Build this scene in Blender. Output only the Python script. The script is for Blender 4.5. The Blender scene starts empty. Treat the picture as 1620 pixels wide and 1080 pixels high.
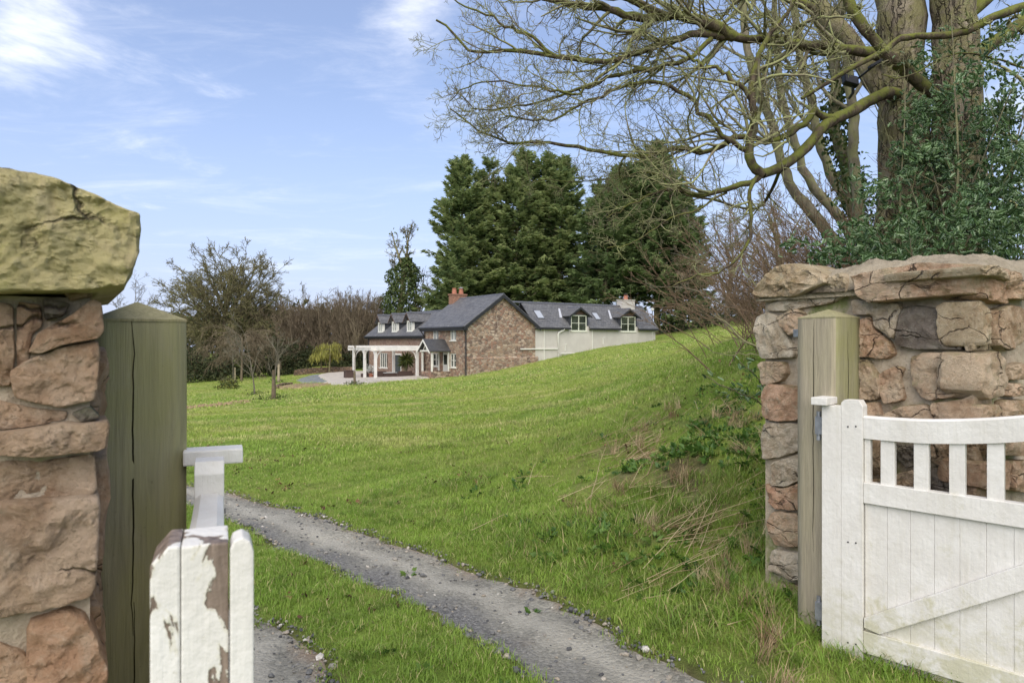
import bpy, bmesh, math, random
import numpy as np
from mathutils import Vector, Matrix, noise as mnoise

# ------------------------------------------------------------------ camera, sky, sun, exposure
SC = bpy.context.scene
COL = SC.collection
EYE = 1.55
cam_d = bpy.data.cameras.new("camera"); cam = bpy.data.objects.new("camera", cam_d); COL.objects.link(cam)
cam.location = (0, 0, EYE); cam.rotation_euler = (math.radians(90), 0, 0)
cam_d.sensor_width = 36; cam_d.lens = 24; cam_d.clip_start = 0.05; cam_d.clip_end = 3000
cam_d.dof.use_dof = True; cam_d.dof.focus_distance = 5.5; cam_d.dof.aperture_fstop = 11
SC.camera = cam
SUN_EL, SUN_AZ = math.radians(46), math.radians(187)      # azimuth from +Y, clockwise: behind the camera, a little left
W = bpy.data.worlds.new("World"); SC.world = W; W.use_nodes = True
def build_world():
    nt = W.node_tree; nt.nodes.clear()
    N = nt.nodes.new; L = nt.links.new
    out = N('ShaderNodeOutputWorld'); bg = N('ShaderNodeBackground'); bg.inputs['Strength'].default_value = 0.089
    sky = N('ShaderNodeTexSky'); sky.sky_type = 'NISHITA'; sky.sun_disc = False
    sky.sun_elevation = SUN_EL; sky.sun_rotation = SUN_AZ
    sky.altitude = 50; sky.air_density = 1.0; sky.dust_density = 0.6; sky.ozone_density = 1.6
    tc = N('ShaderNodeTexCoord')
    nrm = N('ShaderNodeVectorMath'); nrm.operation = 'NORMALIZE'; L(tc.outputs['Generated'], nrm.inputs[0])
    sep = N('ShaderNodeSeparateXYZ'); L(nrm.outputs[0], sep.inputs[0])
    def math_(op, a, b=None, clamp=False):
        n = N('ShaderNodeMath'); n.operation = op; n.use_clamp = clamp
        for i, v in enumerate((a, b)):
            if v is None: continue
            if isinstance(v, (int, float)): n.inputs[i].default_value = v
            else: L(v, n.inputs[i])
        return n.outputs[0]
    # clouds lie on a flat layer: direction divided by its height
    zz = math_('ADD', math_('MAXIMUM', sep.outputs[2], 0.0), 0.10)
    cx = math_('DIVIDE', sep.outputs[0], zz); cy = math_('DIVIDE', sep.outputs[1], zz)
    comb = N('ShaderNodeCombineXYZ'); L(cx, comb.inputs[0]); L(cy, comb.inputs[1])
    def noise_(scale, detail, rough, dist, sx=1.0, off=0.0):
        mp = N('ShaderNodeMapping'); mp.inputs['Scale'].default_value = (1, sx, 1); mp.inputs['Location'].default_value = (off, off*.7, off*.3)
        L(comb.outputs[0], mp.inputs[0])
        n = N('ShaderNodeTexNoise'); n.inputs['Scale'].default_value = scale; n.inputs['Detail'].default_value = detail
        n.inputs['Roughness'].default_value = rough; n.inputs['Distortion'].default_value = dist
        L(mp.outputs[0], n.inputs[0]); return n.outputs[0]
    def blob(px, py, k):
        v = Vector(((px-810)/1080, 1, (540-py)/1080)).normalized()
        d = N('ShaderNodeVectorMath'); d.operation = 'DOT_PRODUCT'; L(nrm.outputs[0], d.inputs[0]); d.inputs[1].default_value = v
        return math_('POWER', math_('MAXIMUM', d.outputs['Value'], 0.0), k)
    puffs = noise_(1.5, 9, 0.62, 0.25, 1.0, 3.1)
    wisps = noise_(1.15, 7, 0.68, 0.5, 2.2, 8.4)
    cover = noise_(0.33, 2, 0.5, 0.0, 1.0, 1.7)
    boost = math_('ADD', math_('MULTIPLY', blob(40, 50, 420), 0.26), math_('MULTIPLY', blob(650, 15, 500), 0.15))
    boost = math_('ADD', boost, math_('MULTIPLY', blob(210, 262, 420), 0.04))
    boost = math_('ADD', boost, math_('MULTIPLY', blob(1560, 60, 60), 0.16))
    d1 = math_('ADD', math_('ADD', puffs, boost), math_('MULTIPLY', math_('SUBTRACT', cover, 0.5), 0.5))
    m1 = N('ShaderNodeMapRange'); m1.interpolation_type = 'SMOOTHSTEP'; m1.inputs[1].default_value = 0.59; m1.inputs[2].default_value = 0.98; L(d1, m1.inputs[0])
    d2 = math_('ADD', wisps, math_('MULTIPLY', boost, 0.3))
    m2 = N('ShaderNodeMapRange'); m2.interpolation_type = 'SMOOTHSTEP'; m2.inputs[1].default_value = 0.47; m2.inputs[2].default_value = 0.95; m2.inputs[4].default_value = 0.38; L(d2, m2.inputs[0])
    msk = math_('MAXIMUM', m1.outputs[0], m2.outputs[0])
    # pale haze low in the sky
    hz = N('ShaderNodeMapRange'); hz.interpolation_type = 'SMOOTHSTEP'; hz.inputs[1].default_value = -0.05; hz.inputs[2].default_value = 0.40; hz.inputs[3].default_value = 0.9; hz.inputs[4].default_value = 0.30; L(sep.outputs[2], hz.inputs[0])
    def mix_(f, a, b):
        n = N('ShaderNodeMix'); n.data_type = 'RGBA'
        L(f, n.inputs[0])
        for i, v in ((6, a), (7, b)):
            if isinstance(v, tuple): n.inputs[i].default_value = (*v, 1)
            else: L(v, n.inputs[i])
        return n.outputs[2]
    gain = N('ShaderNodeMix'); gain.data_type = 'RGBA'; gain.blend_type = 'MULTIPLY'; gain.inputs[0].default_value = 1
    L(sky.outputs[0], gain.inputs[6]); gain.inputs[7].default_value = (0.99, 0.985, 1.05, 1)
    c0 = mix_(hz.outputs[0], gain.outputs[2], (3.1, 3.52, 5.0))
    c1 = mix_(msk, c0, (7.6, 7.6, 7.8))
    L(c1, bg.inputs['Color']); L(bg.outputs[0], out.inputs['Surface'])
build_world()
sun_d = bpy.data.lights.new("sun", 'SUN'); sun = bpy.data.objects.new("sun", sun_d); COL.objects.link(sun)
sun_d.energy = 2.3; sun_d.angle = math.radians(80); sun_d.color = (1.0, 0.92, 0.80)
sd = Vector((math.sin(SUN_AZ)*math.cos(SUN_EL), math.cos(SUN_AZ)*math.cos(SUN_EL), math.sin(SUN_EL)))
sun.rotation_euler = (-sd).to_track_quat('-Z', 'Y').to_euler(); sun.location = (-10, -15, 30)
VS = SC.view_settings
VS.view_transform = 'Standard'; VS.look = 'None'; VS.gamma = 1.0; VS.use_curve_mapping = False; VS.exposure = 1.12
SC.render.engine = 'CYCLES'; SC.cycles.use_denoising = True
SC.cycles.max_bounces = 6; SC.cycles.transparent_max_bounces = 8; SC.cycles.diffuse_bounces = 3

RNG = np.random.default_rng(7)
random.seed(11)

# ------------------------------------------------------------------ small helpers
def ray(px, py):
    return np.array([(px-810)/1080, 1.0, (540-py)/1080])
def at(px, py, d):                       # a pixel direction carried out to a chosen depth
    r = ray(px, py)*d; return np.array([r[0], r[1], r[2]+EYE])
def unit(v):
    v = np.asarray(v, float); return v/np.maximum(np.linalg.norm(v, axis=-1, keepdims=True), 1e-9)
def tag(o, label=None, cat=None, group=None, kind=None):
    if label: o['label'] = label
    if cat: o['category'] = cat
    if group: o['group'] = group
    if kind: o['kind'] = kind
    return o
def thing(name, loc, label, cat, group=None, rz=0.0):
    o = bpy.data.objects.new(name, None); COL.objects.link(o); o.location = tuple(float(c) for c in loc); o.rotation_euler = (0, 0, rz)
    o.empty_display_size = 0.2
    return tag(o, label, cat, group)
def world_to_local(parent, V):
    if parent is None: return V
    top = parent
    while top.parent: top = top.parent
    c, s = math.cos(-top.rotation_euler.z), math.sin(-top.rotation_euler.z)
    D = V-np.array(top.location); R = D.copy()
    R[:, 0] = c*D[:, 0]-s*D[:, 1]; R[:, 1] = s*D[:, 0]+c*D[:, 1]
    return R
def mesh_np(name, V, faces, mat, smooth=False, mids=None, attr=None):
    """faces: list of int arrays (m,k)"""
    V = np.ascontiguousarray(V, np.float32); me = bpy.data.meshes.new(name)
    me.vertices.add(len(V)); me.vertices.foreach_set('co', V.ravel())
    idx = np.concatenate([np.asarray(f, np.int32).ravel() for f in faces])
    tot = np.concatenate([np.full(len(f), np.asarray(f).shape[1], np.int32) for f in faces])
    st = np.concatenate([[0], np.cumsum(tot)[:-1]]).astype(np.int32)
    me.loops.add(len(idx)); me.loops.foreach_set('vertex_index', idx)
    me.polygons.add(len(tot)); me.polygons.foreach_set('loop_start', st); me.polygons.foreach_set('loop_total', tot)
    if smooth: me.polygons.foreach_set('use_smooth', np.ones(len(tot), bool))
    for m in (mat if isinstance(mat, (list, tuple)) else [mat]): me.materials.append(m)
    if mids is not None: me.polygons.foreach_set('material_index', np.asarray(mids, np.int32))
    if attr is not None:
        for k, a in attr.items():
            at_ = me.attributes.new(k, 'FLOAT', 'POINT'); at_.data.foreach_set('value', np.asarray(a, np.float32))
    me.update(calc_edges=True); me.validate()
    return me
def link(name, me, parent=None):
    o = bpy.data.objects.new(name, me); COL.objects.link(o); o.parent = parent; return o
def obj_np(name, V, faces, mat, parent=None, smooth=False, world=True, attr=None):
    V = np.asarray(V, float)
    if world: V = world_to_local(parent, V)
    return link(name, mesh_np(name, V, faces, mat, smooth, attr=attr), parent)
def copy_tree(o, parent=None):
    c = o.copy(); COL.objects.link(c); c.parent = parent
    for ch in [x for x in bpy.data.objects if x.parent == o]: copy_tree(ch, c)
    return c

class MB:
    """collects polygons for one mesh"""
    def __init__(s): s.v = []; s.f = []
    def poly(s, pts):
        n = len(s.v); s.v += [tuple(map(float, p)) for p in pts]; s.f.append(tuple(range(n, n+len(pts)))); return s
    def box(s, a, b):
        x0, y0, z0 = a; x1, y1, z1 = b
        return s.hexa([(x0, y0, z0), (x1, y0, z0), (x1, y1, z0), (x0, y1, z0), (x0, y0, z1), (x1, y0, z1), (x1, y1, z1), (x0, y1, z1)])
    def hexa(s, p):
        n = len(s.v); s.v += [tuple(map(float, q)) for q in p]
        for f in ((3, 2, 1, 0), (4, 5, 6, 7), (0, 1, 5, 4), (1, 2, 6, 5), (2, 3, 7, 6), (3, 0, 4, 7)): s.f.append(tuple(n+i for i in f))
        return s
    def prism(s, poly, d):                # poly: list of 3D points, d: extrusion vector
        n = len(s.v); m = len(poly); d = np.asarray(d, float)
        s.v += [tuple(map(float, p)) for p in poly]; s.v += [tuple(map(float, np.asarray(p)+d)) for p in poly]
        s.f.append(tuple(n+i for i in range(m))[::-1]); s.f.append(tuple(n+m+i for i in range(m)))
        for i in range(m):
            j = (i+1) % m; s.f.append((n+i, n+j, n+m+j, n+m+i))
        return s
    def tube(s, pts, r, sides=8, cap=True):
        pts = [np.asarray(p, float) for p in pts]; n0 = len(s.v); K = len(pts)
        rr = r if hasattr(r, '__len__') else [r]*K
        for k, p in enumerate(pts):
            t = unit(pts[min(k+1, K-1)]-pts[max(k-1, 0)]); a = np.cross(t, (0, 0, 1.0))
            if np.linalg.norm(a) < 1e-3: a = np.cross(t, (1.0, 0, 0))
            a = unit(a); b = np.cross(t, a)
            for i in range(sides):
                an = 2*math.pi*i/sides; s.v.append(tuple(p+rr[k]*(a*math.cos(an)+b*math.sin(an))))
        for k in range(K-1):
            for i in range(sides):
                j = (i+1) % sides; s.f.append((n0+k*sides+i, n0+k*sides+j, n0+(k+1)*sides+j, n0+(k+1)*sides+i))
        if cap: s.f.append(tuple(n0+i for i in range(sides))[::-1]); s.f.append(tuple(n0+(K-1)*sides+i for i in range(sides)))
        return s
    def build(s, name, mat, parent=None, smooth=False, bevel=0.0, T=None, fix=True, seg=1):
        v = s.v if T is None else [T(p) for p in s.v]
        me = bpy.data.meshes.new(name); me.from_pydata(v, [], s.f); me.materials.append(mat)
        if fix or bevel:
            bm = bmesh.new(); bm.from_mesh(me)
            if fix: bmesh.ops.recalc_face_normals(bm, faces=bm.faces)
            if bevel: bmesh.ops.bevel(bm, geom=list(bm.edges), offset=bevel, segments=seg, affect='EDGES', profile=0.6, clamp_overlap=True)
            bm.to_mesh(me); bm.free()
        if smooth:
            for p in me.polygons: p.use_smooth = True
        return link(name, me, parent)
# ------------------------------------------------------------------ materials
class NG:
    def __init__(s, name):
        s.mat_ = bpy.data.materials.new(name); s.mat_.use_nodes = True; s.nt = s.mat_.node_tree; s.nt.nodes.clear()
        s.out = s.nt.nodes.new('ShaderNodeOutputMaterial')
    def N(s, t): return s.nt.nodes.new(t)
    def L(s, a, b): s.nt.links.new(a, b)
    def put(s, sock, v):
        if v is None: return
        if isinstance(v, bpy.types.NodeSocket): s.L(v, sock)
        elif isinstance(v, tuple) and len(v) == 3 and sock.type == 'RGBA': sock.default_value = (*v, 1)
        else: sock.default_value = v
    def co(s, kind='Object', scale=(1, 1, 1), rot=(0, 0, 0), loc=(0, 0, 0)):
        if kind == 'World': base = s.N('ShaderNodeNewGeometry').outputs['Position']
        else: base = s.N('ShaderNodeTexCoord').outputs[kind]
        mp = s.N('ShaderNodeMapping'); mp.inputs['Scale'].default_value = scale; mp.inputs['Rotation'].default_value = rot; mp.inputs['Location'].default_value = loc
        s.L(base, mp.inputs[0]); return mp.outputs[0]
    def noise(s, vec, scale, detail=4, rough=0.55, dist=0.0, out=0):
        n = s.N('ShaderNodeTexNoise'); s.put(n.inputs['Vector'], vec); n.inputs['Scale'].default_value = scale
        n.inputs['Detail'].default_value = detail; n.inputs['Roughness'].default_value = rough; n.inputs['Distortion'].default_value = dist
        return n.outputs[out]
    def voro(s, vec, scale, feature='F1', rand=1.0, out='Distance'):
        n = s.N('ShaderNodeTexVoronoi'); n.feature = feature; s.put(n.inputs['Vector'], vec); n.inputs['Scale'].default_value = scale
        n.inputs['Randomness'].default_value = rand; return n.outputs[out]
    def ramp(s, f, stops, interp='LINEAR'):
        n = s.N('ShaderNodeValToRGB'); s.L(f, n.inputs[0]); cr = n.color_ramp; cr.interpolation = interp
        while len(cr.elements) < len(stops): cr.elements.new(0.5)
        for e, (p, c) in zip(cr.elements, stops):
            e.position = p; e.color = (*c, 1) if isinstance(c, tuple) else (c, c, c, 1)
        return n.outputs[0]
    def rng(s, f, a, b, c=0.0, d=1.0, smooth=True):
        n = s.N('ShaderNodeMapRange'); n.interpolation_type = 'SMOOTHSTEP' if smooth else 'LINEAR'
        s.L(f, n.inputs[0])
        for i, v in zip((1, 2, 3, 4), (a, b, c, d)): n.inputs[i].default_value = v
        return n.outputs[0]
    def mix(s, f, a, b, mode='MIX'):
        n = s.N('ShaderNodeMix'); n.data_type = 'RGBA'; n.blend_type = mode
        s.put(n.inputs[0], f); s.put(n.inputs[6], a); s.put(n.inputs[7], b); return n.outputs[2]
    def m(s, op, a, b=None, clamp=False):
        n = s.N('ShaderNodeMath'); n.operation = op; n.use_clamp = clamp
        s.put(n.inputs[0], a); s.put(n.inputs[1], b); return n.outputs[0]
    def sep(s, vec):
        n = s.N('ShaderNodeSeparateXYZ'); s.L(vec, n.inputs[0]); return n.outputs
    def comb(s, x, y, z):
        n = s.N('ShaderNodeCombineXYZ'); s.put(n.inputs[0], x); s.put(n.inputs[1], y); s.put(n.inputs[2], z); return n.outputs[0]
    def rand(s): return s.N('ShaderNodeObjectInfo').outputs['Random']
    def hsv(s, c, h=0.5, sat=1.0, v=1.0):
        n = s.N('ShaderNodeHueSaturation'); s.put(n.inputs['Hue'], h); s.put(n.inputs['Saturation'], sat); s.put(n.inputs['Value'], v); s.put(n.inputs['Color'], c); return n.outputs[0]
    def attr(s, name):
        n = s.N('ShaderNodeAttribute'); n.attribute_name = name; return n.outputs['Fac']
    def nz(s):                            # how far the surface faces up
        return s.sep(s.N('ShaderNodeNewGeometry').outputs['Normal'])[2]
    def bump(s, h, strength=0.5, dist=0.01, prev=None):
        n = s.N('ShaderNodeBump'); n.inputs['Strength'].default_value = strength; n.inputs['Distance'].default_value = dist
        s.L(h, n.inputs['Height'])
        if prev is not None: s.L(prev, n.inputs['Normal'])
        return n.outputs[0]
    def done(s, col, rough=0.8, normal=None, spec=0.3, metal=0.0, trans=0.0):
        b = s.N('ShaderNodeBsdfPrincipled'); s.put(b.inputs['Base Color'], col); s.put(b.inputs['Roughness'], rough)
        b.inputs['Specular IOR Level'].default_value = spec; b.inputs['Metallic'].default_value = metal
        if normal is not None: s.L(normal, b.inputs['Normal'])
        sh = b.outputs[0]
        if trans > 0:
            t = s.N('ShaderNodeBsdfTranslucent'); s.put(t.inputs['Color'], col)
            mx = s.N('ShaderNodeMixShader'); mx.inputs[0].default_value = trans; s.L(sh, mx.inputs[1]); s.L(t.outputs[0], mx.inputs[2]); sh = mx.outputs[0]
        s.L(sh, s.out.inputs['Surface']); return s.mat_
def plain(name, col, rough=0.7, spec=0.3, var=0.12, scale=6.0, bump=0.0, metal=0.0):
    g = NG(name); v = g.co('Object'); n = g.noise(v, scale, 5, 0.6)
    lo = tuple(c*(1-var) for c in col); hi = tuple(min(1, c*(1+var)) for c in col)
    c = g.ramp(n, [(0.3, lo), (0.7, hi)])
    return g.done(c, rough, g.bump(g.noise(v, scale*6, 4), bump, 0.01) if bump else None, spec, metal)

M = {}
def mk_mats():
    # --- rubble stone of the gate pillars: tint per stone, lichen, moss on faces that look up
    def rock(name, tints, lich=0.5, moss=0.4, mosscol=(0.10, 0.13, 0.02), dark=0.35, pale=(0.52, 0.43, 0.31), rust=(0.40, 0.23, 0.135)):
        g = NG(name); v = g.co('Object'); r = g.rand()
        base = g.ramp(r, [(i/(len(tints)-1), t) for i, t in enumerate(tints)])
        n1 = g.noise(v, 9, 8, 0.68, 0.6); n2 = g.noise(v, 38, 8, 0.72); n3 = g.noise(v, 3.2, 4, 0.6, 0.8)
        c = g.mix(g.rng(n1, 0.36, 0.66), g.mix(1.0, base, (0.66, 0.60, 0.55), 'MULTIPLY'), base)
        c = g.mix(g.rng(n3, 0.46, 0.64, 0, 0.55), c, pale)
        c = g.mix(g.rng(g.noise(v, 15, 7, 0.7, 0.8), 0.50, 0.68, 0, 0.6), c, pale)
        c = g.mix(g.rng(g.noise(v, 6.5, 6, 0.65, 0.6), 0.55, 0.70, 0, 0.5), c, rust)
        c = g.mix(g.rng(n2, 0.50, 0.72, 0, 0.55), c, tuple(x*1.12 for x in pale))
        c = g.mix(g.rng(g.noise(v, 55, 8, 0.85), 0.55, 0.65, 0, 0.45), c, (0.13, 0.095, 0.065))
        c = g.mix(g.rng(g.noise(v, 24, 8, 0.8, 0.4), 0.56, 0.68, 0, 0.5), c, (0.15, 0.11, 0.075))
        c = g.mix(g.rng(g.noise(v, 5.5, 8, 0.75, 0.5), 0.57, 0.66, 0, lich), c, (0.44, 0.42, 0.31))
        c = g.mix(g.rng(g.noise(v, 4.2, 6, 0.7, 1.0), 0.56, 0.72, 0, dark), c, (0.085, 0.075, 0.06))
        mm = g.m('ADD', g.m('MULTIPLY', g.nz(), 0.22), g.noise(v, 6, 8, 0.72, 0.4))
        c = g.mix(g.rng(mm, 0.56, 0.74, 0, moss), c, mosscol)
        h = g.m('ADD', g.m('MULTIPLY', n1, 1.0), g.m('MULTIPLY', n2, 0.8))
        nf = g.noise(v, 150, 7, 0.85); h = g.m('ADD', h, g.m('MULTIPLY', nf, 0.42)); c = g.mix(g.rng(nf, 0.36, 0.45, 0.30, 0), c, (0.20, 0.14, 0.095))
        wv = g.N('ShaderNodeVectorMath'); wv.operation = 'ADD'; nn = g.N('ShaderNodeTexNoise'); g.L(v, nn.inputs['Vector']); nn.inputs['Scale'].default_value = 5; nn.inputs['Detail'].default_value = 6; s2 = g.N('ShaderNodeVectorMath'); s2.operation = 'SCALE'; s2.inputs['Scale'].default_value = 0.20; g.L(nn.outputs['Color'], s2.inputs[0]); g.L(g.co('Object', (0.8, 0.8, 1.8), loc=(3.1, 1.7, 0.4)), wv.inputs[0]); g.L(s2.outputs[0], wv.inputs[1])
        crk = g.m('MULTIPLY', g.rng(g.voro(wv.outputs[0], 4.2, 'DISTANCE_TO_EDGE'), 0.0, 0.022, 1, 0), g.rng(g.noise(v, 7, 4, 0.6), 0.46, 0.60)); c = g.mix(g.m('MULTIPLY', crk, 0.85), c, (0.05, 0.038, 0.028)); h = g.m('SUBTRACT', h, g.m('MULTIPLY', crk, 0.9))
        return g.done(c, 0.92, g.bump(h, 1.0, 0.034), 0.15)
    M['rock_warm'] = rock('rubble_stone', [(0.70, 0.47, 0.31), (0.63, 0.46, 0.31), (0.73, 0.54, 0.37), (0.66, 0.50, 0.35), (0.71, 0.43, 0.28), (0.69, 0.52, 0.36)], 0.35, 0.40, dark=0.28, pale=(0.66, 0.54, 0.39), rust=(0.52, 0.32, 0.19))
    M['rock_red'] = rock('reddish_stone', [(0.64, 0.43, 0.28), (0.68, 0.47, 0.31), (0.60, 0.44, 0.30), (0.70, 0.44, 0.28)], 0.30, 0.10, dark=0.35, pale=(0.72, 0.56, 0.41), rust=(0.54, 0.31, 0.18))
    M['rock_pale'] = rock('pale_stone', [(0.68, 0.60, 0.46), (0.64, 0.53, 0.39), (0.70, 0.59, 0.44)], 0.5, 0.2, dark=0.2, pale=(0.74, 0.66, 0.52), rust=(0.55, 0.38, 0.24))
    M['rock_dark'] = rock('dark_stone', [(0.27, 0.235, 0.20), (0.24, 0.205, 0.175)], 0.5, 0.35, pale=(0.36, 0.32, 0.26), rust=(0.22, 0.17, 0.13))
    M['rock_cap'] = rock('cap_stone', [(0.60, 0.47, 0.30), (0.63, 0.50, 0.33), (0.60, 0.49, 0.34)], 0.5, 0.28, (0.22, 0.20, 0.07), dark=0.25, pale=(0.66, 0.56, 0.40), rust=(0.50, 0.33, 0.19))
    g = NG('mossy_cap_stone'); v = g.co('Object')
    n1 = g.noise(v, 7, 8, 0.7, 0.7); n2 = g.noise(v, 30, 8, 0.75); n4 = g.noise(v, 4.5, 6, 0.65, 1.0)
    c = g.mix(g.rng(n1, 0.32, 0.72), (0.45, 0.37, 0.22), (0.75, 0.64, 0.39))
    c = g.mix(g.rng(n4, 0.42, 0.62, 0, 0.7), c, (0.64, 0.57, 0.26))
    c = g.mix(g.rng(g.noise(v, 9, 7, 0.75), 0.54, 0.68, 0, 0.6), c, (0.55, 0.51, 0.17))
    c = g.mix(g.rng(n2, 0.54, 0.72, 0, 0.7), c, (0.60, 0.54, 0.34))
    c = g.mix(g.rng(g.noise(v, 34, 8, 0.82), 0.58, 0.67, 0, 0.55), c, (0.18, 0.15, 0.09))
    c = g.mix(g.rng(g.noise(v, 3.1, 7, 0.7, 0.6), 0.60, 0.70, 0, 0.55), c, (0.19, 0.20, 0.05))
    h = g.m('ADD', g.m('ADD', n1, g.m('MULTIPLY', n2, 0.5)), g.m('MULTIPLY', g.noise(v, 130, 7, 0.85), 0.4))
    wv = g.N('ShaderNodeVectorMath'); wv.operation = 'ADD'; nn = g.N('ShaderNodeTexNoise'); g.L(v, nn.inputs['Vector']); nn.inputs['Scale'].default_value = 5; nn.inputs['Detail'].default_value = 6; s2 = g.N('ShaderNodeVectorMath'); s2.operation = 'SCALE'; s2.inputs['Scale'].default_value = 0.20; g.L(nn.outputs['Color'], s2.inputs[0]); g.L(g.co('Object', (0.8, 0.8, 1.8), loc=(3.1, 1.7, 0.4)), wv.inputs[0]); g.L(s2.outputs[0], wv.inputs[1])
    crk = g.m('MULTIPLY', g.rng(g.voro(wv.outputs[0], 4.2, 'DISTANCE_TO_EDGE'), 0.0, 0.022, 1, 0), g.rng(g.noise(v, 7, 4, 0.6), 0.46, 0.60)); c = g.mix(g.m('MULTIPLY', crk, 0.85), c, (0.05, 0.038, 0.028)); h = g.m('SUBTRACT', h, g.m('MULTIPLY', crk, 0.9))
    M['rock_moss'] = g.done(c, 0.95, g.bump(h, 1.0, 0.03), 0.12)
    # --- lime mortar
    g = NG('lime_mortar'); v = g.co('Object'); n = g.noise(v, 12, 8, 0.7); n2 = g.noise(v, 60, 6, 0.75)
    c = g.ramp(n, [(0.28, (0.28, 0.225, 0.165)), (0.5, (0.44, 0.365, 0.27)), (0.72, (0.54, 0.46, 0.355))])
    c = g.mix(g.rng(g.noise(v, 3.5, 5, 0.6), 0.56, 0.68, 0, 0.75), c, (0.14, 0.19, 0.03))
    c = g.mix(g.rng(n2, 0.60, 0.70, 0, 0.7), c, (0.07, 0.058, 0.045))
    M['mortar'] = g.done(c, 0.95, g.bump(g.m('ADD', n, g.m('MULTIPLY', n2, 0.6)), 0.9, 0.02), 0.1)
    g = NG('weathered_mortar_cap'); v = g.co('Object'); n = g.noise(v, 8, 8, 0.7); n2 = g.noise(v, 70, 6, 0.75)
    c = g.ramp(n, [(0.28, (0.24, 0.20, 0.14)), (0.5, (0.40, 0.34, 0.245)), (0.72, (0.49, 0.42, 0.31))])
    c = g.mix(g.rng(g.noise(v, 4.5, 6, 0.7), 0.55, 0.70, 0, 0.6), c, (0.25, 0.23, 0.10))
    c = g.mix(g.rng(n2, 0.56, 0.66, 0, 0.6), c, (0.14, 0.12, 0.09)); c = g.mix(g.rng(g.noise(v, 22, 8, 0.8), 0.55, 0.66, 0, 0.5), c, (0.22, 0.19, 0.14))
    M['mortar_cap'] = g.done(c, 0.95, g.bump(g.m('ADD', n, g.m('MULTIPLY', n2, 0.7)), 1.0, 0.03), 0.1)
    # --- timber posts, green with algae
    def timber(name, wood, algae, amt, dirt=0.5):
        g = NG(name); v = g.co('Object', (1, 1, 0.055)); vo = g.co('Object')
        gr = g.noise(v, 70, 7, 0.65, 1.2); gr2 = g.noise(v, 22, 5, 0.6, 0.6)
        c = g.mix(g.rng(gr, 0.30, 0.72), tuple(x*0.60 for x in wood), wood)
        c = g.mix(g.rng(gr2, 0.45, 0.75, 0, 0.4), c, tuple(x*0.45 for x in wood))
        a = g.m('ADD', g.m('MULTIPLY', g.noise(g.co('Object', (1, 1, 0.35)), 7, 6, 0.65, 0.5), 0.75), g.m('MULTIPLY', gr, 0.25))
        c = g.mix(g.rng(a, 0.36, 0.62, amt*0.35, amt), c, algae)
        c = g.mix(g.rng(g.noise(vo, 90, 6, 0.8), 0.60, 0.72, 0, dirt), c, (0.055, 0.055, 0.03))
        h = g.m('ADD', gr, g.m('MULTIPLY', g.noise(g.co('Object', (1, 1, 0.03)), 160, 4, 0.6), 0.5))
        return g.done(c, 0.9, g.bump(h, 0.6, 0.006), 0.15)
    M['post_green'] = timber('mossy_timber', (0.36, 0.33, 0.24), (0.25, 0.245, 0.10), 0.75)
    M['post_tan'] = timber('weathered_timber', (0.43, 0.37, 0.28), (0.31, 0.285, 0.165), 0.42)
    M['post_cap'] = timber('timber_end_grain', (0.33, 0.29, 0.19), (0.26, 0.26, 0.10), 0.45)
    M['crack'] = plain('timber_crack', (0.02, 0.018, 0.01), 0.95, 0.05)
    # --- white gate paint
    def paint(name, peel, dirt):
        g = NG(name); v = g.co('Object'); vg = g.co('Object', (1, 1, 0.08)); vx = g.co('Object', (0.08, 1, 1))
        n = g.noise(v, 7, 6, 0.65); gr = g.noise(vg, 90, 5, 0.6)
        c = g.mix(g.rng(n, 0.35, 0.72), (0.58, 0.56, 0.515), (0.655, 0.64, 0.60))
        c = g.mix(g.rng(g.noise(g.co('Object', (1, 1, 0.05)), 34, 5, 0.65), 0.50, 0.72, 0, 0.35), c, (0.50, 0.475, 0.40))
        c = g.mix(g.rng(g.noise(v, 130, 5, 0.8), 0.64, 0.70, 0, 0.35), c, (0.30, 0.27, 0.20))
        z = g.sep(v)[2]
        low = g.m('ADD', g.rng(z, 0.65, 0.08, 0, 0.22), g.noise(v, 11, 7, 0.72, 0.4))
        c = g.mix(g.rng(low, 0.58, 0.80, 0, dirt), c, (0.44, 0.42, 0.29))
        c = g.mix(g.rng(g.noise(v, 55, 7, 0.8), 0.63, 0.71, 0, dirt*0.75), c, (0.28, 0.25, 0.16))
        h = g.m('ADD', g.m('MULTIPLY', gr, 0.6), g.noise(v, 40, 5, 0.6))
        hgt = h
        if peel:
            pn = g.m('ADD', g.noise(g.co('Object', (1, 1, 0.42), loc=(0.37, 0.21, 0.4)), 21, 5, 0.55, 0.9), g.m('MULTIPLY', g.noise(v, 60, 4, 0.7), 0.10))
            msk = g.rng(pn, 0.60-peel, 0.612-peel)
            edge = g.rng(pn, 0.572-peel, 0.60-peel, 0, 0.45)
            c = g.mix(edge, c, (0.50, 0.47, 0.34))
            wood = g.mix(g.rng(gr, 0.3, 0.7), (0.085, 0.062, 0.048), (0.24, 0.185, 0.145))
            c = g.mix(msk, c, wood)
            hgt = g.m('SUBTRACT', h, g.m('MULTIPLY', msk, 2.5))
        return g.done(c, 0.5, g.bump(hgt, 0.55, 0.005), 0.3)
    M['white'] = paint('white_gate_paint', 0, 0.45)
    M['white_peel'] = paint('peeling_white_paint', 0.085, 0.9); M['white_peel2'] = paint('lightly_peeling_white_paint', 0.025, 0.8)
    M['white_old'] = paint('dirty_white_paint', 0.0, 0.8)
    M['steel'] = plain('galvanised_steel', (0.30, 0.31, 0.33), 0.45, 0.5, 0.25, 20, 0.2, 0.7)
    M['black'] = plain('black_metal', (0.018, 0.018, 0.02), 0.5, 0.4, 0.2)
    # --- ground
    g = NG('meadow'); v = g.co('World')
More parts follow.
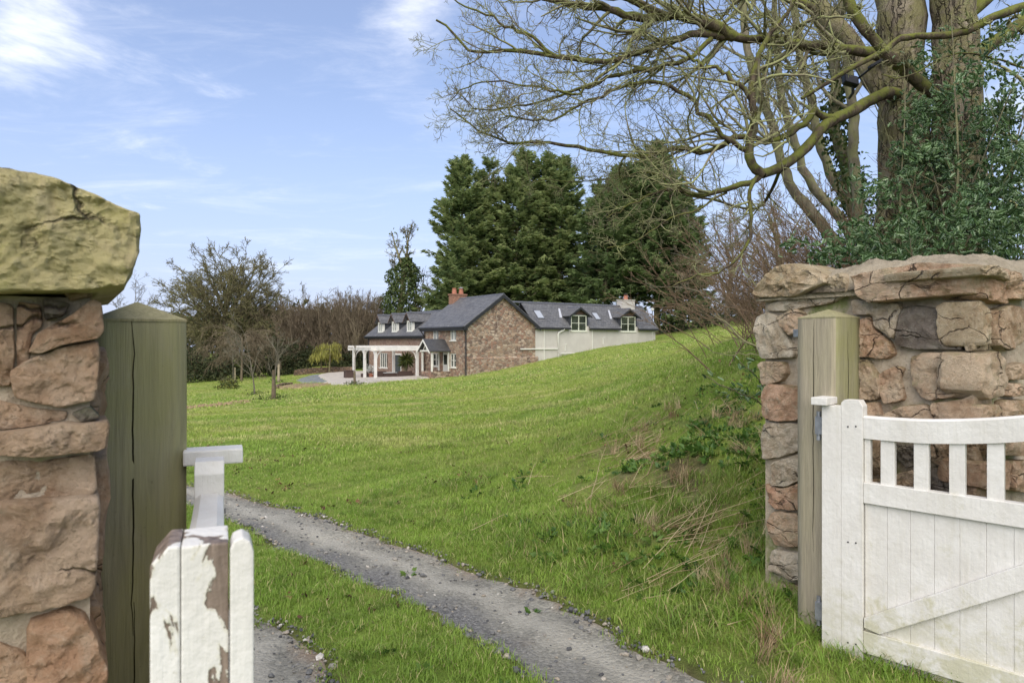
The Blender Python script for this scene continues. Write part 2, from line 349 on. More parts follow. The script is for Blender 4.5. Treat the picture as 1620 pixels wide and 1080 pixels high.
    n1 = g.noise(v, 0.9, 8, 0.65, 0.5); n2 = g.noise(v, 6, 8, 0.72, 0.3); n3 = g.noise(v, 0.16, 4, 0.6, 0.4); n4 = g.noise(v, 26, 6, 0.75)
    c = g.mix(g.rng(n1, 0.34, 0.68), (0.120, 0.185, 0.030), (0.205, 0.275, 0.052))
    c = g.mix(g.rng(n3, 0.46, 0.66, 0, 0.55), c, (0.25, 0.25, 0.065))
    # mown swathes bending along the slope
    vs = g.co('World', (1, 1, 1), (0, 0, 0.42)); sx = g.sep(vs)
    wob = g.noise(v, 0.07, 3, 0.5)
    wv = g.m('SINE', g.m('ADD', g.m('MULTIPLY', sx[1], 3.1), g.m('MULTIPLY', wob, 22)))
    swathe = g.m('MULTIPLY', g.rng(wv, -0.2, 0.9, 0, 0.5), g.rng(n1, 0.42, 0.64))
    c = g.mix(swathe, c, (0.32, 0.30, 0.11))
    c = g.mix(g.rng(n2, 0.52, 0.74, 0, 0.55), c, (0.080, 0.110, 0.024))
    c = g.mix(g.rng(g.noise(v, 2.2, 7, 0.7, 0.4), 0.60, 0.70, 0, 0.65), c, (0.135, 0.105, 0.045))
    c = g.mix(g.rng(n4, 0.60, 0.72, 0, 0.5), c, (0.045, 0.058, 0.014))
    c = g.mix(g.attr('bare'), c, g.mix(g.rng(n2, 0.4, 0.65), (0.070, 0.052, 0.032), (0.17, 0.135, 0.085)))
    h = g.m('ADD', g.m('MULTIPLY', n2, 1.0), g.m('MULTIPLY', n4, 0.5))
    M['meadow'] = g.done(c, 0.95, g.bump(h, 0.9, 0.07), 0.08)
    g = NG('gravel_track'); v = g.co('World'); n = g.noise(v, 2.4, 8, 0.7, 0.4); vo = g.voro(v, 55); n5 = g.noise(v, 90, 4, 0.8)
    cc = g.voro(v, 55, out='Color')
    c = g.ramp(n, [(0.28, (0.135, 0.128, 0.10)), (0.5, (0.24, 0.23, 0.185)), (0.72, (0.345, 0.33, 0.265))])
    c = g.mix(0.35, c, g.ramp(g.sep(cc)[0], [(0.0, (0.08, 0.08, 0.08)), (0.45, (0.22, 0.212, 0.195)), (0.8, (0.30, 0.285, 0.25)), (1.0, (0.42, 0.40, 0.36))]))
    c = g.mix(g.rng(g.noise(v, 1.3, 5, 0.6), 0.55, 0.7, 0, 0.5), c, (0.30, 0.225, 0.15))
    ac = g.attr('across'); wob = g.m('MULTIPLY', g.m('SUBTRACT', g.noise(v, 1.7, 5, 0.65), 0.5), 1.1); aw = g.m('ADD', ac, wob)
    c = g.mix(g.rng(aw, 0.05, 0.6, 0, 0.85), c, g.mix(g.rng(g.noise(v, 45, 5, 0.8), 0.42, 0.62), (0.085, 0.085, 0.085), (0.25, 0.245, 0.235)))
    c = g.mix(g.rng(aw, -0.45, -0.85, 0, 0.65), c, (0.30, 0.20, 0.125))
    c = g.mix(g.rng(g.m('ABSOLUTE', g.m('SUBTRACT', aw, -0.1)), 0.34, 0.0, 0, 0.5), c, (0.44, 0.415, 0.35))
    c = g.mix(g.rng(n5, 0.6, 0.7, 0, 0.5), c, (0.06, 0.06, 0.06))
    M['gravel'] = g.done(c, 0.95, g.bump(g.m('ADD', g.m('MULTIPLY', vo, -1.0), n5), 0.8, 0.012), 0.12)
    g = NG('loose_stone'); r = g.rand(); v = g.co('Object')
    c = g.ramp(r, [(0, (0.07, 0.07, 0.072)), (0.4, (0.17, 0.17, 0.165)), (0.7, (0.28, 0.265, 0.235)), (0.93, (0.36, 0.31, 0.24)), (1, (0.60, 0.57, 0.51))])
    M['pebble'] = g.done(g.mix(g.rng(g.noise(v, 2.0, 4), 0.3, 0.7), g.mix(1.0, c, (0.6, 0.6, 0.6), 'MULTIPLY'), c), 0.9, None, 0.2)
    # --- grass blades: tint by instance and by place
    def blade(name, a, b, dry, dryamt):
        g = NG(name); v = g.co('World'); r = g.rand(); n = g.noise(v, 1.1, 5, 0.6, 0.4); n3 = g.noise(v, 0.16, 4, 0.6, 0.4)
        c = g.mix(g.rng(n, 0.35, 0.66), a, b)
        c = g.mix(g.m('MULTIPLY', g.rng(n3, 0.40, 0.60, 0.15, 0.85), g.rng(g.sep(v)[1], 5.0, 16.0, 0.2, 1.0)), c, (0.34, 0.405, 0.075))
        c = g.mix(g.rng(r, 0.0, 1.0, 0, 0.45, False), c, (0.26, 0.30, 0.075))
        sx = g.sep(g.co('World', (1, 1, 1), (0, 0, 0.42))); wv = g.m('SINE', g.m('ADD', g.m('MULTIPLY', sx[1], 3.1), g.m('MULTIPLY', g.noise(v, 0.07, 3, 0.5), 22)))
        c = g.mix(g.m('MULTIPLY', g.m('MULTIPLY', g.rng(wv, -0.3, 0.9, 0, 0.85), g.rng(g.sep(v)[1], 6.0, 14.0, 0.0, 1.0)), g.rng(g.noise(v, 0.5, 5, 0.65), 0.38, 0.60)), c, (0.47, 0.45, 0.18))
        c = g.mix(g.rng(g.noise(v, 3.4, 7, 0.75, 0.5), 0.53, 0.65, 0, 0.7), c, (0.075, 0.115, 0.022))
        c = g.mix(g.rng(g.attr('dry'), 1-dryamt-0.05, 1-dryamt+0.02), c, dry)
        return g.done(c, 0.55, None, 0.25, trans=0.25)
    M['blade'] = blade('grass_blade', (0.145, 0.265, 0.028), (0.240, 0.385, 0.050), (0.50, 0.43, 0.21), 0.11)
    M['blade_long'] = blade('long_grass_blade', (0.085, 0.185, 0.018), (0.15, 0.285, 0.030), (0.42, 0.34, 0.17), 0.08)
    g = NG('weed_leaf'); r = g.rand(); c = g.ramp(r, [(0, (0.035, 0.085, 0.014)), (0.6, (0.075, 0.15, 0.022)), (1, (0.12, 0.19, 0.04))]); M['weed'] = g.done(c, 0.5, None, 0.3, trans=0.2)
    g = NG('dead_straw'); r = g.rand(); c = g.ramp(r, [(0, (0.16, 0.105, 0.055)), (0.5, (0.33, 0.25, 0.145)), (1, (0.50, 0.41, 0.25))]); M['straw'] = g.done(c, 0.8, None, 0.15)
    g = NG('dead_leaf'); r = g.rand(); c = g.ramp(r, [(0, (0.035, 0.02, 0.012)), (0.6, (0.10, 0.055, 0.03)), (1, (0.20, 0.12, 0.06))]); M['deadleaf'] = g.done(c, 0.8, None, 0.15)
    # --- bark and foliage
    def bark(name, a, b, mosscol, amt, sc=14, rel=0.02, fiss=0.0):
        g = NG(name); v = g.co('Object', (1, 1, 0.3)); vo = g.co('Object')
        n = g.noise(v, sc, 7, 0.68, 0.7); n2 = g.noise(vo, 5, 6, 0.7, 0.4)
        c = g.mix(g.rng(n, 0.34, 0.70), a, b)
        mm = g.m('ADD', g.m('MULTIPLY', g.nz(), 0.13), n2)
        c = g.mix(g.rng(mm, 0.40, 0.60, 0, amt), c, mosscol)
        hb = g.m('ADD', n, g.m('MULTIPLY', g.noise(vo, 70, 4, 0.7), 0.4))
        if fiss:
            wv = g.N('ShaderNodeVectorMath'); wv.operation = 'ADD'; nn = g.N('ShaderNodeTexNoise'); g.L(vo, nn.inputs['Vector']); nn.inputs['Scale'].default_value = 9; nn.inputs['Detail'].default_value = 4; s2 = g.N('ShaderNodeVectorMath'); s2.operation = 'SCALE'; s2.inputs['Scale'].default_value = 0.10; g.L(nn.outputs['Color'], s2.inputs[0]); g.L(g.co('Object', (1, 1, 0.16)), wv.inputs[0]); g.L(s2.outputs[0], wv.inputs[1])
            ed = g.voro(wv.outputs[0], 17, 'DISTANCE_TO_EDGE'); fm = g.m('MULTIPLY', g.rng(ed, 0.0, 0.09, 1, 0), g.rng(g.noise(vo, 2.2, 4, 0.6), 0.42, 0.60)); c = g.mix(g.m('MULTIPLY', fm, fiss), c, tuple(x*0.45 for x in a)); hb = g.m('SUBTRACT', hb, g.m('MULTIPLY', fm, 1.2))
            c = g.mix(g.rng(g.noise(vo, 30, 8, 0.8), 0.56, 0.68, 0, 0.5), c, (0.40, 0.35, 0.26))
        return g.done(c, 0.92, g.bump(hb, 0.9, rel), 0.12)
    M['bark_big'] = bark('trunk_bark', (0.10, 0.080, 0.060), (0.32, 0.27, 0.20), (0.20, 0.19, 0.075), 0.65, 11, 0.05, 0.9)
    M['bark_limb'] = bark('mossy_limb_bark', (0.050, 0.038, 0.028), (0.13, 0.10, 0.072), (0.145, 0.165, 0.030), 0.75, 14)
    M['bark_twig'] = bark('lichened_twig_bark', (0.13, 0.11, 0.078), (0.25, 0.215, 0.15), (0.265, 0.285, 0.12), 0.85, 16, 0.004)
    M['bark_stem'] = bark('brown_stem_bark', (0.115, 0.098, 0.070), (0.24, 0.21, 0.15), (0.215, 0.215, 0.10), 0.75, 12)
    M['bark_thicket'] = bark('reddish_twig_bark', (0.15, 0.095, 0.065), (0.29, 0.20, 0.14), (0.20, 0.165, 0.08), 0.30, 14, 0.003)
    M['bark_far'] = bark('far_bark', (0.095, 0.078, 0.055), (0.18, 0.15, 0.10), (0.175, 0.17, 0.065), 0.65, 3)
    M['bark_brown'] = bark('brown_winter_twigs', (0.12, 0.092, 0.064), (0.21, 0.165, 0.115), (0.15, 0.13, 0.07), 0.35, 3)
    M['bark_grey'] = bark('grey_winter_twigs', (0.105, 0.09, 0.072), (0.19, 0.165, 0.13), (0.13, 0.13, 0.07), 0.4, 3)
    def leaf(name, cols, rough=0.5, spec=0.4, tr=0.15, sc=0.6):
        g = NG(name); a = g.attr('tint'); v = g.co('Object')
        c = g.ramp(a, [(i/(len(cols)-1), x) for i, x in enumerate(cols)])
        c = g.mix(g.rng(g.noise(v, sc, 4, 0.6), 0.35, 0.68), g.mix(1.0, c, (0.62, 0.66, 0.60), 'MULTIPLY'), c)
        return g.done(c, rough, None, spec, trans=tr)
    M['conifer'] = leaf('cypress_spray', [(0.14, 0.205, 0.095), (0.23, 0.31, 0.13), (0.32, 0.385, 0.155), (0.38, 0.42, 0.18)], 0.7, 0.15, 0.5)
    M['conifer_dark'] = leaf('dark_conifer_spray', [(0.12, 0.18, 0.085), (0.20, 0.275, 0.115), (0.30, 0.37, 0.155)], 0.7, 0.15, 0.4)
    M['ivy'] = leaf('ivy_leaf', [(0.04, 0.065, 0.022), (0.08, 0.115, 0.032), (0.13, 0.165, 0.05)], 0.45, 0.3)
    M['moss_tuft'] = leaf('mossy_twig_haze', [(0.15, 0.15, 0.055), (0.235, 0.22, 0.085), (0.30, 0.27, 0.12)], 0.9, 0.1)
    M['holly'] = leaf('holly_leaf', [(0.045, 0.088, 0.036), (0.085, 0.15, 0.058), (0.14, 0.22, 0.09), (0.25, 0.33, 0.18)], 0.35, 0.5, 0.08, 2.0)
    M['shrub'] = leaf('shrub_leaf', [(0.05, 0.075, 0.02), (0.12, 0.14, 0.03), (0.24, 0.23, 0.05)], 0.6, 0.25)
    M['hedge'] = leaf('dark_hedge_leaf', [(0.026, 0.036, 0.016), (0.045, 0.055, 0.022), (0.07, 0.072, 0.03)], 0.7, 0.15)
    M['twig_haze'] = leaf('brown_twig_spray', [(0.12, 0.09, 0.06), (0.18, 0.14, 0.10), (0.24, 0.185, 0.135)], 0.9, 0.1)
    M['willow'] = leaf('yellow_willow_twig', [(0.22, 0.20, 0.05), (0.34, 0.32, 0.08), (0.44, 0.41, 0.12)], 0.7, 0.15)
    M['petal'] = leaf('white_petal', [(0.6, 0.58, 0.55), (0.78, 0.76, 0.74)], 0.6, 0.2)
    # --- house
    def stone_wall(name, tones, scale, mort):
        g = NG(name); v = g.co('Object', (1, 1, 1.5)); w = g.N('ShaderNodeVectorMath'); w.operation = 'ADD'
        nz = g.N('ShaderNodeTexNoise'); g.L(v, nz.inputs['Vector']); nz.inputs['Scale'].default_value = 2.2; nz.inputs['Detail'].default_value = 3
        sc_ = g.N('ShaderNodeVectorMath'); sc_.operation = 'SCALE'; sc_.inputs['Scale'].default_value = 0.22; g.L(nz.outputs['Color'], sc_.inputs[0])
        g.L(v, w.inputs[0]); g.L(sc_.outputs[0], w.inputs[1]); vv = w.outputs[0]
        e = g.voro(vv, scale, 'DISTANCE_TO_EDGE'); cc = g.sep(g.voro(vv, scale, 'F1', out='Color'))
        c = g.ramp(cc[0], [(i/(len(tones)-1), t) for i, t in enumerate(tones)], 'CONSTANT')
        c = g.mix(g.rng(g.noise(v, 9, 6, 0.7), 0.35, 0.7), g.mix(1.0, c, (0.62, 0.6, 0.58), 'MULTIPLY'), c)
        c = g.mix(g.rng(g.noise(g.co('Object'), 0.5, 4, 0.6), 0.48, 0.68, 0, 0.5), c, (0.33, 0.255, 0.17))
        c = g.mix(g.rng(e, 0.015, 0.06, 1, 0), c, mort)
        return g.done(c, 0.95, g.bump(g.rng(e, 0.0, 0.14), 0.9, 0.05), 0.1)
    tn = [(0.32, 0.20, 0.145), (0.40, 0.27, 0.19), (0.28, 0.20, 0.155), (0.50, 0.37, 0.27), (0.36, 0.22, 0.16), (0.45, 0.35, 0.27), (0.21, 0.15, 0.12), (0.56, 0.45, 0.35), (0.40, 0.26, 0.185)]
    M['wall_stone'] = stone_wall('house_rubble_stone', tn, 3.3, (0.30, 0.25, 0.195))
    M['wall_pink'] = stone_wall('house_pink_stone', [(0.36, 0.235, 0.175), (0.32, 0.20, 0.15), (0.41, 0.29, 0.22), (0.30, 0.21, 0.165), (0.38, 0.255, 0.19)], 3.6, (0.36, 0.28, 0.22))
    M['wall_low'] = stone_wall('dry_stone', [(0.24, 0.16, 0.11), (0.30, 0.22, 0.16), (0.18, 0.13, 0.10), (0.36, 0.29, 0.22)], 4.2, (0.06, 0.05, 0.04))
    g = NG('cream_render'); v = g.co('Object'); n = g.noise(v, 1.1, 6, 0.65); st = g.noise(g.co('Object', (1, 1, 0.12)), 3, 5, 0.65)
    c = g.mix(g.rng(n, 0.35, 0.7), (0.465, 0.435, 0.39), (0.515, 0.485, 0.435)); c = g.mix(g.rng(st, 0.55, 0.75, 0, 0.35), c, (0.36, 0.335, 0.28))
    M['render'] = g.done(c, 0.9, g.bump(g.noise(v, 60, 4), 0.3, 0.01), 0.15)
    def slate(name, ax, base=0.115):
        g = NG(name); v = g.co('Object'); s = g.sep(v)
        vec = g.comb(s[ax], g.m('MULTIPLY', s[2], 1.55), 0.0)
        b = g.N('ShaderNodeTexBrick'); g.L(vec, b.inputs['Vector']); b.inputs['Scale'].default_value = 1.0
        b.inputs['Brick Width'].default_value = 0.30; b.inputs['Row Height'].default_value = 0.24; b.inputs['Mortar Size'].default_value = 0.012; b.inputs['Bias'].default_value = 0.0
        b.inputs['Color1'].default_value = (base*0.70, base*0.70, base*0.73, 1); b.inputs['Color2'].default_value = (base*1.12, base*1.12, base*1.15, 1); b.inputs['Mortar'].default_value = (0.03, 0.03, 0.034, 1)
        c = g.mix(g.rng(g.noise(v, 1.6, 6, 0.7), 0.4, 0.72, 0, 0.45), b.outputs[0], (base*1.5, base*1.45, base*1.35))
        c = g.mix(g.rng(g.noise(v, 0.8, 6, 0.7, 0.5), 0.52, 0.7, 0, 0.4), c, (base*0.55, base*0.56, base*0.58))
        c = g.mix(g.rng(g.noise(v, 7, 5, 0.75), 0.62, 0.7, 0, 0.5), c, (0.20, 0.19, 0.15))
        saw = g.m('FRACT', g.m('DIVIDE', g.m('MULTIPLY', s[2], 1.55), 0.24))
        h = g.m('ADD', g.m('MULTIPLY', saw, -0.8), g.m('MULTIPLY', b.outputs['Fac'], -0.6))
        return g.done(c, 0.55, g.bump(h, 0.7, 0.02), 0.45)
    M['slate_y'] = slate('slate_courses', 1); M['slate_x'] = slate('slate_roof_courses', 0)
    M['slate_dark'] = slate('dark_porch_slate', 0, 0.055)
    M['slate_hang'] = plain('dark_slate_cheek', (0.045, 0.048, 0.055), 0.6, 0.35, 0.25, 5, 0.3)
    M['ridge'] = plain('ridge_tile', (0.085, 0.088, 0.10), 0.6, 0.35, 0.3, 4)
    M['fascia'] = plain('black_fascia', (0.022, 0.022, 0.024), 0.45, 0.4, 0.3)
    M['timber_dark'] = plain('dark_brown_boarding', (0.085, 0.055, 0.042), 0.7, 0.2, 0.3, 4)
    M['joinery'] = plain('cream_joinery', (0.66, 0.65, 0.58), 0.5, 0.3, 0.06, 2)
    M['joinery_green'] = plain('pale_green_cream_joinery', (0.60, 0.61, 0.50), 0.5, 0.3, 0.06, 2)
    M['pergola'] = plain('white_painted_timber', (0.62, 0.60, 0.55), 0.6, 0.25, 0.12, 2)
    g = NG('window_glass'); v = g.co('Object'); n = g.noise(v, 0.9, 3)
    M['glass'] = g.done(g.mix(g.rng(n, 0.35, 0.65), (0.02, 0.024, 0.022), (0.06, 0.068, 0.06)), 0.06, None, 0.9)
    M['curtain_glass'] = plain('curtained_glass', (0.30, 0.31, 0.29), 0.12, 0.8, 0.25, 2)
    g = NG('skylight_glass'); M['skyglass'] = g.done((0.35, 0.37, 0.40), 0.12, None, 0.9)
    M['brick'] = plain('orange_brick', (0.25, 0.14, 0.095), 0.9, 0.15, 0.35, 7, 0.3)
    M['pot'] = plain('terracotta', (0.34, 0.145, 0.095), 0.85, 0.2, 0.2, 5)
    M['lead'] = plain('lead_flashing', (0.42, 0.43, 0.46), 0.5, 0.4, 0.15)
    M['door_grey'] = plain('grey_painted_door', (0.055, 0.065, 0.068), 0.5, 0.3, 0.15)
    M['rattan'] = plain('brown_rattan', (0.075, 0.05, 0.042), 0.75, 0.2, 0.4, 20, 0.4)
    M['cushion'] = plain('pale_cushion', (0.50, 0.47, 0.42), 0.9, 0.1, 0.1)
    M['tableglass'] = plain('pale_table_top', (0.45, 0.45, 0.43), 0.3, 0.5, 0.1)
    M['patio'] = plain('sandstone_paving', (0.40, 0.36, 0.31), 0.9, 0.15, 0.2, 1.3, 0.3)
    M['blue_gravel'] = plain('blue_grey_gravel', (0.17, 0.18, 0.185), 0.95, 0.1, 0.25, 3, 0.4)
    M['soil'] = plain('bare_soil', (0.25, 0.18, 0.105), 0.95, 0.1, 0.4, 2, 0.5)
    M['guard'] = plain('tree_guard_tube', (0.13, 0.10, 0.065), 0.8, 0.2, 0.3)
    M['stake'] = plain('pale_stake', (0.30, 0.25, 0.17), 0.9, 0.15, 0.2)
    M['floodlight'] = plain('floodlight_housing', (0.012, 0.013, 0.018), 0.6, 0.2, 0.15)
mk_mats()
# ------------------------------------------------------------------ terrain
# height samples: (pixel column, depth, height relative to the eye)
CP = []
def cps(px, rows):
    for d, z in rows: CP.append(((px-810)/1080*d, d, z+EYE))
cps(1190, [(3.0, -1.52), (4.0, -1.40), (5.0, -1.05), (6.5, -.62), (9, -.25), (14, .05), (24, .42), (40, .95), (60, 1.75), (80, 2.9), (110, 4.3)])
cps(1000, [(3.2, -1.54), (4.2, -1.50), (5.5, -1.28), (7.5, -1.02), (11, -.90), (18, -.82), (30, -.72), (48, -.42), (66, -.12), (85, .8), (120, 2.2)])
cps(1048, [(3.4, -1.53), (4.4, -1.46), (5.6, -1.15), (7.5, -.88), (11, -.72), (18, -.62), (30, -.52), (48, -.28), (68, .0), (85, 1.3)])
cps(1105, [(3.2, -1.53), (4.3, -1.42), (5.2, -1.12), (7, -.78), (11, -.50), (18, -.25), (30, -.05), (48, .30), (68, .95), (88, 2.2)])
cps(850,  [(3.0, -1.55), (5.0, -1.52), (7, -1.42), (11, -1.38), (18, -1.40), (30, -1.55), (45, -1.68), (60, -1.80), (85, -1.0)])
cps(735,  [(3.0, -1.55), (5.5, -1.55), (10, -1.54), (18, -1.70), (30, -2.05), (45, -2.52), (56, -2.92), (80, -2.9)])
cps(620,  [(2.5, -1.55), (7, -1.57), (12, -1.66), (20, -1.90), (32, -2.25), (45, -2.74), (56, -3.20), (70, -3.35), (95, -3.2)])
cps(500,  [(6, -1.57), (12, -1.72), (20, -2.02), (32, -2.5), (46, -3.05), (60, -3.42), (80, -3.2), (110, -2.8)])
cps(400,  [(2.5, -1.55), (6, -1.56), (12, -1.78), (20, -2.13), (32, -2.75), (45, -3.30), (58, -3.75), (75, -4.0), (110, -4.2)])
cps(290,  [(7, -1.60), (12, -1.85), (20, -2.3), (32, -3.1), (45, -3.75), (60, -4.3), (90, -5.0)])
cps(100,  [(1.2, -1.55), (4, -1.56), (12, -1.85), (25, -2.6), (45, -3.9), (80, -5.5)])
cps(1400, [(2.0, -1.53), (3.2, -1.48), (5.0, -.75), (7, -.20), (12, .35), (25, 1.0), (45, 2.2), (80, 4.2)])
cps(1620, [(2.0, -1.53), (3.0, -1.40), (5.0, -.5), (8, .15), (20, 1.2), (45, 2.8), (80, 5.0)])
for x in (-6, -3, 0, 3, 6):
    for y in (-6, -2, 0.5): CP.append((x, y, 0.0))
for x, y, z in ((-80, 120, -5), (60, 120, 6.5), (0, 180, -2), (-150, 180, -6), (150, 180, 8), (80, 20, 8), (-70, 10, -2), (40, -20, 2), (-40, -30, -1),
                (-250, 400, -6), (0, 400, -3), (200, 400, 10), (330, 100, 12), (-330, 100, -8), (0, -60, 0)): CP.append((x, y, z+0.0))
CP = np.array(CP)
# thin plate spline in stretched coordinates so that near detail does not ring far away
def warp(x, y):
    r = np.hypot(x, y)+1e-6; k = np.log1p(r/6.0)*6.0/r
    return x*k, y*k
cxw, cyw = warp(CP[:, 0], CP[:, 1])
def phi(d2): return 0.5*d2*np.log(np.maximum(d2, 1e-12))
_n = len(CP)
_A = np.zeros((_n+3, _n+3)); _d2 = (cxw[:, None]-cxw)**2+(cyw[:, None]-cyw)**2
_A[:_n, :_n] = phi(_d2)+np.eye(_n)*0.6
_P = np.stack([np.ones(_n), cxw, cyw], 1); _A[:_n, _n:] = _P; _A[_n:, :_n] = _P.T
_w = np.linalg.solve(_A, np.concatenate([CP[:, 2], np.zeros(3)]))
def h_base(x, y):
    x = np.asarray(x, float); y = np.asarray(y, float); sh = x.shape
    xw, yw = warp(x.ravel(), y.ravel()); o = np.empty(len(xw))
    for i in range(0, len(xw), 20000):
        a, b = xw[i:i+20000], yw[i:i+20000]
        o[i:i+20000] = phi((a[:, None]-cxw)**2+(b[:, None]-cyw)**2)@_w[:_n]+_w[_n]+_w[_n+1]*a+_w[_n+2]*b
    return o.reshape(sh)
# cheap periodic value noise for the ground and plants
_T = np.random.default_rng(3).random((256, 256))
def vnoise(x, y, s=1.0, o=0):
    x = np.asarray(x)*s+o*17.3; y = np.asarray(y)*s+o*9.1
    xi = np.floor(x).astype(int); yi = np.floor(y).astype(int); fx = x-xi; fy = y-yi
    fx = fx*fx*(3-2*fx); fy = fy*fy*(3-2*fy)
    a = _T[xi % 256, yi % 256]; b = _T[(xi+1) % 256, yi % 256]; c = _T[xi % 256, (yi+1) % 256]; d = _T[(xi+1) % 256, (yi+1) % 256]
    return (a*(1-fx)+b*fx)*(1-fy)+(c*(1-fx)+d*fx)*fy
def fbm(x, y, s=1.0, o=0, n=4):
    t = 0; a = 0.5
    for i in range(n): t = t+a*vnoise(x, y, s*2**i, o+i*3); a *= 0.5
    return t/(1-0.5**n)
# the two wheel ruts: centre lines found from the pixels on the near-flat ground by the gate
def gnd(px, py, z=0.0):
    r = ray(px, py); t = (z-EYE)/r[2]; return (r[0]*t, r[1]*t)
RUT_R = [(2.6, 1.35), (1.75, 2.15), gnd(1010, 1080), gnd(900, 1018), gnd(760, 940), gnd(620, 880), gnd(500, 838), gnd(380, 795), (-3.9, 7.6), (-6.2, 9.0), (-10, 11.0), (-16, 13.5), (-24, 18)]
RUT_L = [(1.0, 0.5), (0.2, 1.55), gnd(430, 1110), gnd(395, 1040), gnd(330, 985), (-3.6, 5.0), (-5.2, 6.6), (-7.2, 8.0), (-10.7, 9.8), (-16.6, 12.2), (-24.5, 16.6)]
def spline(pts, n):
    pts = np.array(pts, float); seg = np.concatenate([[0], np.cumsum(np.linalg.norm(np.diff(pts, axis=0), axis=1))])
    P = np.vstack([2*pts[0]-pts[1], pts, 2*pts[-1]-pts[-2]]); out = []
    for s in np.linspace(0, seg[-1]-1e-6, n):
        i = min(np.searchsorted(seg, s, side='right')-1, len(pts)-2); t = (s-seg[i])/(seg[i+1]-seg[i])
        p0, p1, p2, p3 = P[i:i+4]
        out.append(0.5*((2*p1)+(-p0+p2)*t+(2*p0-5*p1+4*p2-p3)*t*t+(-p0+3*p1-3*p2+p3)*t**3))
    return np.array(out)
rutR, rutL = spline(RUT_R, 260), spline(RUT_L, 240)
rutW = {0: 0.33, 1: 0.27}
def rut_dist(x, y):
    """signed margin to the nearest rut: < 0 inside"""
    x = np.asarray(x, float); y = np.asarray(y, float); best = np.full(x.shape, 99.0)
    near = (np.hypot(x, y) < 32)
    xs, ys = x[near], y[near]
    if xs.size:
        b = np.full(xs.shape, 99.0)
        for k, R in enumerate((rutR, rutL)):
            for j in range(0, len(xs), 40000):
                d = np.sqrt(((xs[j:j+40000, None]-R[None, ::2, 0])**2+(ys[j:j+40000, None]-R[None, ::2, 1])**2).min(1))
                b[j:j+40000] = np.minimum(b[j:j+40000], d-rutW[k])
        best[near] = b
    return best+(fbm(x, y, 1.6, 5, 3)-0.5)*0.22+(vnoise(x, y, 9, 2)-0.5)*0.05
def height(x, y, fine=True):
    z = h_base(x, y)
    r = np.hypot(x, y)
    if fine:
        z = z+(fbm(x, y, 0.55, 1, 4)-0.5)*0.16*np.clip((r-2.0)/6, 0, 1)+(fbm(x, y, 2.8, 4, 3)-0.5)*0.07*np.clip((r-1.5)/3, 0, 1)
        # rougher, lumpier bank beside the pillar
        bank = np.exp(-(((x-1.9)/1.7)**2+((y-6.0)/2.0)**2))
        z = z+(fbm(x, y, 1.7, 9, 4)-0.5)*0.42*bank
        rd = rut_dist(x, y); z = z-0.045*np.clip((0.10-rd)/0.2, 0, 1)
    return z
def H(x, y): return float(height(np.array([x]), np.array([y]))[0])
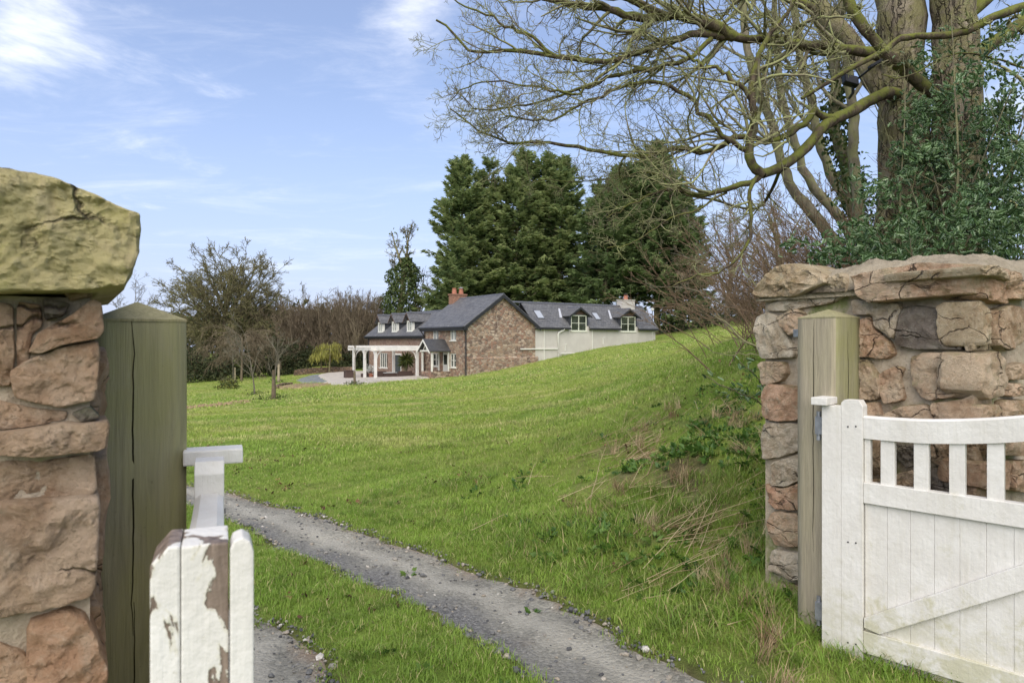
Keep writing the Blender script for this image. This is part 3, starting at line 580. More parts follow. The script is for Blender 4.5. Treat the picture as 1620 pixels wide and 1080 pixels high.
# house frame: near corner, x along the gable end, y along the entrance front
HC = np.array([-3.73, 56.0]); HG = unit([0.835, 0.55]); HU = np.array([-HG[1], HG[0]])
HRZ = math.atan2(HG[1], HG[0])
def hw(a, b): return HC+HG*a+HU*b
def build_ground():
    def axis(lo, hi, c, d0, grow, dmax):
        out = [c]; d = d0
        while out[-1] < hi: out.append(out[-1]+d); d = min(d*grow, dmax) if out[-1] > c+6 else d
        neg = [c]; d = d0
        while neg[-1] > lo: neg.append(neg[-1]-d); d = min(d*grow, dmax) if neg[-1] < c-6 else d
        return np.array(neg[::-1][:-1]+out)
    xs = axis(-420, 420, 0.0, 0.12, 1.055, 30); ys = axis(-60, 420, 6.0, 0.12, 1.04, 30)
    X, Y = np.meshgrid(xs, ys); Z = height(X, Y)
    rd = rut_dist(X, Y)
    bare = np.clip((0.10-rd)/0.12, 0, 1)*0.9
    bk = np.exp(-(((X-1.9)/1.5)**2+((Y-6.0)/2.0)**2)); bare = np.maximum(bare, np.clip((fbm(X, Y, 2.1, 7, 4)-0.50)*5, 0, 1)*bk)
    V = np.stack([X.ravel(), Y.ravel(), Z.ravel()], 1); nx, ny = len(xs), len(ys)
    i = np.arange(ny-1)[:, None]*nx+np.arange(nx-1)[None]
    F = np.stack([i, i+1, i+nx+1, i+nx], -1).reshape(-1, 4)
    tag(obj_np('ground', V, [F], M['meadow'], None, True, attr={'bare': bare.ravel()}), kind='structure')
    # the gravel ruts, each a strip laid on the ground
    for nm, R, w in (('gravel_wheel_track', rutR, 0.33), ('gravel_wheel_track', rutL, 0.27)):
        T = np.gradient(R, axis=0); T = unit(T); Nn = np.stack([-T[:, 1], T[:, 0]], 1)
        s = np.linspace(-1, 1, 15); P = R[:, None, :]+Nn[:, None, :]*(s[None, :, None]*(w+0.16))
        z = height(P[..., 0], P[..., 1]); rdd = rut_dist(P[..., 0], P[..., 1])
        z = z+0.013-0.05*np.clip((rdd+0.02)/0.08, 0, 1)+(vnoise(P[..., 0], P[..., 1], 14, 3)-0.5)*0.012
        V = np.concatenate([P, z[..., None]], -1).reshape(-1, 3); n, m = len(R), len(s)
        i = np.arange(n-1)[:, None]*m+np.arange(m-1)[None]
        tag(obj_np(nm, V, [np.stack([i, i+1, i+m+1, i+m], -1).reshape(-1, 4)], M['gravel'], None, True, attr={'across': np.tile(s, n)}), kind='structure')
    # patches laid on the ground by the house
    def patch(name, pts, mat, lift, n=70, rings=10):
        P = spline(pts+[pts[0]], n)[:-1]; c = P.mean(0); rr = np.linspace(1, 0.02, rings)
        Q = c+(P[None]-c)*rr[:, None, None]; z = h_base(Q[..., 0], Q[..., 1])+lift; 
        z = z+(fbm(Q[..., 0], Q[..., 1], 0.55, 1, 4)-0.5)*0.16+(fbm(Q[..., 0], Q[..., 1], 2.8, 4, 3)-0.5)*0.07
        z[0] -= 0.22
        V = np.concatenate([Q, z[..., None]], -1).reshape(-1, 3); m = Q.shape[1]
        i = np.arange(rings-1)[:, None]*m+np.arange(m)[None]; j = np.arange(rings-1)[:, None]*m+(np.arange(m)[None]+1) % m
        tag(obj_np(name, V, [np.stack([i, j, j+m, i+m], -1).reshape(-1, 4)], mat, None, True), kind='structure')
    def gp(px, d): return ((px-810)/1080*d, d)
    patch('gravel_drive', [gp(462, 60), gp(480, 55), gp(520, 53.5), gp(560, 56), gp(572, 63), gp(575, 72), gp(552, 74), gp(510, 70), gp(480, 66)], M['blue_gravel'], 0.10)
    patch('soil_bed', [gp(435, 50), gp(440, 46.5), gp(470, 44.5), gp(505, 45.5), gp(528, 47.5), gp(520, 52), gp(490, 53.5), gp(460, 53)], M['soil'], 0.10)
    patch('patio', [gp(504, 50.5), gp(515, 47.5), gp(540, 45.8), gp(575, 46.5), tuple(hw(-2.0, 3.0)), tuple(hw(-0.2, 3.0)), tuple(hw(0.2, 12)), tuple(hw(0.2, 22)), tuple(hw(-6, 20)), gp(512, 55)], M['patio'], 0.16)
build_ground()
# ------------------------------------------------------------------ stones traced on a wall plane
class Face:
    """a vertical wall plane through point p (x, y) with horizontal direction e and outward normal n"""
    def __init__(s, p, e, n): s.p = np.array([*p, 0.0]); s.e = np.array([*unit(e), 0.0]); s.n = np.array([*unit(n), 0.0])
    def st(s, px, py, out=0.0):
        r = ray(px, py); o = np.array([0, 0, EYE]); q = s.p+s.n*out
        t = np.dot(q-o, s.n)/np.dot(r, s.n); w = o+r*t
        return np.array([np.dot(w-s.p, s.e), w[2]])
    def xyz(s, st, h): return s.p+np.outer(st[:, 0], s.e)+np.outer(st[:, 1], (0, 0, 1.0))+np.outer(h, s.n)
def vfbm(P, sc, seed, n=4):
    return np.array([mnoise.fractal(Vector((p[0]*sc+seed, p[1]*sc-seed*1.7, p[2]*sc+seed*.3)), 0.9, 2.0, n) for p in P])
def stone(name, face, px_poly, parent, mat, out=0.03, back=0.16, bulge=0.02, npt=44, rings=9, rough=0.010, seed=0, chaikin=1, st_poly=None, rim=0.95, facets=6, chip=0.016):
    P = np.array([face.st(*p, out=out) for p in px_poly]) if st_poly is None else np.array(st_poly, float)
    for _ in range(chaikin): P = np.stack([0.9*P+0.1*np.roll(P, -1, 0), 0.1*P+0.9*np.roll(P, -1, 0)], 1).reshape(-1, 2)
    Q = np.vstack([P, P[:1]]); L = np.concatenate([[0], np.cumsum(np.linalg.norm(np.diff(Q, axis=0), axis=1))])
    s = np.linspace(0, L[-1], npt+1)[:-1]; B = np.stack([np.interp(s, L, Q[:, 0]), np.interp(s, L, Q[:, 1])], 1)
    c = B.mean(0); size = np.sqrt(abs(np.sum(B[:, 0]*np.roll(B[:, 1], -1)-np.roll(B[:, 0], -1)*B[:, 1]))/2)
    rr = [0.86, 1.0, 1.0, 0.985, 0.965]+list(np.linspace(rim, 0.0, rings)[:-1]*0.98)
    hh = [-back, -back*0.8, -0.012, out*0.75, out*0.96]+list(out+bulge*(1-np.linspace(rim, 0.0, rings)[:-1]**2))
    V = []; 
    for r_, h_ in zip(rr, hh): V.append(face.xyz(c+(B-c)*r_, np.full(npt, h_)))
    V = np.vstack(V); ctr = face.xyz(c[None], np.array([out+bulge])); bctr = face.xyz(c[None], np.array([-back])); V = np.vstack([V, ctr, bctr])
    dirn = unit(V-face.xyz(c[None], np.array([-back*0.3])))
    n1 = vfbm(V, 1.6/max(size, 0.02), seed, 3); n2 = vfbm(V, 5.5/max(size, 0.02), seed+5, 4)
    k = min(1.0, size/0.16)
    # broken facets: the lowest of a few tilted planes
    rs = np.random.default_rng(int(seed*10)+1); uv = np.stack([(V-ctr)@face.e, V[:, 2]-ctr[0, 2]], 1)/max(size, .02); pl = np.full(len(V), 9.0)
    for q in range(facets):
        an = rs.uniform(0, 2*math.pi); gsl = rs.uniform(.15, .75); pl = np.minimum(pl, rs.uniform(.08, .42)-gsl*(uv[:, 0]*math.cos(an)+uv[:, 1]*math.sin(an)))
    front = np.clip(((V-face.p)@face.n+0.012)/0.02, 0, 1)
    V = V+face.n*(np.clip(pl, -.75, .0)*chip*front*k)[:, None]
    # flat broken facets: quantised slope of the large noise
    n3 = vfbm(V, 15.0/max(size, 0.02), seed+9, 3); tilt = V.copy(); tilt[:, 2] += .35*((V-face.p)@face.e)+.02*n2; led = np.array([mnoise.noise(Vector((seed, p[2]*2.4/max(size, .02)*1.6, ((p-face.p)@face.e)*.9/max(size, .02)))) for p in tilt])
    terr = np.floor(led*3.2+n1*.8)/3.2
    V = V+face.n*((n1*1.5*rough+terr*1.25*rough+n2*rough*0.85+n3*rough*.42)*k)[:, None]+dirn*((n1*0.8*rough+n2*rough*0.4)*k)[:, None]
    m = len(rr); F = []
    i = np.arange(m-1)[:, None]*npt+np.arange(npt)[None]; j = np.arange(m-1)[:, None]*npt+(np.arange(npt)[None]+1) % npt
    F4 = np.stack([i, j, j+npt, i+npt], -1).reshape(-1, 4)
    a = (m-1)*npt+np.arange(npt); b = (m-1)*npt+(np.arange(npt)+1) % npt; C = m*npt
    F3 = np.stack([a, b, np.full(npt, C)], 1); a0 = np.arange(npt); b0 = (a0+1) % npt
    F3b = np.stack([b0, a0, np.full(npt, C+1)], 1)
    o = obj_np(name, V, [F4, F3, F3b], mat, parent, True)
    me = o.data
    try: me.set_sharp_from_angle(angle=math.radians(30))
    except Exception: pass
    return o
def lump(name, parent, mat, corner, e, n_in, L, D, z0, z1, amp=0.015, res=0.05, seed=0.0, dome=0.0, over=0.0):
    """mortar body: box from corner along e (length L) and n_in (depth D), surface made uneven"""
    c = np.array([*corner, 0.0]); e = np.array([*unit(e), 0]); q = np.array([*unit(n_in), 0]); V = []; F = []
    def sheet(o, a, b, la, lb, nrm, up=False):
        na, nb = max(2, int(la/res)), max(2, int(lb/res)); n0 = sum(len(v) for v in V)
        A, B = np.meshgrid(np.linspace(0, la, na), np.linspace(0, lb, nb), indexing='ij')
        P = o+A.reshape(-1, 1)*a+B.reshape(-1, 1)*b
        d = vfbm(P, 7.0, seed, 4)*amp
        edge = np.minimum(np.minimum(A, la-A), np.minimum(B, lb-B)).ravel()
        if up: d = d+dome*np.sqrt(np.clip(4*A*(la-A)/la**2*4*B*(lb-B)/lb**2, 0, 1)).ravel()
        d = d*np.clip(edge/0.03, 0, 1)
        V.append(P+d[:, None]*nrm); i = n0+(np.arange(na-1)[:, None]*nb+np.arange(nb-1)[None]).ravel()
        F.append(np.stack([i, i+1, i+nb+1, i+nb], 1))
    zz = np.array([0, 0, 1.0]); o0 = c+zz*z0; h = z1-z0
    sheet(o0, e, zz, L, h, -q); sheet(o0+q*D, e, zz, L, h, q); sheet(o0, q, zz, D, h, -e); sheet(o0+e*L, q, zz, D, h, e)
    sheet(o0+zz*h, e, q, L, D, zz, True); sheet(o0, e, q, L, D, -zz)
    return obj_np(name, np.vstack(V), F, mat, parent, True)

GD = unit([0.84, 0.54]); GN = np.array([-GD[1], GD[0]])      # along the gateway, and inwards through it
def build_pillars():
    # ---- pillar behind the hinge post across the opening
    P0 = np.array([1.60, 3.45]); cface = P0+GD*0.145
    near = cface-GN*0.62; far = cface+GN*0.54                 # the end face that looks into the opening
    corner = np.array([*near, 0.0]); zb = H(*far)-0.25
    t = thing('stone_pillar', (*(cface+GD*0.6), H(*cface)), 'tall rubble stone pillar with rounded mortar top and flat cap slabs behind the closed-board white gate', 'pillar')
    lump('mortar_core', t, M['mortar'], near-GD*0.004+GN*0.0, GN, GD, 1.10, 1.7, zb, 1.80, 0.016, 0.035, 3.0)
    E = Face(near, GN, -GD)                                   # end face, towards the opening
    Fr = Face(near, GD, -GN)                                  # front face, towards the lane
    WARM, RED, PALE, DARK, CAP = 'rock_warm', 'rock_red', 'rock_pale', 'rock_dark', 'rock_cap'
    S = [(E, [(1192, 500), (1210, 493), (1226, 498), (1246, 535), (1258, 558), (1255, 566), (1200, 569), (1195, 545)], PALE),
         (E, [(1198, 572), (1239, 571), (1244, 590), (1235, 603), (1202, 611)], WARM),
         (E, [(1201, 622), (1212, 605), (1262, 611), (1268, 620), (1266, 666), (1207, 667), (1200, 650)], WARM),
         (E, [(1200, 700), (1207, 669), (1266, 669), (1270, 712), (1228, 725), (1204, 727)], PALE),
         (E, [(1218, 731), (1270, 716), (1270, 757), (1242, 771), (1217, 768)], PALE),
         (E, [(1208, 764), (1235, 773), (1270, 762), (1272, 808), (1226, 806), (1212, 793)], WARM),
         (E, [(1210, 828), (1220, 808), (1272, 813), (1272, 866), (1223, 865), (1215, 842)], WARM),
         (E, [(1212, 890), (1218, 868), (1274, 876), (1274, 917), (1250, 920), (1212, 902)], PALE),
         (E, [(1214, 930), (1222, 920), (1264, 926), (1276, 946), (1276, 985), (1214, 985)], WARM),
         (E, [(1222, 503), (1258, 486), (1270, 498), (1262, 528), (1246, 531)], WARM),
         (E, [(1206, 482), (1285, 459), (1340, 452), (1343, 463), (1310, 481), (1240, 492), (1210, 493)], PALE),
         (E, [(1344, 472), (1420, 479), (1425, 487), (1413, 538), (1384, 518), (1376, 498), (1344, 498)], PALE),
         (E, [(1206, 474), (1280, 470), (1300, 458), (1282, 459), (1212, 479)], CAP),
         (E, [(1358, 505), (1374, 500), (1382, 520), (1406, 540), (1413, 560), (1400, 569), (1352, 564)], WARM),
         (E, [(1352, 570), (1369, 568), (1389, 600), (1391, 625), (1382, 633), (1352, 634)], WARM),
         (E, [(1352, 638), (1386, 634), (1393, 657), (1390, 690), (1352, 690)], WARM),
         (E, [(1412, 546), (1425, 487), (1440, 482), (1505, 487), (1517, 520), (1522, 555), (1500, 554), (1440, 553)], DARK),
         (E, [(1507, 482), (1530, 475), (1543, 490), (1549, 525), (1543, 555), (1526, 557), (1520, 520)], CAP),
         (E, [(1436, 563), (1460, 556), (1515, 558), (1518, 610), (1515, 628), (1470, 634), (1455, 629), (1442, 610)], WARM),
         (E, [(1520, 562), (1541, 562), (1543, 612), (1521, 616)], CAP),
         (E, [(1386, 592), (1414, 578), (1429, 581), (1422, 600), (1428, 634), (1396, 640)], WARM),
         (E, [(1396, 655), (1430, 641), (1462, 638), (1482, 662), (1470, 690), (1398, 690)], WARM),
         (E, [(1468, 638), (1516, 632), (1541, 622), (1542, 664), (1520, 684), (1480, 686)], WARM),
         (E, [(1355, 694), (1398, 694), (1416, 712), (1410, 752), (1355, 752)], WARM),
         (E, [(1404, 694), (1462, 693), (1466, 730), (1430, 742), (1418, 726)], DARK),
         (E, [(1470, 692), (1520, 689), (1522, 728), (1492, 740), (1470, 730)], WARM),
         (E, [(1524, 680), (1544, 668), (1544, 738), (1524, 730)], WARM),
         (E, [(1414, 748), (1462, 740), (1470, 790), (1412, 800)], WARM), (E, [(1468, 738), (1520, 738), (1524, 792), (1474, 796)], DARK),
         (E, [(1355, 758), (1408, 758), (1408, 812), (1355, 815)], WARM), (E, [(1526, 742), (1546, 742), (1546, 800), (1528, 800)], WARM),
         (Fr, [(1560, 440), (1580, 437), (1600, 465), (1602, 481), (1578, 479), (1560, 470)], WARM),
         (Fr, [(1577, 492), (1606, 480), (1625, 490), (1630, 545), (1600, 556), (1580, 546), (1576, 512)], WARM),
         (Fr, [(1553, 474), (1568, 488), (1573, 545), (1556, 549)], CAP),
         (Fr, [(1553, 558), (1580, 555), (1597, 570), (1598, 610), (1590, 625), (1568, 634), (1553, 616)], WARM),
         (Fr, [(1553, 640), (1575, 638), (1586, 665), (1560, 690), (1553, 680)], WARM),
         (Fr, [(1601, 578), (1624, 572), (1626, 600), (1602, 602)], WARM), (Fr, [(1601, 606), (1622, 606), (1622, 626), (1600, 628)], WARM),
         (Fr, [(1592, 632), (1630, 632), (1630, 668), (1590, 662)], WARM), (Fr, [(1565, 695), (1592, 672), (1626, 676), (1626, 720), (1570, 724)], WARM),
         (Fr, [(1553, 730), (1600, 728), (1600, 775), (1553, 775)], WARM), (Fr, [(1604, 728), (1640, 728), (1640, 778), (1606, 778)], WARM)]
    for k, (f, poly, m) in enumerate(S):
        stone('stone', f, poly, t, M[m], 0.040+0.016*((k*7) % 5)/5, 0.14, 0.006, 48, 10, 0.0065, k*3.3+1)
    # far side of the front face, past the frame
    rs = np.random.default_rng(5); z = 0.0; k = 0
    while z < 1.62:
        hrow = rs.uniform(0.16, 0.26); a = 0.62+rs.uniform(-0.1, 0.05)
        while a < 1.62:
            w = rs.uniform(0.2, 0.34)
            st = [(a+.015, z+.02), (a+w*.5, z+.008), (a+w-.015, z+.02), (a+w-.01, z+hrow*.6), (a+w-.03, z+hrow-.02), (a+w*.4, z+hrow-.008), (a+.02, z+hrow-.02)]
            stone('stone', Fr, None, t, M['rock_warm'], 0.035, 0.12, 0.018, 28, 5, 0.012, 300+k, st_poly=st); a += w; k += 1
        z += hrow
    caps = [(E, [(1183, 463), (1200, 445), (1225, 421), (1247, 414), (1300, 436), (1306, 447), (1285, 456), (1255, 470), (1195, 471)], 0.075, CAP),
            (E, [(1306, 438), (1330, 430), (1339, 448), (1341, 462), (1325, 461), (1307, 451)], 0.05, CAP),
            (E, [(1340, 438), (1360, 430), (1440, 416), (1468, 414), (1528, 416), (1541, 424), (1542, 465), (1500, 467), (1400, 476), (1365, 479), (1350, 466)], 0.105, WARM),
            (Fr, [(1553, 420), (1570, 418), (1595, 426), (1602, 446), (1580, 436), (1556, 436)], 0.07, CAP),
            (Fr, [(1597, 430), (1612, 428), (1619, 440), (1606, 460), (1599, 450)], 0.06, WARM), (Fr, [(1608, 452), (1630, 444), (1650, 450), (1650, 474), (1608, 474)], 0.07, WARM)]
    for k, (f, poly, o_, m) in enumerate(caps):
        stone('cap_stone', f, poly, t, M[m], o_+.01, 0.34, 0.010, 72, 12, 0.011, 90+k*2.7, chip=.035)
    a = 0.75
    for k in range(3):
        st = [(a+.01, 1.74), (a+.36, 1.72), (a+.37, 1.9), (a+.02, 1.9)]
        stone('cap_stone', Fr, None, t, M['rock_cap'], 0.07, 0.34, 0.02, 40, 6, 0.016, 140+k, st_poly=st); a += 0.38
    # rounded mortar over the top
    nx, ny = 64, 80; A, B = np.meshgrid(np.linspace(-0.02, 1.12, nx), np.linspace(-0.06, 1.75, ny), indexing='ij')
    fa = np.clip(np.minimum(A+0.02, 1.12-A)/0.42, 0, 1); fb = np.clip(np.minimum(B+0.06, 1.75-B)/0.42, 0, 1)
    dome = np.sqrt(1-(1-fa)**2)*np.sqrt(1-(1-fb)**2)
    P = corner+A.reshape(-1, 1)*np.array([*GN, 0])+B.reshape(-1, 1)*np.array([*GD, 0])
    nz = vfbm(P, 7, 8.8, 6)*0.034+vfbm(P, 2.2, 2.8, 3)*0.03
    P[:, 2] = (1.835-0.045*np.clip(A.ravel()/1.16, 0, 1)+0.155*dome.ravel()+nz*np.clip(dome.ravel()*3, 0.25, 1)); base = P.copy(); base[:, 2] = 1.78
    i = (np.arange(nx-1)[:, None]*ny+np.arange(ny-1)[None]).ravel(); F = np.stack([i, i+1, i+ny+1, i+ny], 1)
    rim = np.concatenate([np.arange(ny), np.arange(1, nx)*ny+ny-1, (nx-1)*ny+np.arange(ny-2, -1, -1), np.arange(nx-2, 0, -1)*ny]); n = len(P)
    Fs = np.stack([rim, np.roll(rim, -1), np.roll(rim, -1)+n, rim+n], 1)
    obj_np('mortar_top', np.vstack([P, base]), [F, Fs], M['mortar_cap'], t, True)

    # ---- pillar close to the lens, with the mossy slab
    nearL = np.array([-0.672, 1.125]); t = thing('stone_pillar', (-1.3, 1.4, 0.0), 'rubble stone pillar under one thick lichened slab beside the mossy green post', 'pillar')
    lump('mortar_core', t, M['mortar'], nearL-GD*0.02-GN*0.004, GN, -GD, 1.05, 1.2, -0.2, 1.62, 0.012, 0.022, 11.0)
    FL = Face(nearL, -GD, -GN)
    SL = [([(-30, 476), (20, 478), (24, 555), (19, 612), (-30, 612)], 'rock_red', .012), ([(26, 476), (64, 481), (68, 514), (50, 530), (44, 578), (26, 590)], 'rock_red', .008),
          ([(66, 470), (112, 479), (101, 499), (70, 507)], 'rock_dark', .02), ([(96, 459), (148, 459), (146, 468), (112, 476)], 'rock_red', .018),
          ([(42, 558), (60, 525), (112, 498), (148, 470), (162, 478), (167, 522), (155, 536), (100, 546), (62, 561)], 'rock_red', .032),
          ([(13, 588), (40, 570), (95, 548), (156, 537), (159, 560), (155, 612), (149, 634), (95, 646), (60, 641), (20, 630)], 'rock_red', .022),
          ([(-30, 688), (50, 679), (105, 668), (130, 671), (171, 667), (176, 673), (171, 713), (60, 725), (-30, 720)], 'rock_red', .036),
          ([(112, 654), (142, 642), (160, 661), (128, 668)], 'rock_dark', .012), ([(-30, 628), (60, 646), (108, 650), (104, 664), (40, 676), (-30, 684)], 'rock_red', -.004),
          ([(-30, 727), (70, 728), (150, 717), (154, 780), (90, 788), (-30, 796)], 'rock_red', .004),
          ([(-30, 800), (60, 793), (156, 784), (160, 800), (153, 944), (75, 968), (-30, 988)], 'rock_red', .03),
          ([(40, 985), (108, 965), (135, 975), (158, 1020), (174, 1062), (170, 1110), (150, 1180), (40, 1180)], 'rock_red', .026),
          ([(-40, 1000), (34, 1030), (64, 1062), (52, 1130), (-40, 1130)], 'rock_red', .014)]
    for k, (poly, m, o_) in enumerate(SL):
        stone('stone', FL, poly, t, M[m], max(o_, 0.004)+0.004, 0.10, 0.004, 96, 20, 0.0050, 200+k*2.1, chip=.020, facets=9)
    cap = [(-60, 258), (0, 262), (52, 265), (90, 277), (150, 300), (204, 325), (227, 333), (228, 392), (214, 424), (200, 452), (150, 459), (60, 462), (-60, 464)]
    o = stone('cap_stone', FL, cap, t, M['rock_moss'], 0.080, 0.72, 0.004, 170, 30, 0.0085, 260.5, chaikin=0, facets=7, chip=.06)
    # lower fringe of the slab is undercut
    z = 0.0; k = 0; rs = np.random.default_rng(9)
    EL = Face(nearL, GN, GD)
    while z < 1.52:
        hrow = rs.uniform(0.16, 0.26); a = 0.03
        while a < 0.95:
            w = rs.uniform(0.2, 0.32)
            st = [(a+.015, z+.02), (a+w*.5, z+.008), (a+w-.015, z+.02), (a+w-.01, z+hrow*.6), (a+w-.03, z+hrow-.02), (a+w*.4, z+hrow-.008), (a+.02, z+hrow-.02)]
            stone('stone', EL, None, t, M['rock_red'], 0.0, 0.10, 0.006, 28, 5, 0.006, 400+k, st_poly=st); a += w; k += 1
        z += hrow
build_pillars()

def build_posts():
    def post(c, half, z0, ztop, rise, mat, label, cr):
        t = thing('gate_post', (*c, z0), label, 'post'); c = np.array(c)
        ax, ay = GD*half, GN*half; cs = [(-1, -1), (1, -1), (1, 1), (-1, 1)]
        corner = lambda sx, sy, z, k=1.0: np.array([*(c+ax*sx*k+ay*sy*k), z])
        nz = 26; V = []; 
        for iz in range(nz+1):
            z = z0-0.3+(ztop-z0+0.3)*iz/nz
            for q in range(4):
                a, b = cs[q], cs[(q+1) % 4]
                for s in range(6):
                    f = s/6; p = corner(a[0]+(b[0]-a[0])*f, a[1]+(b[1]-a[1])*f, z)
                    V.append(p)
        V = np.array(V); d = vfbm(V*np.array([1, 1, 0.25]), 9, c[0], 3)*0.0022; V[:, :2] += unit(V[:, :2]-c)*d[:, None]
        m = 24; i = np.arange(nz)[:, None]*m+np.arange(m)[None]; j = np.arange(nz)[:, None]*m+(np.arange(m)[None]+1) % m
        mids = np.tile(np.where(np.arange(24)//6 == 3, 0, 1), nz)
        link('post_shaft', mesh_np('post_shaft', world_to_local(t, V), [np.stack([i, j, j+m, i+m], -1).reshape(-1, 4)], [mat, M['post_green']], False, mids), t)
        b = MB(); P = [tuple(corner(sx, sy, ztop-0.002, 1.012)) for sx, sy in cs]; P1 = [tuple(corner(sx, sy, ztop+0.004, 1.012)) for sx, sy in cs]; top = (*c, ztop+rise)
        n = 4
        for q in range(4): b.poly([P[q], P[(q+1) % 4], P1[(q+1) % 4], P1[q]]); b.poly([P1[q], P1[(q+1) % 4], top])
        b.build('post_cap', M['post_cap'], t, T=lambda p: tuple(np.array(p)-np.array(t.location)))
        for (face, f0, za, zb, seed) in cr:                   # drying cracks, thin dark clefts
            a, bb = cs[face], cs[(face+1) % 4]; nrm = {0: -GN, 1: GD, 2: GN, 3: -GD}[face]
            e = GD if face in (0, 2) else GN
            pts = []; zs = np.linspace(za, zb, 30); rs = np.random.default_rng(seed); off = np.cumsum(rs.normal(0, 0.0013, 30))
            q = MB()
            for k in range(29):
                def pt(kk, w, o_): 
                    f = f0; p = c+ax*(a[0]+(bb[0]-a[0])*f)+ay*(a[1]+(bb[1]-a[1])*f)+e*(off[kk]+w)+nrm*o_
                    return (*p, zs[kk])
                w0 = 0.0016*math.sin(math.pi*(k+0.3)/30)+0.0005; w1 = 0.0016*math.sin(math.pi*(k+1.3)/30)+0.0005
                q.poly([pt(k, -w0, .0016), pt(k, w0, .0016), pt(k+1, w1, .0016), pt(k+1, -w1, .0016)])
            q.build('drying_crack', M['crack'], t, T=lambda p: tuple(np.array(p)-np.array(t.location)), fix=False)
        return t
    post((1.60, 3.45), 0.103, H(1.6, 3.45), 1.667, 0.045, M['post_tan'], 'weathered tan timber gate post with algae standing against the wide rubble pillar', [(3, 0.42, 0.5, 1.66, 4), (0, 0.45, 0.9, 1.6, 6)])
    post((-0.944, 1.72), 0.100, 0.0, 1.600, 0.05, M['post_green'], 'green algae covered timber gate post with a long drying crack', [(0, 0.42, 0.85, 1.598, 2), (0, 0.41, 0.05, 0.93, 9)])
build_posts()

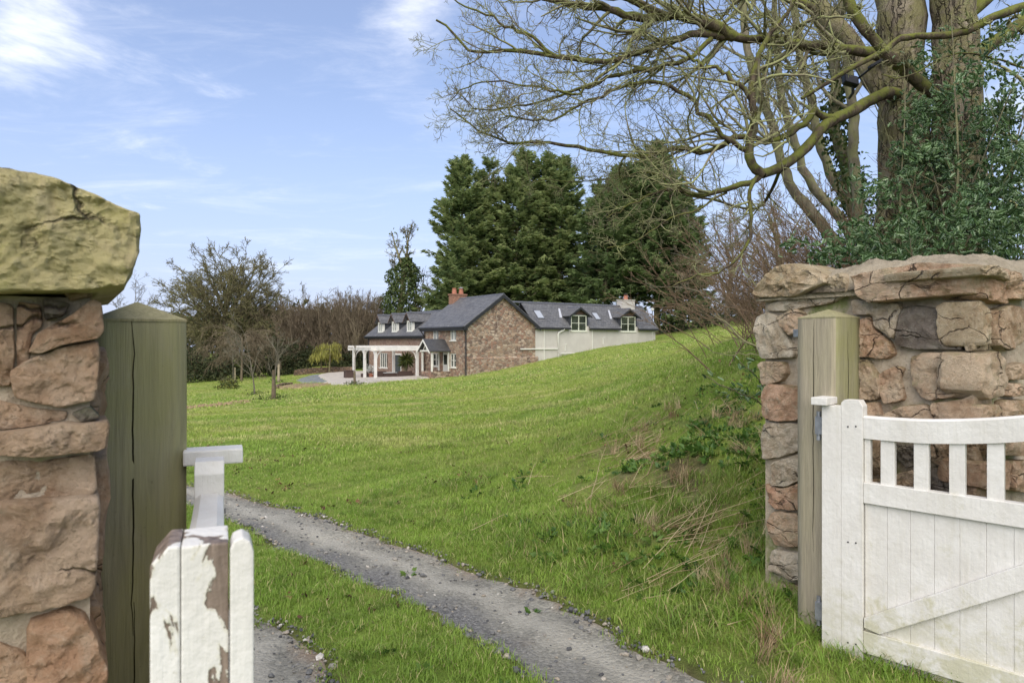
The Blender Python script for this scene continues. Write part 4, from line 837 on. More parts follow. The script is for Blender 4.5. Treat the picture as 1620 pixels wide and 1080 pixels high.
def build_gate(name, label, hinge, d, side, mats, bent):
    """x runs from the hinge edge to the meeting edge, y is outwards from the framed face, z up; side = +1 or -1 turns the framed face"""
    d = unit(d); nrm = np.array([-d[1], d[0]])*side
    t = thing(name, (hinge[0], hinge[1], 0.05), label, 'gate', 'pair of white driveway gates'); loc = np.array(t.location)
    T = lambda p: tuple(np.array([*(np.array(hinge)+d*p[0]+nrm*p[1]), p[2]])-loc)
    wh, old, peel, peel2 = mats; L = 1.175
    top = lambda x: 1.212+0.136*np.clip((x-0.42)/(L-0.42), 0, 1)**1.6-0.006*math.sin(math.pi*np.clip(x/0.5, 0, 1))
    def part(nm, a, b, m, bev=0.003): return MB().box(a, b).build(nm, m, t, bevel=bev, T=T, seg=2)
    part('hanging_stile', (0.0, -0.062, 0.05), (0.088, 0.0, 1.245), wh, 0.0015)
    part('stile_cap', (-0.035, -0.092, 1.247), (0.040, 0.044, 1.283), old, 0.004)
    b = MB(); b.prism([(0.0885, 0, 0.05), (0.184, 0, 0.05), (0.184, 0, 1.25), (0.168, 0, 1.277), (0.104, 0, 1.277), (0.0885, 0, 1.262)], (0, -0.062, 0)); b.build('inner_stile', wh, t, bevel=0.0015, T=T, seg=1)
    # curved top rail
    b = MB(); n = 18; xs = np.linspace(0.185, L-0.066, n)
    for k in range(n-1):
        x0, x1 = xs[k], xs[k+1]; z0, z1 = top(x0), top(x1)
        if k == 0: n0 = len(b.v); b.v += [(x0, -0.060, z0-0.104), (x0, -0.004, z0-0.104), (x0, -0.002, z0-0.008), (x0, -0.014, z0), (x0, -0.048, z0), (x0, -0.060, z0-0.008)]
        b.v += [(x1, -0.060, z1-0.104), (x1, -0.004, z1-0.104), (x1, -0.002, z1-0.008), (x1, -0.014, z1), (x1, -0.048, z1), (x1, -0.060, z1-0.008)]
        for q in range(6): r = (q+1) % 6; b.f.append((n0+k*6+q, n0+k*6+r, n0+k*6+6+r, n0+k*6+6+q))
    b.f.append(tuple(n0+q for q in range(6))); b.f.append(tuple(n0+(n-1)*6+q for q in range(6)))
    b.build('top_rail', wh, t, T=T)
    part('middle_rail', (0.185, -0.056, 0.805), (L-0.066, -0.003, 0.90), wh); part('bottom_rail', (0.185, -0.056, 0.115), (L-0.066, -0.003, 0.215), old)
    x = 0.255
    part('baluster', (0.186, -0.046, 0.90), (0.212, -0.016, top(0.2)-0.10), wh, 0.002)
    while x < L-0.14: part('baluster', (x, -0.046, 0.898), (x+0.058, -0.016, top(x+0.03)-0.101), wh, 0.002); x += 0.135
    x = 0.187; w = 0.094; k = 0
    while x < L-0.07:
        w1 = min(w, L-0.067-x); part('board', (x+0.0003, -0.040-0.0006*(k % 3), 0.075), (x+w1-0.0003, -0.022-0.0006*(k % 3), 0.845), wh if k % 3 else old, 0.0016); x += w; k += 1
    # diagonal brace, bottom of the hinge side up towards the meeting side
    b = MB(); b.prism([(0.188, 0, 0.232), (0.188, 0, 0.275), (1.0, 0, 0.800), (1.128, 0, 0.800), (1.128, 0, 0.775), (0.255, 0, 0.220)], (0, -0.021, 0)); b.build('brace', old, t, bevel=0.003, T=T, seg=2)
    # meeting stile: two boards and a cover strip
    zt = top(L)+0.014
    b = MB(); b.prism([(L, -0.041, 0.05), (L, -0.041, zt), (L, -0.052, zt), (L, -0.066, zt-0.016), (L, -0.066, 0.05)] if side > 0 else [(L, -0.021, 0.05), (L, -0.021, zt), (L, -0.008, zt), (L, 0.004, zt-0.016), (L, 0.004, 0.05)], (-0.066, 0, 0)); b.build('meeting_stile', peel, t, bevel=0.0025, T=T, seg=2)
    b = MB()
    if side > 0: b.box((L-0.066, -0.0405, 0.05), (L, 0.0, zt-0.001))
    else: b.box((L-0.066, -0.062, 0.05), (L, -0.0215, zt-0.001))
    b.build('meeting_stile_board', peel2, t, bevel=0.002, T=T, seg=2)
    y0 = 0.0012 if side > 0 else -0.084
    b = MB(); b.prism([(L+0.004, y0, 0.05), (L+0.004, y0+0.021, 0.05), (L+0.004, y0+0.021, zt-0.012), (L+0.004, y0+0.018, zt-0.002), (L+0.004, y0+0.011, zt+0.003), (L+0.004, y0+0.003, zt), (L+0.004, y0, zt-0.008)], (-0.036, 0, 0)); b.build('cover_strip', wh, t, bevel=0.002, T=T, seg=2)
    # hinges
    for z in (1.10, 0.20):
        hb = MB(); hb.box((-0.040, -0.052, z), (-0.002, -0.018, z+0.085)).tube([(-0.028, -0.035, z-0.03), (-0.028, -0.035, z+0.11)], 0.011, 8)
        hb.build('hinge', M['steel'] if side < 0 else M['black'], t, T=T)
    for z in (1.14, 0.6, 0.13):
        for q in (0.12, 0.155): MB().tube([(q, 0.0005, z+q*0.1), (q, 0.003, z+q*0.1)], 0.0038, 6).build('screw_hole', M['black'], t, T=T)
    return t
build_gate('white_gate', 'white painted boarded gate with balusters swung back against the rubble pillar', (1.49, 3.283), (0.70, -0.715), -1, (M['white'], M['white_old'], M['white'], M['white']), 0)
build_gate('white_gate', 'open white gate seen edge-on with peeling paint on its meeting stile', (-0.728, 1.725), (0.392, -0.920), 1, (M['white'], M['white_old'], M['white_peel'], M['white_peel2']), 0)
def latch():
    p = at(1262, 527, 3.52); t = thing('latch_keeper', p, 'small grey steel keeper plate on the rubble pillar by the tan post', 'bracket')
    MB().box((-0.012, -0.03, -0.02), (0.012, 0.03, 0.02)).box((-0.004, -0.05, -0.008), (0.004, 0.05, 0.008)).build('keeper_plate', M['steel'], t, bevel=0.002)
latch()
# ------------------------------------------------------------------ the house: x along the gable end, y along the entrance front
def solve_y(px, x=0.0):                    # distance along the entrance front whose image column is px
    s = (px-810)/1080; o = HC+HG*x; return (s*o[1]-o[0])/(HU[0]-s*HU[1])
def solve_x(px, y=0.0):
    s = (px-810)/1080; o = HC+HU*y; return (s*o[1]-o[0])/(HG[0]-s*HG[1])
def build_house():
    E = EYE; z0 = -3.9
    t = thing('stone_house', (*HC, 0.0), 'long stone and cream farmhouse with grey slate roofs, dormers and two chimneys', 'house', None, HRZ)
    def B(mb, nm, mat, par=None, **k): return mb.build(nm, mat, par or t, **k)
    def wall(nm, mat, axis, at_, lo, hi, za, zb, holes, thick=0.35, inward=1):
        """flat wall with real openings; axis 'x' runs along x at y=at_, 'y' along y at x=at_"""
        us = sorted({lo, hi, *[h[0] for h in holes], *[h[1] for h in holes]}); zs = sorted({za, zb, *[h[2] for h in holes], *[h[3] for h in holes]})
        m = MB(); P = (lambda u, z, d: (u, at_+d*inward, z)) if axis == 'x' else (lambda u, z, d: (at_+d*inward, u, z))
        for a, b in zip(us, us[1:]):
            for c, d in zip(zs, zs[1:]):
                if any(h[0] <= a+1e-6 and b <= h[1]+1e-6 and h[2] <= c+1e-6 and d <= h[3]+1e-6 for h in holes): continue
                m.poly([P(a, c, 0), P(b, c, 0), P(b, d, 0), P(a, d, 0)]); m.poly([P(a, c, thick), P(a, d, thick), P(b, d, thick), P(b, c, thick)])
        for a, b, c, d in holes:
            for q in ([(a, c), (b, c)], [(b, c), (b, d)], [(b, d), (a, d)], [(a, d), (a, c)]): m.poly([P(*q[0], 0), P(*q[1], 0), P(*q[1], thick), P(*q[0], thick)])
        return B(m, nm, mat, fix=False)
    def window(axis, at_, a, b, c, d, cols=2, rows=2, mat='joinery', sill=True, glass='glass', dep=0.10, inward=1, par=None, f=0.075):
        P = (lambda u, z, w: (u, at_+w*inward, z)) if axis == 'x' else (lambda u, z, w: (at_+w*inward, u, z))
        def bx(m, u0, u1, c0, c1, w0, w1): p, q = P(u0, c0, w0), P(u1, c1, w1); m.box(tuple(map(min, p, q)), tuple(map(max, p, q)))
        m = MB(); bx(m, a, b, c, c+f, dep-.05, dep+.03); bx(m, a, b, d-f, d, dep-.05, dep+.03); bx(m, a, a+f, c+f, d-f, dep-.05, dep+.03); bx(m, b-f, b, c+f, d-f, dep-.05, dep+.03)
        w = B(m, 'window', M[mat], par)
        for i in range(1, cols):
            u = a+(b-a)*i/cols; m = MB(); bx(m, u-f*.55, u+f*.55, c+f, d-f, dep-.045, dep+.025); B(m, 'mullion', M[mat], w)
        for i in range(1, rows):
            z = c+(d-c)*i/rows; m = MB(); bx(m, a+f, b-f, z-.02, z+.02, dep-.04, dep+.02); B(m, 'glazing_bar', M[mat], w)
        for i in range(cols):
            m = MB(); u0 = a+(b-a)*i/cols+f*.5; u1 = a+(b-a)*(i+1)/cols-f*.5; bx(m, u0, u1, c+f*.5, d-f*.5, dep+.005, dep+.015); B(m, 'pane', M[glass], w)
        if sill: m = MB(); bx(m, a-.08, b+.08, c-.075, c-.002, -.07, dep); B(m, 'sill', M[mat], w)
        return w
    EA, RI, Wm, Lm = E+1.42, E+3.92, 6.92, 7.86               # main block eaves, ridge, width, length
    # ---- main block
    y1 = lambda px: solve_y(px, 0.0)
    yw = [(y1(721.5), y1(712)), (y1(693.5), y1(684.5))]
    up = [(yw[0][0], yw[0][1], E+0.08, E+1.28), (yw[1][0], yw[1][1], E+0.10, E+1.28)]
    low = [(yw[0][0], yw[0][1], E-2.20, E-1.02), (yw[1][0]-.1, yw[1][1]+.1, E-2.20, E-1.02)]
    pc = y1(703.0)
    door = [(pc-.5, pc+.5, E-2.95, E-.95)]
    wall('wall', M['wall_stone'], 'y', 0.0, 0.0, Lm, z0, EA, up+low+door)
    for h in up: window('y', 0.0, *h, glass='curtain_glass')
    for h in low: window('y', 0.0, *h)
    d_ = B(MB().box((0.12, pc-.5, E-2.95), (0.17, pc+.5, E-.95)), 'front_door', M['joinery']); B(MB().box((0.105, pc-.3, E-2.0), (0.119, pc+.3, E-1.15)), 'pane', M['glass'], d_)
    B(MB().tube([(0.08, pc-.38, E-2.0), (0.08, pc-.38, E-1.9)], .025, 6), 'door_handle', M['black'], d_)
    m = MB(); ap = (RI-EA)
    for y, s in ((0.0, 1), (Lm, -1)):
        m.prism([(0, y, z0), (Wm, y, z0), (Wm, y, EA), (Wm/2, y, RI-.12), (0, y, EA)], (0, .35*s, 0))
    B(m, 'gable_wall', M['wall_stone'])
    B(MB().poly([(Wm, 0.35, z0), (Wm, Lm, z0), (Wm, Lm, EA), (Wm, 0.35, EA)]), 'rear_wall', M['wall_stone'], fix=False)
    # older, browner masonry course low on the gable, and the pale coping above it
    B(MB().box((0.25, -0.10, z0), (Wm+.25, -0.002, E-1.42)).prism([(0.25, -0.10, E-1.42), (0.25, -0.002, E-1.42), (0.25, -0.002, E-1.30)], (Wm, 0, 0)), 'plinth', M['wall_stone'])
    def slope(nm, mat, p0, p1, p2, p3, th=0.09, par=None):   # eaves p0,p1, ridge p2,p3; thickness downwards
        n = unit(np.cross(np.array(p1)-p0, np.array(p3)-p0)); n = n if n[2] > 0 else -n
        return B(MB().prism([p0, p1, p2, p3], -n*th), nm, mat, par)
    ov, ve = 0.38, 0.28; k = (RI-EA)/(Wm/2); ez = EA-ov*k+.12; rz = RI+.12
    r1 = slope('roof', M['slate_y'], (-ov, -ve, ez), (-ov, Lm+ve, ez), (Wm/2, Lm+ve, rz), (Wm/2, -ve, rz))
    slope('roof', M['slate_y'], (Wm+ov, -ve, ez), (Wm+ov, Lm+ve, ez), (Wm/2, Lm+ve, rz), (Wm/2, -ve, rz))
    def ridge_row(a, b, par, z=0.0, step=0.45):
        a, b = np.array(a, float), np.array(b, float); n = max(1, int(np.linalg.norm(b-a)/step)); d = unit(b-a); sd = np.array([-d[1], d[0], 0])
        for i in range(n):
            p = a+(b-a)*i/n; q = a+(b-a)*(i+.96)/n; w = .16; h = .05+.006*(i % 2)
            B(MB().prism([p-sd*w+[0, 0, -.10], p+[0, 0, h], p+sd*w+[0, 0, -.10], p+[0, 0, -.06]], q-p), 'ridge_tile', M['ridge'], par)
    ridge_row((Wm/2, -ve, rz), (Wm/2, Lm+ve, rz), r1)
    # verge boards on the gable, black
    for s in (0, 1):
        xe = -ov if s == 0 else Wm+ov; n = np.array([xe, -ve-.025, ez-.06]); q = np.array([Wm/2, -ve-.025, rz-.06])
        B(MB().prism([n, q, q-[0, 0, .30], n-[0, 0, .26]], (0, .05, 0)), 'verge_board', M['fascia'])
        inn = np.array([0 if s == 0 else Wm, -ve+.03, EA-.05]); 
        B(MB().prism([n+[0, .06, -.1], q+[0, .06, -.1], q+[0, ve+.02, -.1], n+[0, ve+.02, -.1]], (0, 0, -.05)), 'soffit', M['fascia'])
    B(MB().box((-ov+.02, -ve+.03, ez-.34), (-.02, Lm+ve-.05, ez-.16)), 'eaves_soffit', M['fascia'])
    B(MB().tube([(-ov-.06, -ve, ez-.10), (-ov-.06, Lm+ve, ez-.10)], .065, 8), 'gutter', M['fascia'])
    B(MB().tube([(-ov-.05, -.10, ez-.14), (-.10, -.08, ez-.60), (-.10, -.08, E-3.1)], .05, 8), 'downpipe', M['fascia'])
    B(MB().tube([(-ov-.05, Lm+.1, ez-.14), (-.12, Lm-.08, ez-.65), (-.12, Lm-.08, E-3.4)], .05, 8), 'downpipe', M['fascia'])
    # brick chimney on the far gable
    c = B(MB().box((Wm/2-.75, Lm-.45, RI-.6), (Wm/2+.75, Lm+.30, RI+.42)).box((Wm/2-.82, Lm-.52, RI+.422), (Wm/2+.82, Lm+.37, RI+.54)), 'chimney', M['brick'])
    for x_, h in ((-.36, .55), (.36, .50)): B(MB().tube([(Wm/2+x_, Lm-.07, RI+.54), (Wm/2+x_, Lm-.07, RI+.54+h*.8), (Wm/2+x_, Lm-.07, RI+.54+h)], [.24, .19, .22], 12), 'chimney_pot', M['pot'], c)
    B(MB().tube([(Wm/2+.36, Lm-.07, RI+1.05), (Wm/2+.36, Lm-.07, RI+1.14), (Wm/2+.36, Lm-.07, RI+1.20)], [.12, .26, .05], 10), 'chimney_cowl', M['lead'], c)
    B(MB().box((-.32, y1(714.5)-.12, EA-.30), (-.06, y1(714.5)+.12, EA-.10)), 'security_light', M['joinery'])
    # ---- porch
    px0, hw_ = -1.75, 1.02; pe, pr = E-.80, E+.22; pf = E-2.95
    por = B(MB().box((px0, pc-hw_, E-3.5), (px0+.3, pc+hw_, E-2.55)).box((px0+.3, pc-hw_, E-3.5), (0, pc-hw_+.3, E-2.55)).box((px0+.3, pc+hw_-.3, E-3.5), (0, pc+hw_, E-2.55)), 'porch_wall', M['wall_stone'])
    for x_ in (px0+.03, -.15):
        for y_ in (pc-hw_+.06, pc+hw_-.18): B(MB().box((x_, y_, E-2.549), (x_+.13, y_+.12, pe-.1)), 'porch_post', M['joinery'], por)
    for y_ in (pc-hw_+.04, pc+hw_-.18): B(MB().box((px0-.12, y_, pe-.1), (-.002, y_+.14, pe+.08)), 'porch_beam', M['joinery'], por)
    B(MB().box((px0-.06, pc-hw_+.185, pe-.06), (px0+.06, pc+hw_-.185, pe+.07)), 'porch_beam', M['joinery'], por)
    for s in (-1, 1):
        e_ = pc+s*(hw_+.22); slope('porch_roof', M['slate_dark'], (px0-.3, e_, pe-.02), (-.002, e_, pe-.02), (-.002, pc, pr), (px0-.3, pc, pr), .07, por)
        a = np.array([px0-.33, e_, pe-.06]); b = np.array([px0-.33, pc, pr-.03])
        B(MB().prism([a, b, b-[0, 0, .17], a-[0, 0, .14]], (.05, 0, 0)), 'barge_board', M['joinery'], por)
        B(MB().prism([(px0, pc+s*.62, pe+.07), (px0, pc+s*.52, pe+.07), (px0, pc+s*.02, pr-.32), (px0, pc+s*.02, pr-.20)], (.05, 0, 0)), 'gable_strut', M['joinery'], por)
    B(MB().box((px0+.001, pc-.04, pe+.07), (px0+.048, pc+.04, pr-.25)), 'gable_strut', M['joinery'], por)
    # ---- cream wing
    X0, X1, D = Wm, Wm+14.6, 4.3; EB, RB = E+1.42, E+3.48; kb = (RB-EB)/(D/2)
    x_ = lambda px: solve_x(px, 0.0)
    wins = [(x_(903.5), x_(928)), (x_(982.5), x_(1005.5))]
    holes = [(a, b, E+.95, E+2.40) for a, b in wins]
    wall('wing_wall', M['render'], 'x', 0.0, X0+.002, X1, E-3.4, EB, [(a, b, E+.95, EB) for a, b, c_, d__ in holes])
    B(MB().prism([(X1, 0.352, E-2), (X1, D, E-2), (X1, D, EB), (X1, D/2, RB), (X1, .352, EB)], (-.3, 0, 0)), 'wing_gable', M['render'])
    B(MB().poly([(X0, D, E-3.4), (X1-.3, D, E-3.4), (X1-.3, D, EB), (X0, D, EB)]), 'wing_rear_wall', M['render'], fix=False)
    ob = .30; ezb = EB-ob*kb+.10; rzb = RB+.10; xr = X1+.28; ys = lambda z: -ob+(z-ezb)/kb
    # front slope is cut round the dormer fronts
    roof = B(MB(), 'wing_roof', M['slate_x']) if False else None
    cuts = [X0-.1]; segs = []
    for a, b in wins: segs.append((cuts[-1], a-.22, True)); segs.append((a-.22, b+.22, False)); cuts.append(b+.22)
    segs.append((cuts[-1], xr, True)); mb = MB(); n = unit((0, -kb, 1.0)); n = unit(np.array([0, -kb, 1.0])); th = -n*.09
    for a, b, full in segs:
        yb = -ob if full else .10; zb = ezb+(yb+ob)*kb
        mb.prism([(a, yb, zb), (b, yb, zb), (b, D/2, rzb), (a, D/2, rzb)], th)
    roof = B(mb, 'wing_roof', M['slate_x'])
    slope('wing_roof', M['slate_x'], (X0-.1, D+ob, ezb), (xr, D+ob, ezb), (xr, D/2, rzb), (X0-.1, D/2, rzb))
    ridge_row((X0-1.6, D/2, rzb), (xr, D/2, rzb), roof)
    for a, b, full in segs:
        if full: B(MB().box((a+.02, -ob-.06, ezb-.17), (b-.02, -ob+.04, ezb-.03)), 'gutter', M['fascia']); B(MB().box((a+.02, -ob+.05, ezb-.14), (b-.02, -.004, ezb-.10)), 'eaves_soffit', M['fascia'])
    B(MB().prism([(xr+.01, -ob, ezb-.02), (xr+.01, D/2, rzb-.02), (xr+.01, D/2, rzb-.22), (xr+.01, -ob, ezb-.2)], (-.05, 0, 0)), 'verge_board', M['fascia'])
    for (a, b), h in zip(wins, holes):
        cx = (a+b)/2; w2 = (b-a)/2+.16; de, dr = E+2.42, E+3.10; yb = .06
        B(MB().box((a-.16, 0.0, EB+.001), (a-.001, .3, de)).box((b+.001, 0.0, EB+.001), (b+.16, .3, de)).box((a-.16, 0, h[3]+.002), (b+.16, .3, h[3]+.08)), 'dormer_front', M['slate_hang'])
        B(MB().prism([(a-.16, .02, h[3]+.081), (b+.16, .02, h[3]+.081), (cx, .02, dr-.1)], (0, .2, 0)), 'dormer_gable', M['timber_dark'])
        for s in (-1, 1):
            xe = cx+s*(w2+.0); B(MB().prism([(xe, .3, de), (xe, ys(de), de), (xe, .3, ezb+(.3+ob)*kb-.05)], (s*.06, 0, 0)), 'dormer_cheek', M['slate_hang'])
        window('x', 0.0, *h, mat='joinery_green', dep=.06)
        dm = None
        for s in (-1, 1):
            xe = cx+s*(w2+.28); ke = (dr-de)/(w2); z_e = de-.28*ke+.06; z_r = dr+.06
            o = slope('dormer_roof', M['slate_y'], (xe, -.28, z_e), (xe, ys(z_e), z_e), (cx, ys(z_r), z_r), (cx, -.28, z_r), .07); dm = dm or o
            p, q = np.array([xe, -.31, z_e-.03]), np.array([cx, -.31, z_r-.03])
            B(MB().prism([p, q, q-[0, 0, .20], p-[0, 0, .13]], (0, .05, 0)), 'dormer_barge_board', M['fascia'])
        ridge_row((cx, -.25, dr+.07), (cx, ys(dr)-.05, dr+.07), dm)
        p = np.array([cx-w2-.33, ys(de+.0)-.10, de+.06]); q = np.array([cx-.25, ys(dr-.1), dr-.02])
        zo = lambda yy: ezb+(yy+ob)*kb+.012
        B(MB().poly([(cx-w2-.62, ys(de-.25), zo(ys(de-.25))), (cx-w2-.34, ys(de-.25), zo(ys(de-.25))), (cx-w2+.10, ys(dr-.05), zo(ys(dr-.05))), (cx-w2-.10, ys(dr-.05), zo(ys(dr-.05)))]), 'lead_valley', M['lead'], fix=False)
    for pa, pb, za, zb in ((846, 860, E+2.0, E+2.78), (938, 949, E+2.02, E+2.72)):
        a, b = solve_x(pa+3, .7), solve_x(pb, .7); zo = lambda z, o: (ys(z), z+o)
        fr = MB(); f0, f1 = zo(za, .0), zo(zb, .0); nn = np.array([0, -kb, 1])/math.hypot(kb, 1)
        q = [np.array([a, f0[0], f0[1]]), np.array([b, f0[0], f0[1]]), np.array([b, f1[0], f1[1]]), np.array([a, f1[0], f1[1]])]
        s = B(MB().prism([p-nn*.02 for p in q], nn*.07), 'skylight', M['ridge']); cc = sum(q)/4
        B(MB().prism([cc+(p-cc)*.84+nn*.051 for p in q], nn*.02), 'pane', M['skyglass'], s)
    xc = solve_x(990, D/2); c = B(MB().box((xc-.85, D/2-.4, RB-.4), (xc+.85, D/2+.4, RB+.62)).box((xc-.9, D/2-.45, RB+.622), (xc+.9, D/2+.45, RB+.70)), 'chimney', M['render'])
    B(MB().tube([(xc, D/2, RB+.70), (xc, D/2, RB+1.1), (xc, D/2, RB+1.16)], [.24, .19, .23], 12), 'chimney_pot', M['pot'], c)
    B(MB().tube([(xc, D/2, RB+1.16), (xc, D/2, RB+1.26), (xc, D/2, RB+1.34)], [.12, .25, .08], 10), 'chimney_cowl', M['fascia'], c)
    pipe = lambda pts, r, m='render': B(MB().tube(pts, r, 8), 'waste_pipe', M[m])
    for px, zt, zb in ((860, EB-.18, E-2.6), (936, EB-.30, E-1.2)):
        a = x_(px); pipe([(a, -.07, zt), (a, -.07, zb)], .045, 'joinery'); pipe([(a, -.07, zt), (a-.02, -ob, ezb-.14)], .04, 'joinery')
    a = x_(882); pipe([(a+.55, -ob, ezb-.14), (a+.05, -.10, EB-.65), (a, -.10, EB-.75), (a, -.10, E-2.4)], .085, 'joinery')
    a2 = x_(1031); pipe([(X1+.15, -ob, ezb-.14), (a2, -.06, EB-.5), (a2, -.06, E-.3)], .045, 'joinery')
    B(MB().box((Wm-1.6, -.13, E-.70), (x_(881), -.004, E-.60)), 'string_course', M['joinery']); B(MB().box((x_(886), -.10, E-1.12), (x_(945), -.004, E-1.04)), 'string_course', M['joinery'])
    for px, z in ((893, E-.85), (953, E-.25)): a = x_(px); B(MB().tube([(a, -.08, z), (a, -.08, z+.55), (a+.02, -.2, z+.62)], .05, 8), 'waste_pipe', M['joinery'])
    # ---- lower wing behind the pergola
    XA, XB, Y0, Y1 = .4, 6.0, Lm+.3, Lm+14.6; EC, RC = E+.74, E+2.95; kc = (RC-EC)/((XB-XA)/2); xm = (XA+XB)/2
    yl = lambda px: solve_y(px, XA)
    wn = [(yl(613), yl(600.5), E-2.75, E-1.2), (yl(645), yl(637), E-3.7, E-1.3), (yl(634), yl(623.5), E-3.75, E-1.35)]
    wall('lower_wing_wall', M['wall_pink'], 'y', XA, Y0, Y1, E-4.6, EC, [wn[0], wn[2]])
    window('y', XA, *wn[0], cols=4, rows=1, mat='joinery'); w = wn[2]
    d_ = B(MB().box((XA+.1, w[0], w[2]), (XA+.16, w[1], w[3])), 'garden_door', M['door_grey'])
    B(MB().box((XA-.03, w[0]-.16, w[2]), (XA+.09, w[0]-.001, w[3]+.15)).box((XA-.03, w[1]+.001, w[2]), (XA+.09, w[1]+.16, w[3]+.15)).box((XA-.03, w[0], w[3]+.001), (XA+.09, w[1], w[3]+.15)), 'door_frame', M['joinery'], d_)
    B(MB().prism([(XA+.36, Y1, E-4.6), (XB, Y1, E-4.6), (XB, Y1, EC), (xm, Y1, RC), (XA+.36, Y1, EC+.3)], (0, -.3, 0)), 'lower_wing_gable', M['wall_pink'])
    B(MB().poly([(XB, Y0, E-4.6), (XB, Y1, E-4.6), (XB, Y1, EC), (XB, Y0, EC)]), 'lower_wing_rear_wall', M['wall_pink'], fix=False)
    oc = .35; ezc = EC-oc*kc+.10; rzc = RC+.10; ye = Y1+.35
    rl = slope('lower_wing_roof', M['slate_y'], (XA-oc, Lm-.2, ezc), (XA-oc, ye, ezc), (xm, ye, rzc), (xm, Lm-.2, rzc))
    slope('lower_wing_roof', M['slate_y'], (XB+oc, Lm+.4, ezc), (XB+oc, ye, ezc), (xm, ye, rzc), (xm, Lm+.4, rzc))
    ridge_row((xm, Lm+.4, rzc), (xm, ye, rzc), rl)
    B(MB().tube([(XA-oc-.06, Lm-.2, ezc-.08), (XA-oc-.06, ye, ezc-.08)], .065, 8), 'gutter', M['fascia']); B(MB().box((XA-oc+.02, Lm, ezc-.28), (XA-.01, ye-.05, ezc-.12)), 'eaves_soffit', M['fascia'])
    B(MB().tube([(XA-.1, Y1-.2, ezc-.2), (XA-.1, Y1-.2, E-4.2)], .05, 8), 'downpipe', M['fascia'])
    xs_ = lambda z: XA-oc+(z-ezc)/kc
    for px in (601.5, 623.8, 647.8):
        xf = XA+.15; yc = solve_y(px, xf); hw2 = .62; de, dr = E+2.05, E+2.78; zb = ezc+(xf-XA+oc)*kc
        B(MB().box((xf, yc-hw2, zb-.1), (xf+.25, yc-hw2+.14, de)).box((xf, yc+hw2-.14, zb-.1), (xf+.25, yc+hw2, de)).box((xf, yc-hw2+.141, de-.10), (xf+.25, yc+hw2-.141, de)), 'dormer_front', M['joinery'])
        B(MB().prism([(xf+.01, yc-hw2, de+.001), (xf+.01, yc+hw2, de+.001), (xf+.01, yc, dr-.03)], (.2, 0, 0)), 'dormer_gable', M['timber_dark'])
        window('y', xf, yc-hw2+.142, yc+hw2-.142, zb+.05, de-.102, mat='joinery', dep=.05, sill=True, glass='curtain_glass')
        for s in (-1, 1):
            yy = yc+s*hw2; B(MB().prism([(xf+.251, yy, de), (xs_(de), yy, de), (xf+.251, yy, ezc+(xf+.251-XA+oc)*kc-.05)], (0, -s*.06, 0)), 'dormer_cheek', M['slate_hang'])
            e_ = yc+s*(hw2+.26); ke = (dr-de)/hw2; z_e = de-.26*ke*.6+.05; z_r = dr+.06
            o = slope('dormer_roof', M['slate_x'], (xf-.35, e_, z_e), (xs_(z_e), e_, z_e), (xs_(z_r), yc, z_r), (xf-.35, yc, z_r), .07)
            p, q = np.array([xf-.37, e_, z_e-.03]), np.array([xf-.37, yc, z_r-.03]); B(MB().prism([p, q, q-[0, 0, .16], p-[0, 0, .11]], (.04, 0, 0)), 'dormer_barge_board', M['timber_dark'])
        ridge_row((xf-.33, yc, dr+.07), (xs_(dr), yc, dr+.07), o)
    return t
house = build_house()

